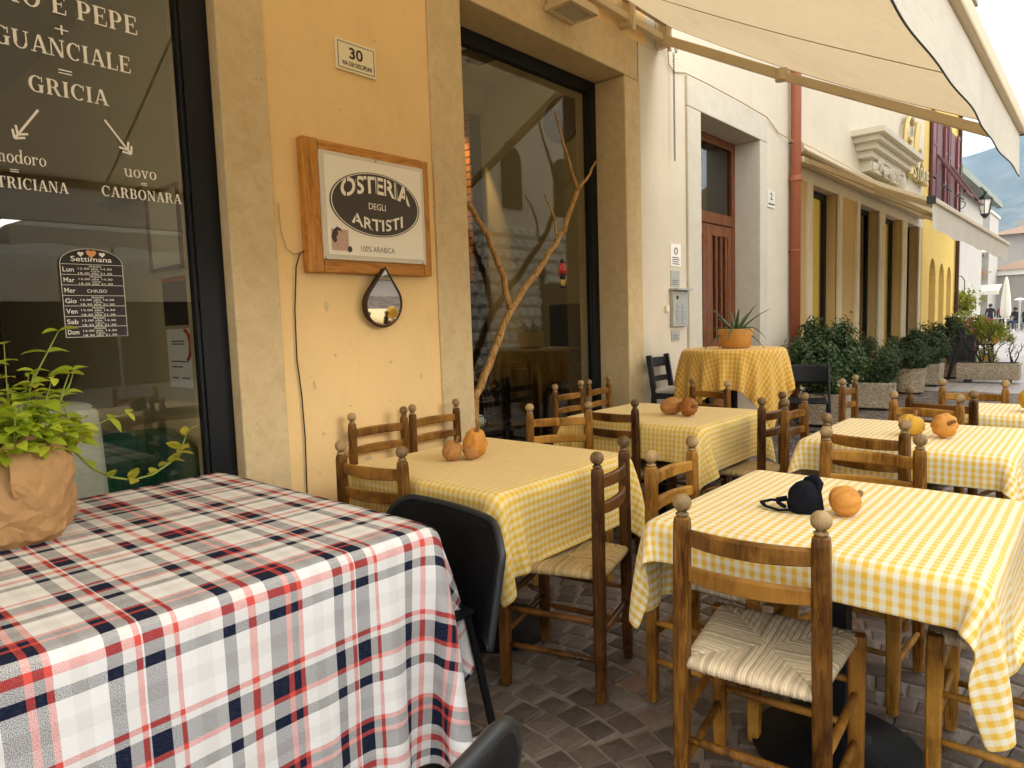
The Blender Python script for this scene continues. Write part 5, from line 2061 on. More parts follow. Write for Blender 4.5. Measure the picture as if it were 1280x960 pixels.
fc = empty('folding_chair', (7.55, 2.42, 0), radians(110))
tag(fc, 'black folding chair between the round table cloth and the dark shrub', 'folding chair')
for sx in (-1, 1):
    build('long_leg', MB().tube([(.215 * sx, .30, 0), (.215 * sx, .10, .44), (.21 * sx, -.05, .80)], .013, 8), 'black_metal', fc, smooth=True)
    build('short_leg', MB().tube([(.19 * sx, -.12, 0), (.19 * sx, .25, .44)], .012, 8), 'black_metal', fc, smooth=True)
build('seat', MB().box(-.19, .19, -.02, .36, .425, .45), 'black_plastic', fc, bevel=.01)
vs, fs = [], []
for i in range(17):
    u = -1 + 2 * i / 16
    for j in range(7):
        f_ = j / 6
        vs.append((u * .208, -.02 - .035 * (1 - u * u) - .05 * f_, .60 + .21 * f_ - .02 * abs(u) ** 6 * f_))
for i in range(16):
    for j in range(6):
        a = i * 7 + j
        fs.append((a, a + 7, a + 8, a + 1))
bko = build('backrest', MB().add(vs, fs), 'black_plastic', fc, smooth=True)
so = bko.modifiers.new('thick', 'SOLIDIFY')
so.thickness = .014
build('stretcher', MB().tube([(-.19, -.06, .07), (.19, -.06, .07)], .009, 8), 'black_metal', fc)


def shell_chair(loc, rz, lab, w=.27, zt=.79):
    e = empty('plastic_chair', loc, rz)
    tag(e, lab, 'chair', 'black plastic chairs at the plaid table')
    n, m_ = 24, 12
    vs, fs = [], []
    for i in range(n + 1):
        u = -1 + 2 * i / n
        for j in range(m_ + 1):
            f_ = j / m_
            k = abs(u)
            corner = .085 * max(0, (k - .62) / .38) ** 2.4
            z = .36 + (zt - corner - .36) * f_
            x = u * w * (1 - .05 * (1 - f_))
            y = .05 - .05 * (1 - k ** 2.0) - .05 * f_ + .02 * max(0, (k - .75) / .25)
            vs.append((x, y, z))
    for i in range(n):
        for j in range(m_):
            a = i * (m_ + 1) + j
            fs.append((a, a + m_ + 1, a + m_ + 2, a + 1))
    b = build('backrest', MB().add(vs, fs), ['black_plastic'], e, smooth=True)
    so = b.modifiers.new('thick', 'SOLIDIFY')
    so.thickness = .016
    so.offset = 0
    ring = [vs[i * (m_ + 1) + m_] for i in range(n + 1)]
    ring = [vs[j] for j in range(m_)] + ring + [vs[n * (m_ + 1) + j] for j in range(m_ - 1, -1, -1)]
    build('rim', MB().tube(ring, .0115, 8), 'grey_edge', e, smooth=True)
    build('seat', MB().box(-.20, .20, .03, .36, .425, .445), 'black_plastic', e, bevel=.015)
    for sx in (-1, 1):
        build('front_leg', MB().tube([(sx * .20, .36, 0), (sx * .18, .33, .425)], .014, 8), 'black_plastic', e)
        build('rear_leg', MB().tube([(sx * .21, -.02, 0), (sx * .18, .05, .43)], .014, 8), 'black_plastic', e)
    return e


shell_chair((1.535, 1.685, 0), radians(84), 'black plastic chair with rounded back behind the plaid cloth end', .325, .73)
shell_chair((.385, .575, 0), radians(3), 'black plastic chair in the bottom foreground, only its curved back top showing', .29, .845)

# ================================================================== THINGS ON THE TABLES
def gourd(loc, r, h, mat, lab, ribs=9, rz=0, tilt=0, neck=0, bumps=.0, stalk=True, group='ornamental gourds on the tables'):
    e = empty('gourd', loc, 0)
    tag(e, lab, 'gourd', group)
    rr = random.Random(hash(lab) % 1000 if False else len(lab) * 7)
    ph_ = rr.uniform(0, 6)
    prof = []
    r, h = r * .93, h * .95
    n = 14
    for i in range(n + 1):
        a = -pi / 2 + pi * i / n
        z = h / 2 + h / 2 * sin(a)
        q = r * max(0, cos(a)) ** .72
        if neck and z > h * .5:
            q *= 1 - .45 * neck * ((z / h - .5) * 2) ** .6
        prof.append((q if 0 < i < n else 0.0, z - (.0 if i < n else .12 * h)))
    mb = MB().lathe(prof, (0, 0, 0), 45, 1, 1, lambda a, z: 1 - .11 * abs(cos(ribs * a / 2 + ph_)) ** 3 + .05 * sin(2 * a + ph_) * sin(z * 40 + ph_) + bumps * sin(5 * a + z * 190) * sin(3 * a - z * 140))
    rot = Euler((tilt, 0, rz)).to_matrix()
    zmin = min((rot @ Vector(v_)).z for v_ in mb.v)
    mb.v = [tuple((rot @ Vector(v_)) - Vector((0, 0, zmin))) for v_ in mb.v]
    build('body', mb, mat, e, smooth=True)
    if stalk:
        pts = [rot @ Vector(p) - Vector((0, 0, zmin)) for p in ((0, 0, h * .84), (.003, 0, h * .95), (.008, .004, h * 1.1), (.018, .006, h * 1.2))]
        build('stalk', MB().tube(pts, [.011, .008, .007, .009], 7), 'dry_stalk', e, smooth=True)
    return e


ZC = .7615
gourd((2.01, 2.155, ZC), .050, .092, 'gourd_tan', 'round brown gourd, left of the three on the table below the mirror', 10, .4, .5, .1, .045)
gourd((2.13, 2.115, ZC), .062, .155, 'gourd_orange', 'tall knobbly orange tan gourd, rear right of the three below the mirror', 7, -.6, .55, .45, .07)
gourd((2.055, 2.055, ZC), .044, .105, 'gourd_tan', 'small warty tan gourd, front one of the three below the mirror', 8, 2.3, 1.25, .3, .06)
gourd((3.70, 2.05, ZC), .058, .17, 'gourd_tan', 'long ridged tan gourd lying on the table by the second window', 10, .7, 1.45, .6, .03)
gourd((3.76, 1.92, ZC), .060, .125, 'gourd_brown', 'oval orange brown gourd with dark stripes by the second window', 12, -.7, 1.45, 0, .004)
gourd((2.055, .588, ZC), .049, .085, 'gourd_orange', 'small orange pumpkin with its stalk beside the black cap', 9, .72, 1.35, 0, .004)
gourd((3.62, .70, ZC), .062, .10, 'gourd_yellow', 'bumpy yellow gourd, left of the pair behind the black cap table', 9, .2, .35, .15, .09)
gourd((3.66, .575, ZC), .062, .10, 'gourd_orange', 'smooth orange gourd, right of the pair behind the black cap table', 8, -1.0, 1.2, 0, .005)
gourd((4.72, .345, ZC), .075, .13, 'gourd_yellow', 'yellow orange gourd on the farthest table at the photo edge', 9, .8, 1.2, .2, .01)

# black cloth cap with a strap
cp = empty('cloth_cap', (2.07, .665, ZC))
tag(cp, 'crumpled black cloth cap with a loop of strap on the checked cloth', 'cap')
mb = MB().lathe([(.046, 0), (.053, .012), (.055, .03), (.052, .05), (.045, .068), (.034, .082), (.018, .090), (0, .092)], (0, 0, 0), 48, 1, .88,
                lambda a, z: 1 + .07 * sin(3 * a + z * 50) + .04 * sin(7 * a - z * 70) + .02 * sin(13 * a + z * 120))
build('crown', mb, 'black_cloth', cp, smooth=True)
build('fold', MB().tube([(-.01, -.040, .06), (.01, -.036, .085), (.03, -.018, .095), (.04, .008, .085), (.036, .03, .055)], [.006, .012, .015, .012, .006], 10), 'black_cloth', cp, smooth=True)
# flat strap lying in a loop towards the near left
pts = [(-.05, .02, .012), (-.055, .06, .006), (-.045, .105, .010), (-.02, .125, .014), (.005, .105, .018), (.01, .07, .02), (.005, .04, .03)]
ax_ = []
for i in range(len(pts) - 1):
    for q in range(4):
        f_ = q / 4
        ax_.append(Vector(pts[i]).lerp(Vector(pts[i + 1]), f_))
ax_.append(Vector(pts[-1]))
build('strap', MB().tube(ax_, .0075, 6, True, .45), 'black_cloth', cp, smooth=True)
build('strap', MB().tube([(-.03, .05, .012), (-.02, .075, .02), (.0, .085, .024), (.015, .06, .03)], .006, 6), 'black_cloth', cp, smooth=True)


# ================================================================== LEAVES AND PLANTS
def leaf_mesh(L, W, curl, fold, name='leaf', nx=5):
    """one leaf: a folded, curled blade with thickness left to the normal (two triangles rows)"""
    vs, fs = [], []
    for i in range(nx + 1):
        f_ = i / nx
        w = W * sin(pi * min(.97, f_ * .93 + .04)) ** .8
        y = L * f_
        z = -curl * f_ * f_ * L
        vs += [(-w / 2, y, z + fold * w), (0, y, z), (w / 2, y, z + fold * w)]
    for i in range(nx):
        a = i * 3
        fs += [(a, a + 1, a + 4, a + 3), (a + 1, a + 2, a + 5, a + 4)]
    return MB().add(vs, fs)


def orient(d, up=Vector((0, 0, 1)), roll=0):
    d = d.normalized()
    r = d.cross(up)
    if r.length < 1e-4:
        r = Vector((1, 0, 0))
    r.normalize()
    u = r.cross(d)
    m = Matrix((r, d, u)).transposed()
    return m @ Matrix.Rotation(roll, 3, 'Y')


# potted herb in a paper bag on the plaid table
hb_ = empty('potted_herb', (.515, 2.46, .748))
tag(hb_, 'leafy light green herb in a brown paper bag on the plaid cloth', 'potted plant')
n, rows = 46, 13
rp = random.Random(9)
vs, fs = [], []
for j in range(rows + 1):
    f_ = j / rows
    z = .30 * f_
    for k in range(n):
        a = 2 * pi * (k + (rp.uniform(-.32, .32) if 0 < j < rows else 0)) / n
        r = .130 + .025 * sin(pi * min(1, f_ * 1.1)) - .016 * f_
        r += .007 * sin(5 * a + 9 * f_) + rp.uniform(-.0055, .0055) + .010 * max(0, sin(3 * a + 2)) * f_
        if f_ < .1:
            r -= .02 * (1 - f_ / .1) ** 2
        zz = z + ((.02 * sin(4 * a + 1) + .012 * sin(9 * a)) * f_ ** 3) + (rp.uniform(-.007, .007) if 0 < j < rows else 0)
        vs.append((r * cos(a), r * sin(a), zz))
for j in range(rows):
    for k in range(n):
        k2 = (k + 1) % n
        A_, B_, C_, D_ = j * n + k, j * n + k2, (j + 1) * n + k2, (j + 1) * n + k
        fs += [(A_, B_, C_), (A_, C_, D_)] if rp.random() < .5 else [(A_, B_, D_), (B_, C_, D_)]
# rolled-in lip
base_ = len(vs)
for k in range(n):
    x, y, z = vs[rows * n + k]
    vs.append((x * .86, y * .86, z + .004 + .01 * sin(6 * k)))
for k in range(n):
    vs.append((vs[base_ + k][0] * .93, vs[base_ + k][1] * .93, .22))
for k in range(n):
    k2 = (k + 1) % n
    fs.append((rows * n + k, rows * n + k2, base_ + k2, base_ + k))
    fs.append((base_ + k, base_ + k2, base_ + n + k2, base_ + n + k))
fs.append(tuple(range(n)))
bg = build('paper_bag', MB().add(vs, fs), 'paper', hb_)
# folded-down flap on the side towards the street
vs, fs = [], []
for i in range(11):
    for j in range(9):
        a = radians(-104 + 66 * i / 10) + rp.uniform(-.02, .02)
        f_ = j / 8
        r = .141 + .024 * sin(pi * f_) + .012 * f_ + rp.uniform(-.004, .004)
        vs.append((r * cos(a), r * sin(a), .30 - (.15 + .07 * sin(pi * i / 10)) * f_ + rp.uniform(-.004, .004)))
for i in range(10):
    for j in range(8):
        a = i * 9 + j
        fs += [(a, a + 9, a + 10), (a, a + 10, a + 1)] if rp.random() < .5 else [(a, a + 9, a + 1), (a + 9, a + 10, a + 1)]
build('bag_flap', MB().add(vs, fs), 'paper', hb_)
build('soil', MB().lathe([(.001, .235), (.125, .235), (.126, .225)], (0, 0, 0), 24), 'soil', hb_)
hl = [leaf_mesh(L, W, c, .16).mesh('leaf', True) for L, W, c in ((.064, .042, .35), (.052, .036, .2), (.042, .028, .5), (.066, .038, .6))]
for me in hl:
    me.materials.append(MAT['herb'])
hly = [leaf_mesh(L, W, c, .12).mesh('leaf', True) for L, W, c in ((.050, .034, .3), (.042, .028, .5))]
for me in hly:
    me.materials.append(MAT['herb_yellow'])


def add_leaf(parent, p, d, roll, s, pool):
    o = bpy.data.objects.new('leaf', random.choice(pool))
    COL.objects.link(o)
    o.parent = parent
    m = orient(d, roll=roll).to_4x4()
    o.matrix_local = Matrix.Translation(p) @ m @ Matrix.Scale(s, 4)


stm = MB()
cnt = 0
for k in range(30):
    a = 2 * pi * k / 30 * 2.4 + random.uniform(-.3, .3)
    r0 = random.uniform(.02, .10)
    H = random.uniform(.09, .26) if k > 3 else random.uniform(.26, .36)
    lean = random.uniform(.02, .12)
    base = Vector((r0 * cos(a), r0 * sin(a), .23))
    pts = [base + Vector((lean * cos(a) * f_ ** 1.5, lean * sin(a) * f_ ** 1.5, H * f_)) for f_ in (0, .25, .5, .75, 1)]
    stm.tube(pts, [.003, .0028, .0024, .002, .0014], 5)
    npair = 5 if H < .22 else 7
    for q in range(npair):
        f_ = (q + 1) / npair
        i = min(3, int(f_ * 4 - 1e-6))
        p = pts[i].lerp(pts[i + 1], f_ * 4 - i)
        for sgn in (0, pi):
            if cnt >= 262:
                break
            b = q * 1.57 + sgn + k
            d = Vector((cos(b), sin(b), random.uniform(.0, .5)))
            add_leaf(hb_, p, d, random.uniform(-.4, .4), random.uniform(.7, 1.15) * (1.0 if f_ < .9 else .7), hl if random.random() < .85 else hly)
            cnt += 1
# two long tall shoots to the right
for pts in ([(.04, 0, .23), (.05, .02, .38), (.07, .0, .47), (.115, -.01, .56), (.15, -.01, .625)], [(.03, -.03, .23), (.06, -.03, .34), (.12, -.01, .40), (.17, .03, .43), (.2, .05, .5)],
            [(.05, .03, .23), (.09, .02, .30), (.155, .0, .355), (.14, -.01, .42), (.17, .0, .49)]):
    pts = [Vector(p) for p in pts]
    stm.tube(pts, [.004, .0038, .003, .0025, .0018], 5)
    for q, p in enumerate(pts[2:]):
        for sgn in (-1, 1):
            add_leaf(hb_, p, Vector((.8 * sgn, .4 * random.uniform(-1, 1), .25)), random.uniform(-.5, .5), 1.0, hl)
# the leaves past the countable ones, joined
rest_ = MB()
for q in range(420):
    a = random.uniform(0, 2 * pi)
    r0 = .19 * random.random() ** .6
    p = Vector((r0 * cos(a), r0 * sin(a), .27 + random.uniform(0, .20) * (1 - r0 / .30)))
    d = Vector((cos(a) + random.gauss(0, .5), sin(a) + random.gauss(0, .5), random.uniform(-.1, .6)))
    m3 = orient(d, roll=random.uniform(-.5, .5))
    lf = leaf_mesh(random.uniform(.035, .06), random.uniform(.024, .038), random.uniform(.2, .6), .16)
    rest_.add([p + m3 @ Vector(v_) for v_ in lf.v], lf.f)
o = build('foliage', rest_, 'herb', hb_, smooth=True)
o['kind'] = 'stuff'
build('stems', stm, 'stem_green', hb_, smooth=True)
# trailing shoot over the cloth
tr_ = MB()
pts = [Vector(p) for p in ((.10, .02, .235), (.175, .04, .24), (.23, .06, .17), (.29, .08, .125), (.36, .09, .10), (.43, .10, .105), (.50, .115, .135), (.545, .125, .175), (.57, .13, .225))]
tr_.tube(pts, [.005, .005, .0048, .0045, .004, .004, .0036, .003, .002], 6)
p2_ = [Vector(p) for p in ((.16, .03, .245), (.22, .06, .30), (.30, .08, .325), (.36, .09, .335))]
tr_.tube(p2_, [.003, .0026, .0022, .0015], 5)
build('trailing_stem', tr_, 'stem_green', hb_, smooth=True)
for q, p in enumerate(pts[1:]):
    for sgn in (-1, 1):
        if q < 2 and sgn < 0:
            continue
        add_leaf(hb_, p, Vector((.5 * random.uniform(-1, 1), .5 * sgn, .6)), random.uniform(-.6, .6), random.uniform(.8, 1.25), hly if q > 2 else hl)
for q in range(10):
    f_ = random.uniform(.45, 1)
    i = min(7, int(f_ * 8))
    add_leaf(hb_, pts[i].lerp(pts[i + 1], f_ * 8 - i), Vector((random.uniform(-1, 1), random.uniform(-1, 1), random.uniform(-.1, .9))), random.uniform(-.6, .6), random.uniform(.8, 1.2), hly)
for p in p2_[1:]:
    for sgn in (-1, 1):
        add_leaf(hb_, p, Vector((.4, .5 * sgn, .3 * sgn)), .2, .75, hl)

# aloe in an ochre pot on the high table
al = empty('potted_aloe', (5.48, 2.33, 1.087))
tag(al, 'spiky aloe in an ochre paper pot on the high round table', 'potted plant')
build('pot', MB().lathe([(.10, 0), (.115, .01), (.135, .10), (.142, .155), (.135, .16), (.125, .15), (.12, .13), (.0, .13)], (0, 0, 0), 32, 1, 1, lambda a, z: 1 + .02 * sin(9 * a + z * 40)), 'terracotta', al, smooth=True)
for k in range(17):
    a = k * 2.4
    el = (.25 + .9 * (k / 17)) if k > 3 else -.1
    L = random.uniform(.24, .36)
    pts, rad = [], []
    for i in range(9):
        f_ = i / 8
        e_ = el - f_ * f_ * (1.5 if k < 9 else .5) * random.uniform(.8, 1)
        rr_ = .03 + L * f_ * cos(el) * (1 if k < 9 else 1)
        zz = .14 + L * (sin(el) * f_ - (.75 if k < 9 else .2) * f_ ** 2.2)
        pts.append((rr_ * cos(a), rr_ * sin(a), max(zz, -.01)))
        rad.append(max(.0012, .019 * (1 - f_) ** .7))
    build('leaf', MB().tube(pts, rad, 7, True, .45), 'aloe', al, smooth=True)

# branch leaning in the second window, with a hanging wooden doll
br_ = empty('bare_branch', (3.46, 3.33, 0))
tag(br_, 'forked bare branch leaning across the second shop window', 'branch')


def wob(pts, n_=4, amp=.012, sd=1):
    r = random.Random(sd)
    out_ = []
    for i in range(len(pts) - 1):
        for q in range(n_):
            p = Vector(pts[i]).lerp(Vector(pts[i + 1]), q / n_)
            out_.append(p + Vector((r.uniform(-amp, amp), r.uniform(-amp, amp) * .5, r.uniform(-amp, amp))))
    out_.append(Vector(pts[-1]))
    return out_


YB = 3.345
sc_ = YB / 3.42


def bp_(x, z):
    return (x * sc_, YB, 1.35 + (z - 1.35) * sc_)


main = wob([(3.28, 3.28, .02), (3.34, 3.31, .45), bp_(3.49, .84), bp_(3.68, 1.13), bp_(3.92, 1.47), bp_(4.2, 1.72), bp_(4.45, 1.95), bp_(4.60, 2.10), bp_(4.82, 2.47)], 4, .010, 2)
part('trunk', MB().tube(main, list(np.linspace(.034, .019, len(main))), 9), 'branch', br_, smooth=True)
for pts, r0, r1, sd in (([bp_(3.90, 1.45), bp_(3.83, 1.70), bp_(3.68, 1.98), bp_(3.48, 2.20), bp_(3.40, 2.27)], .024, .016, 3),
                        ([bp_(4.81, 2.45), bp_(4.72, 2.62), bp_(4.60, 2.85), bp_(4.52, 3.04)], .017, .007, 4),
                        ([bp_(4.82, 2.46), bp_(4.96, 2.58), bp_(5.10, 2.74)], .015, .009, 5),
                        ([bp_(4.50, 2.02), bp_(4.47, 2.20), bp_(4.38, 2.34), bp_(4.33, 2.38)], .010, .005, 6)):
    w_ = wob(pts, 4, .006, sd)
    part('side_branch', MB().tube(w_, list(np.linspace(r0, r1, len(w_))), 8), 'branch', br_, smooth=True)
dl = empty('wooden_doll', (4.43, 3.325, 1.62))
tag(dl, 'tiny red jointed wooden doll hanging from the branch', 'ornament')
dx, dy = 4.44, 3.325
part('string', MB().tube([(dx, dy, 1.86), (dx, dy, 1.955)], .0015, 4), 'print_dark', dl)
part('head', MB().lathe([(0, 0), (.014, .006), (.019, .02), (.014, .034), (0, .04)], (dx, dy, 1.815), 12), 'bronze', dl, smooth=True)
part('torso', MB().lathe([(.022, 0), (.030, .02), (.032, .065), (.022, .082), (.008, .088)], (dx, dy, 1.735), 12, 1, .7), 'red_paint', dl, smooth=True)
part('shorts', MB().lathe([(.020, 0), (.027, .01), (.026, .05)], (dx, dy, 1.69), 12, 1, .7), 'dark_coat', dl, smooth=True)
for sx in (-1, 1):
    part('arm', MB().tube([(dx + .03 * sx, dy, 1.805), (dx + .042 * sx, dy, 1.76), (dx + .040 * sx, dy, 1.715)], .0085, 8), 'red_paint', dl, smooth=True)
    part('leg', MB().tube([(dx + .013 * sx, dy, 1.70), (dx + .014 * sx, dy, 1.64)], .0085, 8), 'yellow_blind', dl, smooth=True)
    part('shoe', MB().tube([(dx + .014 * sx, dy + .006, 1.632), (dx + .014 * sx, dy - .02, 1.63)], .0095, 8), 'print_dark', dl, smooth=True)


# ================================================================== PLANTERS AND SHRUBS
def shrub(loc, rx, ry, z0, z1, nleaf, mat, lab, seed, shape='round', leaf=(.055, .026), loose=0.0):
    r = random.Random(seed)
    e = empty('shrub', loc)
    tag(e, lab, 'shrub', 'evergreen shrubs in stone planters')
    H = z1 - z0
    st = MB()
    clumps = []
    for k in range(9):
        a = 2 * pi * k / 9 + r.uniform(-.3, .3)
        q = r.uniform(.25, .85)
        tip = Vector((rx * q * cos(a), ry * q * sin(a), z0 + H * r.uniform(.45, .9)))
        b = Vector((r.uniform(-.05, .05), r.uniform(-.05, .05), z0 - .12))
        mid = b.lerp(tip, .5) + Vector((r.uniform(-.04, .04), r.uniform(-.04, .04), .05))
        st.tube([b, mid, tip], [.014, .010, .004], 6)
    build('stems', st, 'twig', e)
    for k in range(70):
        while True:
            p = Vector((r.uniform(-1, 1), r.uniform(-1, 1), r.uniform(-1, 1)))
            if p.length < 1 and (p.length > .45 or r.random() < .35):
                break
        if shape == 'box':
            p = Vector((max(-.9, min(.9, p.x * 1.25)), max(-.9, min(.9, p.y * 1.25)), max(-.95, min(.9, p.z * 1.2))))
        clumps.append((Vector((p.x * rx, p.y * ry, z0 + H / 2 + p.z * H / 2)), r.uniform(.04, .085) * (1 + loose)))
    vs, fs = [], []
    for q in range(nleaf):
        c, s_ = clumps[r.randrange(len(clumps))]
        d = Vector((r.gauss(0, 1), r.gauss(0, 1), r.gauss(0, 1)))
        p = c + d * s_ * .62
        n_ = (p - Vector((0, 0, z0 + H / 2)))
        n_ = Vector((n_.x / rx, n_.y / ry, n_.z / H * 2)) + Vector((r.gauss(0, .5), r.gauss(0, .5), r.gauss(.25, .5)))
        n_.normalize()
        t_ = n_.cross(Vector((r.gauss(0, 1), r.gauss(0, 1), r.gauss(0, 1)))).normalized()
        b_ = n_.cross(t_)
        L, W = leaf[0] * r.uniform(.7, 1.2), leaf[1] * r.uniform(.7, 1.2)
        a = len(vs)
        vs += [p - t_ * L / 2, p + b_ * W / 2 + n_ * W * .15, p + t_ * L / 2 - n_ * L * .1, p - b_ * W / 2 + n_ * W * .15]
        fs += [(a, a + 1, a + 2), (a, a + 2, a + 3)]
    build('foliage', MB().add(vs, fs), mat, e)
    return e


def planter_square(loc, s, h, lab, rz=0):
    e = empty('stone_planter', loc, rz)
    tag(e, lab, 'planter', 'stone planters along the facade')
    mb = MB()
    a, b = s / 2 * .93, s / 2
    i_ = b - .045
    lv = [(a, 0.03), (b, h), (i_, h), (i_, h - .07)]
    vs, fs = [], []
    for q, z in lv:
        vs += [(-q, -q, z), (q, -q, z), (q, q, z), (-q, q, z)]
    for k in range(3):
        for c in range(4):
            c2 = (c + 1) % 4
            fs.append((k * 4 + c, k * 4 + c2, k * 4 + 4 + c2, k * 4 + 4 + c))
    fs.append((0, 3, 2, 1))
    build('tub', mb.add(vs, fs), 'aggregate', e, bevel=.012)
    build('soil', MB().box(-i_ + .002, i_ - .002, -i_ + .002, i_ - .002, h - .12, h - .055), 'soil', e)
    build('foot', MB().box(-a * .8, a * .8, -a * .8, a * .8, 0, .032), 'print_dark', e)
    return e


planter_square((8.62, 2.55, 0), .50, .40, 'square stone planter behind the folding chair, mostly hidden', .05)
shrub((8.62, 2.58, 0), .50, .36, .36, 1.27, 7600, 'bush_mid', 'loose tall shrub with open branches beside the red downpipe', 5, 'round', (.07, .032), .5)
planter_square((10.42, 2.42, 0), .46, .38, 'clean edged square stone planter, first fully visible in the row', .06)
shrub((10.42, 2.44, 0), .27, .27, .34, .96, 6500, 'bush', 'clipped dark shrub in the first fully visible square planter', 6, 'box', (.045, .022))
e = empty('stone_planter', (12.62, 2.42, 0))
tag(e, 'round tapered stone planter, second fully visible in the row', 'planter', 'stone planters along the facade')
build('tub', MB().lathe([(.20, .03), (.24, .38), (.25, .42), (.215, .42), (.21, .35)], (0, 0, 0), 28), 'aggregate', e)
build('soil', MB().lathe([(.001, .36), (.21, .36), (.21, .34)], (0, 0, 0), 20), 'soil', e)
build('foot', MB().lathe([(.17, 0), (.17, .03)], (0, 0, 0), 20), 'print_dark', e)
shrub((12.62, 2.42, 0), .36, .32, .38, 1.0, 6500, 'bush', 'wide dark shrub overhanging the round planter', 7, 'round', (.05, .024))
planter_square((14.05, 2.42, 0), .46, .40, 'square stone planter just beyond the round one', .0)
shrub((14.05, 2.42, 0), .33, .30, .38, 1.08, 4600, 'bush', 'dark shrub in the square planter just beyond the round one', 8, 'round', (.055, .026))
planter_square((15.75, 2.35, 0), .46, .40, 'farthest stone planter of the row, left of the trough', .0)
shrub((15.75, 2.35, 0), .38, .34, .38, 1.2, 4400, 'bush', 'bluish dark shrub in the farthest planter left of the trough', 9, 'round', (.06, .03))

# long trough
tr = empty('stone_trough', (14.95, 1.62, 0))
tag(tr, 'long rounded stone trough planter with bare twigs', 'planter')
prof = [(-.16, .06), (-.18, .15), (-.19, .30), (-.20, .36), (.20, .36), (.19, .30), (.18, .15), (.16, .06)]
build('tub', MB().prism([(x, z) for x, z in prof], -.47, .47), 'aggregate', tr, bevel=.012)
build('soil', MB().box(-.17, .17, -.44, .44, .35, .366), 'soil', tr)
for sy in (-.3, .3):
    build('foot', MB().box(-.14, .14, sy - .05, sy + .05, 0, .06), 'print_dark', tr)
for k, (dy, h, lab) in enumerate(((.22, .38, 'leftmost bare twiggy plant in the stone trough'), (.10, .52, 'tall bare branching plant left of the trough middle'), (-.04, .56, 'tallest bare branching plant at the trough middle'), (-.36, .34, 'short dark twig at the right end of the trough'))):
    r = random.Random(k + 50)
    tw = MB()
    e = empty('bare_plant', (14.95, 1.62 + dy, .36))
    tag(e, lab, 'plant', 'bare plants in the trough')
    for q in range(3):
        p = Vector((r.uniform(-.03, .03), r.uniform(-.03, .03), 0))
        pts = [p]
        d = Vector((r.uniform(-.25, .25), r.uniform(-.35, .35), 1)).normalized()
        for i in range(6):
            d = (d + Vector((r.uniform(-.3, .3), r.uniform(-.4, .4), .15))).normalized()
            pts.append(pts[-1] + d * h / 6)
            if i > 1:
                b = (d + Vector((r.uniform(-.8, .8), r.uniform(-1, 1), .2))).normalized()
                m1 = pts[-1] + b * h * .14
                tw.tube([pts[-1], m1, m1 + (b + Vector((0, 0, .5))) * h * .10], [.007, .005, .002], 5)
        tw.tube(pts, list(np.linspace(.013, .003, 7)), 6)
    build('twigs', tw, 'twig', e)
    vs, fs = [], []
    for q in range(26 if k % 2 else 12):
        p = Vector((r.uniform(-.08, .08), r.uniform(-.12, .12), r.uniform(.1, h)))
        a = len(vs)
        t_, b_ = Vector((r.gauss(0, 1), r.gauss(0, 1), r.gauss(0, 1))).normalized() * .022, Vector((r.gauss(0, 1), r.gauss(0, 1), r.gauss(0, 1))).normalized() * .012
        vs += [p - t_, p + b_, p + t_, p - b_]
        fs.append((a, a + 1, a + 2, a + 3))
    build('dry_leaves', MB().add(vs, fs), 'twig', e)

# flower stand with pots, and the slanting board beside it
fs_ = empty('flower_stand', (16.6, 2.0, 0))
tag(fs_, 'dark wooden flower stand behind the stone trough', 'plant stand')
m_ = MB()
for y in (1.75, 2.35):
    m_.bar((16.35, y, 0), (16.65, y, .62), .05, .04).bar((16.95, y, 0), (16.65, y, .62), .05, .04)
m_.bar((16.45, 1.72, .22), (16.45, 2.38, .22), .16, .03).bar((16.65, 1.7, .62), (16.65, 2.4, .62), .22, .03)
part('frame', m_, 'black_wood', fs_)


def bunch(loc, r_, h, mat, lab, seed, n=420, leaf=(.12, .035), pot='terracotta', flowers=0):
    r = random.Random(seed)
    e = empty('flower_pot', loc)
    tag(e, lab, 'potted plant', 'potted plants on the flower stand')
    build('pot', MB().lathe([(.07, 0), (.10, .16), (.11, .18), (.09, .18), (.085, .14), (0, .14)], (0, 0, 0), 16), pot, e)
    vs, fs = [], []
    for q in range(n):
        a, f_ = r.uniform(0, 6.28), r.random() ** .7
        p = Vector((r_ * f_ * cos(a), r_ * f_ * sin(a), .14 + h * r.uniform(.0, 1) * (1 - .6 * f_ * f_) - .16 * f_ ** 3))
        t_ = Vector((cos(a) * .5 + r.gauss(0, .4), sin(a) * .5 + r.gauss(0, .4), r.uniform(.1, 1.2))).normalized()
        b_ = t_.cross(Vector((r.gauss(0, 1), r.gauss(0, 1), r.gauss(0, 1)))).normalized()
        L, W = leaf[0] * r.uniform(.6, 1.2), leaf[1] * r.uniform(.6, 1.2)
        k = len(vs)
        vs += [p - t_ * L / 2, p + b_ * W / 2, p + t_ * L / 2, p - b_ * W / 2]
        fs.append((k, k + 1, k + 2, k + 3))
    build('foliage', MB().add(vs, fs), mat, e)
    if flowers:
        vs, fs = [], []
        for q in range(flowers):
            a = r.uniform(0, 6.28)
            c = Vector((r_ * .9 * cos(a), r_ * .9 * sin(a), .16 + h * r.uniform(.2, .8)))
            for w in range(5):
                b = w * 1.256
                k = len(vs)
                o1, o2 = Vector((0, cos(b), sin(b))) * .04, Vector((0, cos(b + .6), sin(b + .6))) * .04
                vs += [c, c + o1 + Vector((-.01, 0, 0)), c + (o1 + o2) * .75, c + o2]
                fs.append((k, k + 1, k + 2, k + 3))
        build('petals', MB().add(vs, fs), 'pink_flower', e)


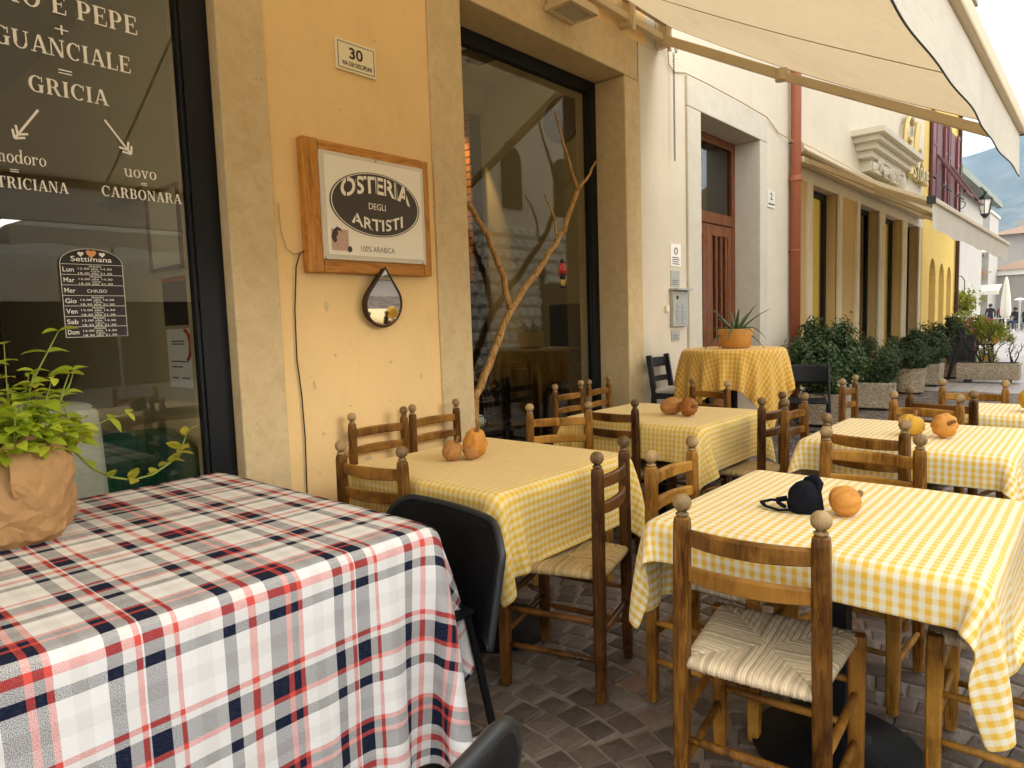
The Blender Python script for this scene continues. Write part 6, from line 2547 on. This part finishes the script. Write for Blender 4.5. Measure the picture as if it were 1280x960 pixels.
bunch((16.65, 2.28, .636), .30, .55, 'yellow_leaf', 'tall yellow green leafy plant at the left of the flower stand', 3, 420, (.16, .05))
bunch((16.65, 1.98, .636), .28, .46, 'yellow_leaf', 'yellow leaved plant in the middle top of the flower stand', 4, 360, (.15, .05), 'terracotta', 14)
bunch((16.65, 1.72, .636), .32, .34, 'yellow_leaf', 'bright green arching plant at the right top of the flower stand', 5, 360, (.16, .045))
bunch((16.45, 2.2, .236), .22, .28, 'bush_mid', 'pink flowering plant on the lower left shelf of the flower stand', 6, 300, (.08, .04), 'terracotta', 26)
bunch((16.45, 1.85, .236), .24, .26, 'yellow_leaf', 'pale trailing plant on the lower right shelf of the flower stand', 7, 300, (.10, .03))
hb = empty('hanging_basket', (21.9, 2.95, 1.5))
tag(hb, 'bushy yellow green hanging plant at the end of the yellow house', 'hanging plant')
r = random.Random(77)
vs, fs = [], []
for q in range(700):
    p = Vector((r.gauss(0, .17), r.gauss(0, .15), r.gauss(0, .16)))
    t_ = Vector((r.gauss(0, 1), r.gauss(0, 1), r.gauss(0, 1))).normalized()
    b_ = t_.cross(Vector((r.gauss(0, 1), r.gauss(0, 1), r.gauss(0, 1)))).normalized()
    k = len(vs)
    vs += [p - t_ * .06, p + b_ * .03, p + t_ * .06, p - b_ * .03]
    fs.append((k, k + 1, k + 2, k + 3))
build('foliage', MB().add(vs, fs), 'yellow_leaf', hb)
build('bracket', MB().tube([(-.4, .12, .7), (-.2, .05, .72), (0, 0, .6), (0, 0, .1)], .012, 6), 'iron', hb)
build('basket', MB().lathe([(.05, -.2), (.16, -.1), (.18, .02)], (0, 0, 0), 14), 'bar_wood', hb)

eb = empty('easel_board', (15.35, 2.06, 0))
tag(eb, 'dark menu easel leaning beside the stone trough', 'easel')
part('frame', MB().bar((15.35, 2.30, 0), (15.5, 2.10, 1.0), .045, .045).bar((15.35, 1.98, 0), (15.5, 2.08, 1.0), .04, .04).bar((15.75, 2.2, 0), (15.5, 2.1, .98), .04, .04), 'black_wood', eb)
part('board', MB().bar((15.40, 2.12, .30), (15.47, 2.10, .85), .42, .03, (1, 0, 0)), 'black_wood', eb)

# ---------------------------------------------------------------- square: parasol, heater, people, signs
PY_ = 4.32
pc = empty('closed_parasol', (46.5, PY_, 0))
tag(pc, 'closed white market parasol standing on the square before the pavilion', 'parasol')
part('pole', MB().tube([(46.5, PY_, 0), (46.5, PY_, 2.9)], .04, 8), 'white_paint', pc)
part('folded_canopy', MB().lathe([(.10, .75), (.22, .9), (.24, 1.2), (.20, 1.9), (.12, 2.6), (.05, 3.0), (0, 3.05)], (46.5, PY_, 0), 16, 1, 1, lambda a, z: 1 + .16 * cos(6 * a)), 'awning_white', pc, smooth=True)
part('base', MB().box(46.1, 46.9, PY_ - .4, PY_ + .4, 0, .12), 'grey_paint', pc)
ht_ = empty('mushroom_heater', (47.5, 3.78, 0))
tag(ht_, 'white mushroom patio heater among the seated people on the square', 'heater')
part('post', MB().tube([(47.5, 3.78, 0), (47.5, 3.78, 1.7)], .04, 8), 'grey_paint', ht_)
part('reflector', MB().lathe([(.05, 1.62), (.10, 1.7), (.27, 1.74), (.25, 1.78), (.05, 1.86)], (47.5, 3.78, 0), 18), 'white_paint', ht_)
ds = empty('shop_fascia_sign', (49.5, 6.2, 4.9))
tag(ds, 'white oblong shop sign with dark ovals hung off the white house', 'sign')
part('sign_box', MB().box(49.2, 49.5, 5.35, 6.5, 4.62, 5.22), 'white_paint', ds, bevel=.05)
for yc, rr in ((6.22, .24), (5.9, .08), (5.48, .14)):
    part('dark_oval', MB().tube([(49.19, yc, 4.95), (49.17, yc, 4.95)], rr, 16), 'print_dark', ds)
part('bracket', MB().box(49.2, 50.0, 5.8, 5.9, 4.45, 4.55), 'iron', ds)
wa = empty('shop_front_awning', (49, 6, 2.4))
tag(wa, 'flat white shop awning over the dark door of the white house', 'awning')
part('canvas', MB().add([(49.95, 4.85, 2.75), (49.95, 7.3, 2.75), (48.6, 7.3, 2.35), (48.6, 4.85, 2.35), (49.95, 4.85, 2.72), (49.95, 7.3, 2.72), (48.6, 7.3, 2.32), (48.6, 4.85, 2.32)],
                        [(0, 1, 2, 3), (7, 6, 5, 4), (0, 3, 7, 4), (3, 2, 6, 7), (2, 1, 5, 6), (1, 0, 4, 5)]), 'awning_white', wa)
part('valance', MB().box(48.585, 48.6, 4.85, 7.3, 2.12, 2.34), 'awning_white', wa)
fb = empty('window_flower_box', (49.7, 6.2, 3.6))
tag(fb, 'flower box with green and red plants under the upper window', 'flower box')
part('box', MB().box(49.6, 49.9, 5.9, 6.6, 3.15, 3.35), 'bar_wood', fb)
r = random.Random(5)
for nm, mt_, n_ in (('foliage', 'yellow_leaf', 240), ('petals', 'pink_flower', 70)):
    vs, fs = [], []
    for q in range(n_):
        p = Vector((49.7 + r.gauss(0, .1), 6.2 + r.gauss(0, .25), 3.45 + r.gauss(0, .15)))
        t_ = Vector((r.gauss(0, .3), r.gauss(0, 1), r.gauss(0, 1))).normalized() * .08
        b_ = t_.cross(Vector((1, r.gauss(0, .3), r.gauss(0, .3)))) * .8
        k = len(vs)
        vs += [p - t_, p + b_, p + t_, p - b_]
        fs.append((k, k + 1, k + 2, k + 3))
    part(nm, MB().add(vs, fs), mt_, fb)


def person(loc, rz, pose, lab, coat, legs_, hair=True, bag=None, sc=1.0):
    """one skinned body; clothes are told apart by height on the same mesh"""
    e = empty('person', loc, rz)
    e.scale = (sc, sc, sc)
    tag(e, lab, 'person', 'people on the far square')
    if pose == 'walk':
        J = {'pel': (0, 0, .93), 'sp': (0, .01, 1.15), 'ch': (0, .02, 1.36), 'nk': (0, .02, 1.50), 'hd': (0, .03, 1.62), 'ht': (0, .03, 1.74),
             'lh': (-.10, 0, .90), 'lk': (-.11, .12, .50), 'la': (-.11, .06, .08), 'lt': (-.11, .20, .04), 'rh': (.10, 0, .90), 'rk': (.11, .02, .48), 'ra': (.11, -.20, .10), 'rt': (.11, -.08, .04),
             'ls': (-.19, .01, 1.40), 'le': (-.25, -.08, 1.14), 'lw': (-.24, .05, .92), 'lf': (-.24, .08, .84), 'rs': (.19, .01, 1.40), 're': (.25, .02, 1.13), 'rw': (.24, .18, .96), 'rf': (.24, .22, .89)}
    else:
        J = {'pel': (0, 0, .52), 'sp': (0, .0, .75), 'ch': (0, .05, .97), 'nk': (0, .07, 1.11), 'hd': (0, .10, 1.22), 'ht': (0, .11, 1.34),
             'lh': (-.10, .02, .50), 'lk': (-.13, .44, .52), 'la': (-.13, .42, .08), 'lt': (-.13, .55, .04), 'rh': (.10, .02, .50), 'rk': (.13, .44, .52), 'ra': (.13, .40, .08), 'rt': (.13, .53, .04),
             'ls': (-.19, .04, 1.02), 'le': (-.25, .14, .78), 'lw': (-.16, .36, .76), 'lf': (-.12, .43, .76), 'rs': (.19, .04, 1.02), 're': (.25, .14, .78), 'rw': (.16, .36, .76), 'rf': (.12, .43, .76)}
    R = {'pel': .135, 'sp': .125, 'ch': .145, 'nk': .055, 'hd': .095, 'ht': .075, 'lh': .095, 'lk': .062, 'la': .045, 'lt': .038, 'rh': .095, 'rk': .062, 'ra': .045, 'rt': .038,
         'ls': .065, 'le': .045, 'lw': .032, 'lf': .032, 'rs': .065, 're': .045, 'rw': .032, 'rf': .032}
    E = [('pel', 'sp'), ('sp', 'ch'), ('ch', 'nk'), ('nk', 'hd'), ('hd', 'ht'), ('pel', 'lh'), ('lh', 'lk'), ('lk', 'la'), ('la', 'lt'), ('pel', 'rh'), ('rh', 'rk'), ('rk', 'ra'), ('ra', 'rt'),
         ('ch', 'ls'), ('ls', 'le'), ('le', 'lw'), ('lw', 'lf'), ('ch', 'rs'), ('rs', 're'), ('re', 'rw'), ('rw', 'rf')]
    ks = list(J)
    me = bpy.data.meshes.new('body')
    me.from_pydata([J[k] for k in ks], [(ks.index(a), ks.index(b)) for a, b in E], [])
    ob = bpy.data.objects.new('body', me)
    COL.objects.link(ob)
    ob.modifiers.new('skin', 'SKIN')
    ob.modifiers.new('sub', 'SUBSURF').levels = 1
    sv = me.skin_vertices[0].data
    for i, k in enumerate(ks):
        sv[i].radius = (R[k], R[k])
    sv[0].use_root = True
    dg = bpy.context.evaluated_depsgraph_get()
    m2 = bpy.data.meshes.new_from_object(ob.evaluated_get(dg))
    bpy.data.objects.remove(ob)
    m2.name = 'body'
    for mm in (MAT['skin'], MAT[coat], MAT[legs_]):
        m2.materials.append(mm)
    zn, zp = J['nk'][2], J['pel'][2]
    for p in m2.polygons:
        p.use_smooth = True
        c = p.center
        hand = min((c - Vector(J['lf'])).length, (c - Vector(J['rf'])).length) < .06
        if c.z > zn or hand:
            p.material_index = 0
        elif pose == 'walk':
            p.material_index = 1 if c.z > zp - .05 else 2
        else:
            p.material_index = 2 if (c.y > .14 and c.z < zp + .08) or c.z < zp - .08 else 1
    o = link('body', m2, [], e)
    h = J['hd']
    build('hair', MB().lathe([(.10, -.04), (.112, .02), (.105, .09), (.07, .135), (0, .15)], (h[0], h[1] - .025, h[2]), 14), 'hair', e, smooth=True)
    build('nose', MB().lathe([(.012, -.012), (.016, 0), (.004, .02)], (h[0], h[1] + .10, h[2]), 8), 'skin', e)
    if bag:
        build('backpack', MB().box(-.15, .15, -.28, -.12, 1.02, 1.42), bag, e, bevel=.05, seg=3)
    return e


person((50.5, 4.87, 0), radians(-95), 'walk', 'person walking away in dark clothes with a pink backpack', 'dark_coat', 'dark_coat', True, 'pink_bag', .88)
person((48.6, 4.02, 0), radians(60), 'sit', 'person in a dark coat seated left of the patio heater', 'dark_coat', 'jeans')
person((48.8, 3.55, 0), radians(120), 'sit', 'person in dark clothes seated at the far right photo edge', 'dark_coat', 'dark_coat')
person((47.5, 5.12, 0), radians(-80), 'walk', 'person with dark hair walking beyond the flower stand plants', 'dark_coat', 'jeans', True, None, .9)
for (x, y, rz, lab) in ((48.5, 4.05, 60, 'grey cafe chair under the person left of the heater'), (48.75, 3.5, 120, 'grey cafe chair under the person at the photo edge')):
    e = empty('cafe_chair', (x, y, 0), radians(rz))
    tag(e, lab, 'chair', 'cafe chairs on the square')
    build('seat', MB().box(-.21, .21, -.18, .24, .38, .41), 'grey_cloth', e)
    build('backrest', MB().box(-.21, .21, -.24, -.19, .45, .9), 'grey_cloth', e)
    for sx in (-.19, .19):
        for sy in (-.17, .22):
            build('leg', MB().box(sx - .015, sx + .015, sy - .015, sy + .015, 0, .38), 'iron', e)
ct = empty('cafe_table', (48.2, 4.75, 0))
tag(ct, 'small pale cafe table beside the walking person', 'table')
build('tabletop', MB().lathe([(.5, .72), (.5, .75)], (0, 0, 0), 20), 'white_paint', ct)
build('column', MB().tube([(0, 0, 0), (0, 0, .72)], .04, 8), 'iron', ct)

# ================================================================== BEHIND THE GLASS
# opening hours board in the first window
ob_ = empty('opening_hours_board', (1.01, 3.22, 1.35))
tag(ob_, 'black arched opening hours board headed Settimana in the first window', 'board')
YB2 = 3.205
bx0, bx1, bz0, bz1 = .895, 1.128, 1.352, 1.655
poly = [(bx0, bz0), (bx1, bz0), (bx1, bz1)] + [(1.0115 + .1165 * cos(a), bz1 + .062 * sin(a)) for a in np.linspace(.25, pi - .25, 14)] + [(bx0, bz1)]
part('board', MB().prism(poly, YB2, YB2 + .008), 'print_dark', ob_)
ln = MB()
ln.tube([(x, YB2 - .0006, z) for x, z in poly + [poly[0]]], .0011, 4)
rowz = [bz1 - .003 - k * .0428 for k in range(8)]
for z in rowz[:-1]:
    ln.box(bx0, bx1, YB2 - .0012, YB2, z - .0008, z + .0008)
part('ruled_line', ln, 'sign_panel', ob_)
tx = MB()
wall_text(tx, 'Settimana', .935, 1.088, 1.664, .021, YB2 - .0014, bold=.006)
part('heading', tx, 'print_white', ob_)
tx = MB()
wall_text(tx, 'CHIUSO', .985, 1.06, rowz[2] - .030, .013, YB2 - .0014)
hrs = [('Lun', '12.00 alle 14.30', '18.30 alle 21.30'), ('Mar', '12.00 alle 14.30', '18.30 alle 21.30'), ('Mer', None, None), ('Gio', '12.00 alle 14.30', '18.30 alle 21.30'),
       ('Ven', '12.00 alle 14.30', '18.30 alle 21.30'), ('Sab', '12.00 alle 14.30', '18.30 alle 21.30'), ('Dom', '12.00 alle 14.30', '18.30 alle 21.30')]
for k, (d_, a_, b_) in enumerate(hrs):
    z = rowz[k]
    td = MB()
    wall_text(td, d_, .903, .943, z - .031, .019, YB2 - .0014, bold=.004)
    part('day_name', td, 'print_white', ob_)
    if a_:
        wall_text(tx, 'PRANZO', 1.0, 1.045, z - .0115, .0075, YB2 - .0014)
        wall_text(tx, a_, .958, 1.085, z - .0215, .008, YB2 - .0014)
        wall_text(tx, 'CENA', 1.005, 1.04, z - .031, .0065, YB2 - .0014)
        wall_text(tx, b_, .958, 1.085, z - .0405, .008, YB2 - .0014)
part('opening_times', tx, 'print_white', ob_)
for xh, zh, s_, mt_ in ((1.0115, 1.697, .020, 'print_orange'), (.972, 1.694, .012, 'sign_panel'), (1.052, 1.694, .012, 'sign_panel')):
    hp_ = [(xh + s_ * 16 * sin(a) ** 3 / 17, zh + s_ * (13 * cos(a) - 5 * cos(2 * a) - 2 * cos(3 * a) - cos(4 * a)) / 17) for a in np.linspace(0, 2 * pi, 33)[:-1]]
    part('heart', MB().prism(hp_, YB2 - .004, YB2 - .0005), mt_, ob_)

# posters on the inner wall beside the window (the wall faces -X)
XW = 1.598


def flat_x(mb, y0, y1, z0, z1, x):
    return mb.box(x - .004, x, y0, y1, z0, z1)


pf = empty('framed_picture', (XW, 3.9, 1.85))
tag(pf, 'picture in a thin red brown frame, topmost on the inner wall', 'picture')
part('frame', MB().box(XW - .02, XW, 3.66, 4.08, 2.12, 2.14).box(XW - .02, XW, 3.66, 4.08, 1.70, 1.72).box(XW - .02, XW, 3.66, 3.68, 1.72, 2.12).box(XW - .02, XW, 4.06, 4.08, 1.72, 2.12), 'door_wood', pf)
part('print', flat_x(MB(), 3.68, 4.06, 1.72, 2.12, XW - .004), 'cream_enamel', pf)
pf = empty('black_notice', (XW, 3.85, 1.4))
tag(pf, 'black poster with a red top strip on the inner wall', 'poster')
part('sheet', flat_x(MB(), 3.66, 3.97, 1.40, 1.66, XW), 'print_dark', pf)
part('red_strip', MB().box(XW - .006, XW - .0045, 3.66, 3.97, 1.635, 1.655), 'red_paint', pf)
pf = empty('white_notice', (XW, 3.85, 1.1))
tag(pf, 'white printed notice with a red curved mark, lowest on the inner wall', 'poster')
part('sheet', flat_x(MB(), 3.65, 3.96, 1.06, 1.38, XW), 'print_white', pf)
part('red_mark', MB().tube([(XW - .006, 3.72 + .06 * cos(a), 1.29 + .08 * sin(a)) for a in np.linspace(1.6, 4.4, 10)], .010, 6), 'red_paint', pf)
ln = MB()
for q, (y0, y1, z) in enumerate(((3.74, 3.90, 1.31), (3.74, 3.90, 1.295), (3.70, 3.92, 1.20), (3.78, 3.92, 1.17), (3.70, 3.80, 1.11), (3.84, 3.92, 1.11))):
    ln.box(XW - .0055, XW - .0042, y0, y1, z, z + .006)
part('print_line', ln, 'print_dark', pf)

# linen covered stand, green chair, dark counters in the first room
ls = empty('linen_stand', (.88, 3.75, 0))
tag(ls, 'tall stand covered in pale linen behind the first window', 'covered stand')
part('core', MB().box(.62, 1.10, 3.62, 3.95, 0, 1.02), 'bar_wood', ls)
vs, fs = [], []
n = 60
for j, (gr, z) in enumerate(((.0, 1.045), (.6, 1.045), (.90, 1.035), (1.0, 1.0), (1.03, .9), (1.06, .6), (1.10, .25), (1.14, .05))):
    for k in range(n):
        a = 2 * pi * k / n
        c_, s_ = cos(a), sin(a)
        m_ = max(abs(c_), abs(s_)) ** .8
        w = 1 + (.035 * sin(9 * a) * max(0, j - 3) / 4)
        vs.append((.86 + .27 * gr * c_ / m_ * w, 3.78 + .19 * gr * s_ / m_ * w, z))
for j in range(7):
    for k in range(n):
        k2 = (k + 1) % n
        fs.append((j * n + k, j * n + k2, j * n + n + k2, j * n + n + k))
part('linen_cloth', MB().add(vs, fs), 'linen', ls, smooth=True)
gc = empty('green_chair', (1.33, 3.72, 0), radians(178))
tag(gc, 'dark green plastic armchair behind the first window', 'chair')
vs, fs = [], []
for i in range(21):
    u = -1 + 2 * i / 20
    for j in range(7):
        f_ = j / 6
        z = .42 + (.44 - .12 * max(0, abs(u) - .6) / .4) * f_
        vs.append((u * .27, -.05 + .12 * abs(u) ** 3 - .03 * f_, z))
for i in range(20):
    for j in range(6):
        a = i * 7 + j
        fs.append((a, a + 7, a + 8, a + 1))
b = build('backrest', MB().add(vs, fs), 'green_plastic', gc, smooth=True)
so = b.modifiers.new('thick', 'SOLIDIFY')
so.thickness = .02
build('seat', MB().box(-.22, .22, -.04, .38, .40, .43), 'green_plastic', gc, bevel=.012)
for sx in (-.2, .2):
    build('leg', MB().tube([(sx, .36, .02), (sx * .95, .32, .4)], .016, 8), 'green_plastic', gc)
    build('leg', MB().tube([(sx, -.04, .02), (sx * .95, .02, .4)], .016, 8), 'green_plastic', gc)
sb_ = empty('sideboard', (.4, 6.2, 0))
tag(sb_, 'dark wooden sideboard deep inside the first room', 'sideboard')
part('carcass', MB().box(-1.6, 1.6, 6.0, 6.5, .02, 1.05), 'bar_wood', sb_)
part('top_board', MB().box(-1.65, 1.65, 5.96, 6.52, 1.05, 1.09), 'bar_wood', sb_)
for q, wh_ in enumerate(('leftmost', 'second', 'third', 'rightmost')):
    x = -.7 + q * .35
    e = empty('bottle', (x, 6.2, 1.09))
    tag(e, 'dark wine bottle on the sideboard inside, ' + wh_ + ' of four', 'bottle', 'bottles on the sideboard')
    build('body', MB().lathe([(.035, 0), (.037, .02), (.037, .17), (.015, .22), (.013, .29), (.016, .30)], (0, 0, 0), 14), 'print_dark', e, smooth=True)
    build('label', MB().lathe([(.0375, .05), (.0376, .12)], (0, 0, 0), 14), 'sign_panel', e)

# bar counter, dark board, wall lamp and glass cloche in the second room
bc = empty('bar_counter', (6.0, 5.0, 0))
tag(bc, 'dark brown bar counter inside the second shop window', 'counter')
part('counter_front', MB().box(5.75, 6.25, 3.85, 6.3, .02, 1.02), 'bar_wood', bc)
part('worktop', MB().box(5.70, 6.30, 3.82, 6.34, 1.022, 1.06), 'black_wood', bc, bevel=.006)
for q in range(5):
    y = 4.05 + q * .47
    part('front_panel', MB().box(5.73, 5.749, y - .18, y + .18, .15, .92), 'bar_wood', bc, bevel=.006)
db = empty('dark_board', (6.3, 4.35, 1.06))
tag(db, 'black upright board at the right end of the bar counter', 'board')
part('panel', MB().box(6.20, 6.23, 4.02, 4.85, 1.062, 1.55), 'print_dark', db, bevel=.01)
wl_ = empty('round_wall_lamp', (6.36, 4.75, 3.7))
tag(wl_, 'dark round wall disc high on the inner wall of the second room', 'wall lamp')
part('disc', MB().tube([(6.398, 4.72, 3.62), (6.34, 4.72, 3.62)], .25, 32), 'bronze', wl_)
part('hub', MB().tube([(6.34, 4.72, 3.62), (6.30, 4.72, 3.62)], .07, 20), 'black_metal', wl_)
dw = empty('ceiling_grille', (4.6, 4.9, 4.2))
tag(dw, 'small dark grille in the ceiling of the second room', 'grille')
part('frame', MB().box(5.35, 5.75, 5.15, 5.4, 4.225, 4.249), 'inner_dark', dw)
ws = empty('window_stool', (3.78, 3.75, 0))
tag(ws, 'low black stand behind the glass at the foot of the branch', 'stand')
part('top_board', MB().box(3.55, 4.05, 3.56, 3.95, .50, .53), 'black_wood', ws)
for sx in (3.58, 3.99):
    for sy in (3.59, 3.89):
        part('leg', MB().box(sx, sx + .03, sy, sy + .03, .02, .50), 'black_wood', ws)
cg_ = empty('wire_cloche', (3.78, 3.72, .53))
tag(cg_, 'wire cloche with a white gourd inside behind the second window', 'cloche')
wm = MB()
for k in range(10):
    a = 2 * pi * k / 10
    wm.tube([(3.78 + .15 * cos(a), 3.72 + .15 * sin(a), .535), (3.78 + .15 * cos(a), 3.72 + .15 * sin(a), .76), (3.78 + .11 * cos(a), 3.72 + .11 * sin(a), .88), (3.78, 3.72, .94)], .003, 5)
for z, r_ in ((.54, .15), (.65, .15), (.76, .15), (.86, .12)):
    wm.tube([(3.78 + r_ * cos(a), 3.72 + r_ * sin(a), z) for a in np.linspace(0, 2 * pi, 25)], .003, 5)
wm.tube([(3.78, 3.72, .94), (3.78, 3.72, .99)], .01, 8)
part('wire_cage', wm, 'cage_wire', cg_)
part('white_gourd', MB().lathe([(.02, .54), (.075, .56), (.085, .60), (.06, .64), (.01, .65)], (3.78, 3.72, 0), 36, 1, 1, lambda a, z: 1 - .08 * abs(cos(5 * a))), 'white_paint', cg_, smooth=True)
vp = empty('dining_chair', (4.7, 4.3, 0))
tag(vp, 'dark dining chair in the shade of the second room', 'chair')
part('seat', MB().box(4.5, 4.9, 4.1, 4.5, .44, .47), 'black_wood', vp)
part('backrest', MB().box(4.88, 4.91, 4.1, 4.5, .55, .92), 'black_wood', vp)
for sx in (4.52, 4.86):
    for sy in (4.12, 4.46):
        part('leg', MB().box(sx, sx + .035, sy, sy + .035, .02, .44), 'black_wood', vp)

# white parasols across the street, seen in the first window as reflections
for x, y, lab in ((.55, -6.6, 'open white parasol across the street reflected low in the first window'), (4.45, -6.6, 'second open white parasol across the street, farther along')):
    e = empty('open_parasol', (x, y, 0))
    tag(e, lab, 'parasol', 'open parasols across the street')
    build('pole', MB().tube([(0, 0, 0), (0, 0, 3.6)], .03, 8), 'grey_paint', e)
    build('canopy', MB().add([(-1.9, -1.9, 2.9), (1.9, -1.9, 2.9), (1.9, 1.9, 2.9), (-1.9, 1.9, 2.9), (0, 0, 3.75)], [(0, 1, 4), (1, 2, 4), (2, 3, 4), (3, 0, 4)]), 'awning_white', e)
    vs, fs = [], []
    cs = [(-1.9, -1.9), (1.9, -1.9), (1.9, 1.9), (-1.9, 1.9), (-1.9, -1.9)]
    for q in range(4):
        for i in range(25):
            f_ = i / 24
            px, py = cs[q][0] + (cs[q + 1][0] - cs[q][0]) * f_, cs[q][1] + (cs[q + 1][1] - cs[q][1]) * f_
            vs += [(px, py, 2.9), (px, py, 2.62 + .06 * abs(sin(f_ * 4 * pi)))]
    for i in range(99):
        if (i + 1) % 25 == 0:
            continue
        fs.append((2 * i, 2 * i + 2, 2 * i + 3, 2 * i + 1))
    build('valance', MB().add(vs, fs), 'awning_white', e)

# ---------------------------------------------------------------- air
hz_ = MB().box(-60, 4700, -1600, 1600, -1.6, 905)
t = NT('air')
t.n.remove(t.b)
pvol = t.new('ShaderNodeVolumePrincipled')
pvol.inputs['Color'].default_value = (.52, .74, 1.0, 1)
pvol.inputs['Density'].default_value = 0.00017
t.link(pvol.outputs[0], t.out.inputs['Volume'])
MAT['air'] = t.m
hz = build('haze', hz_, 'air')
hz['kind'] = 'stuff'
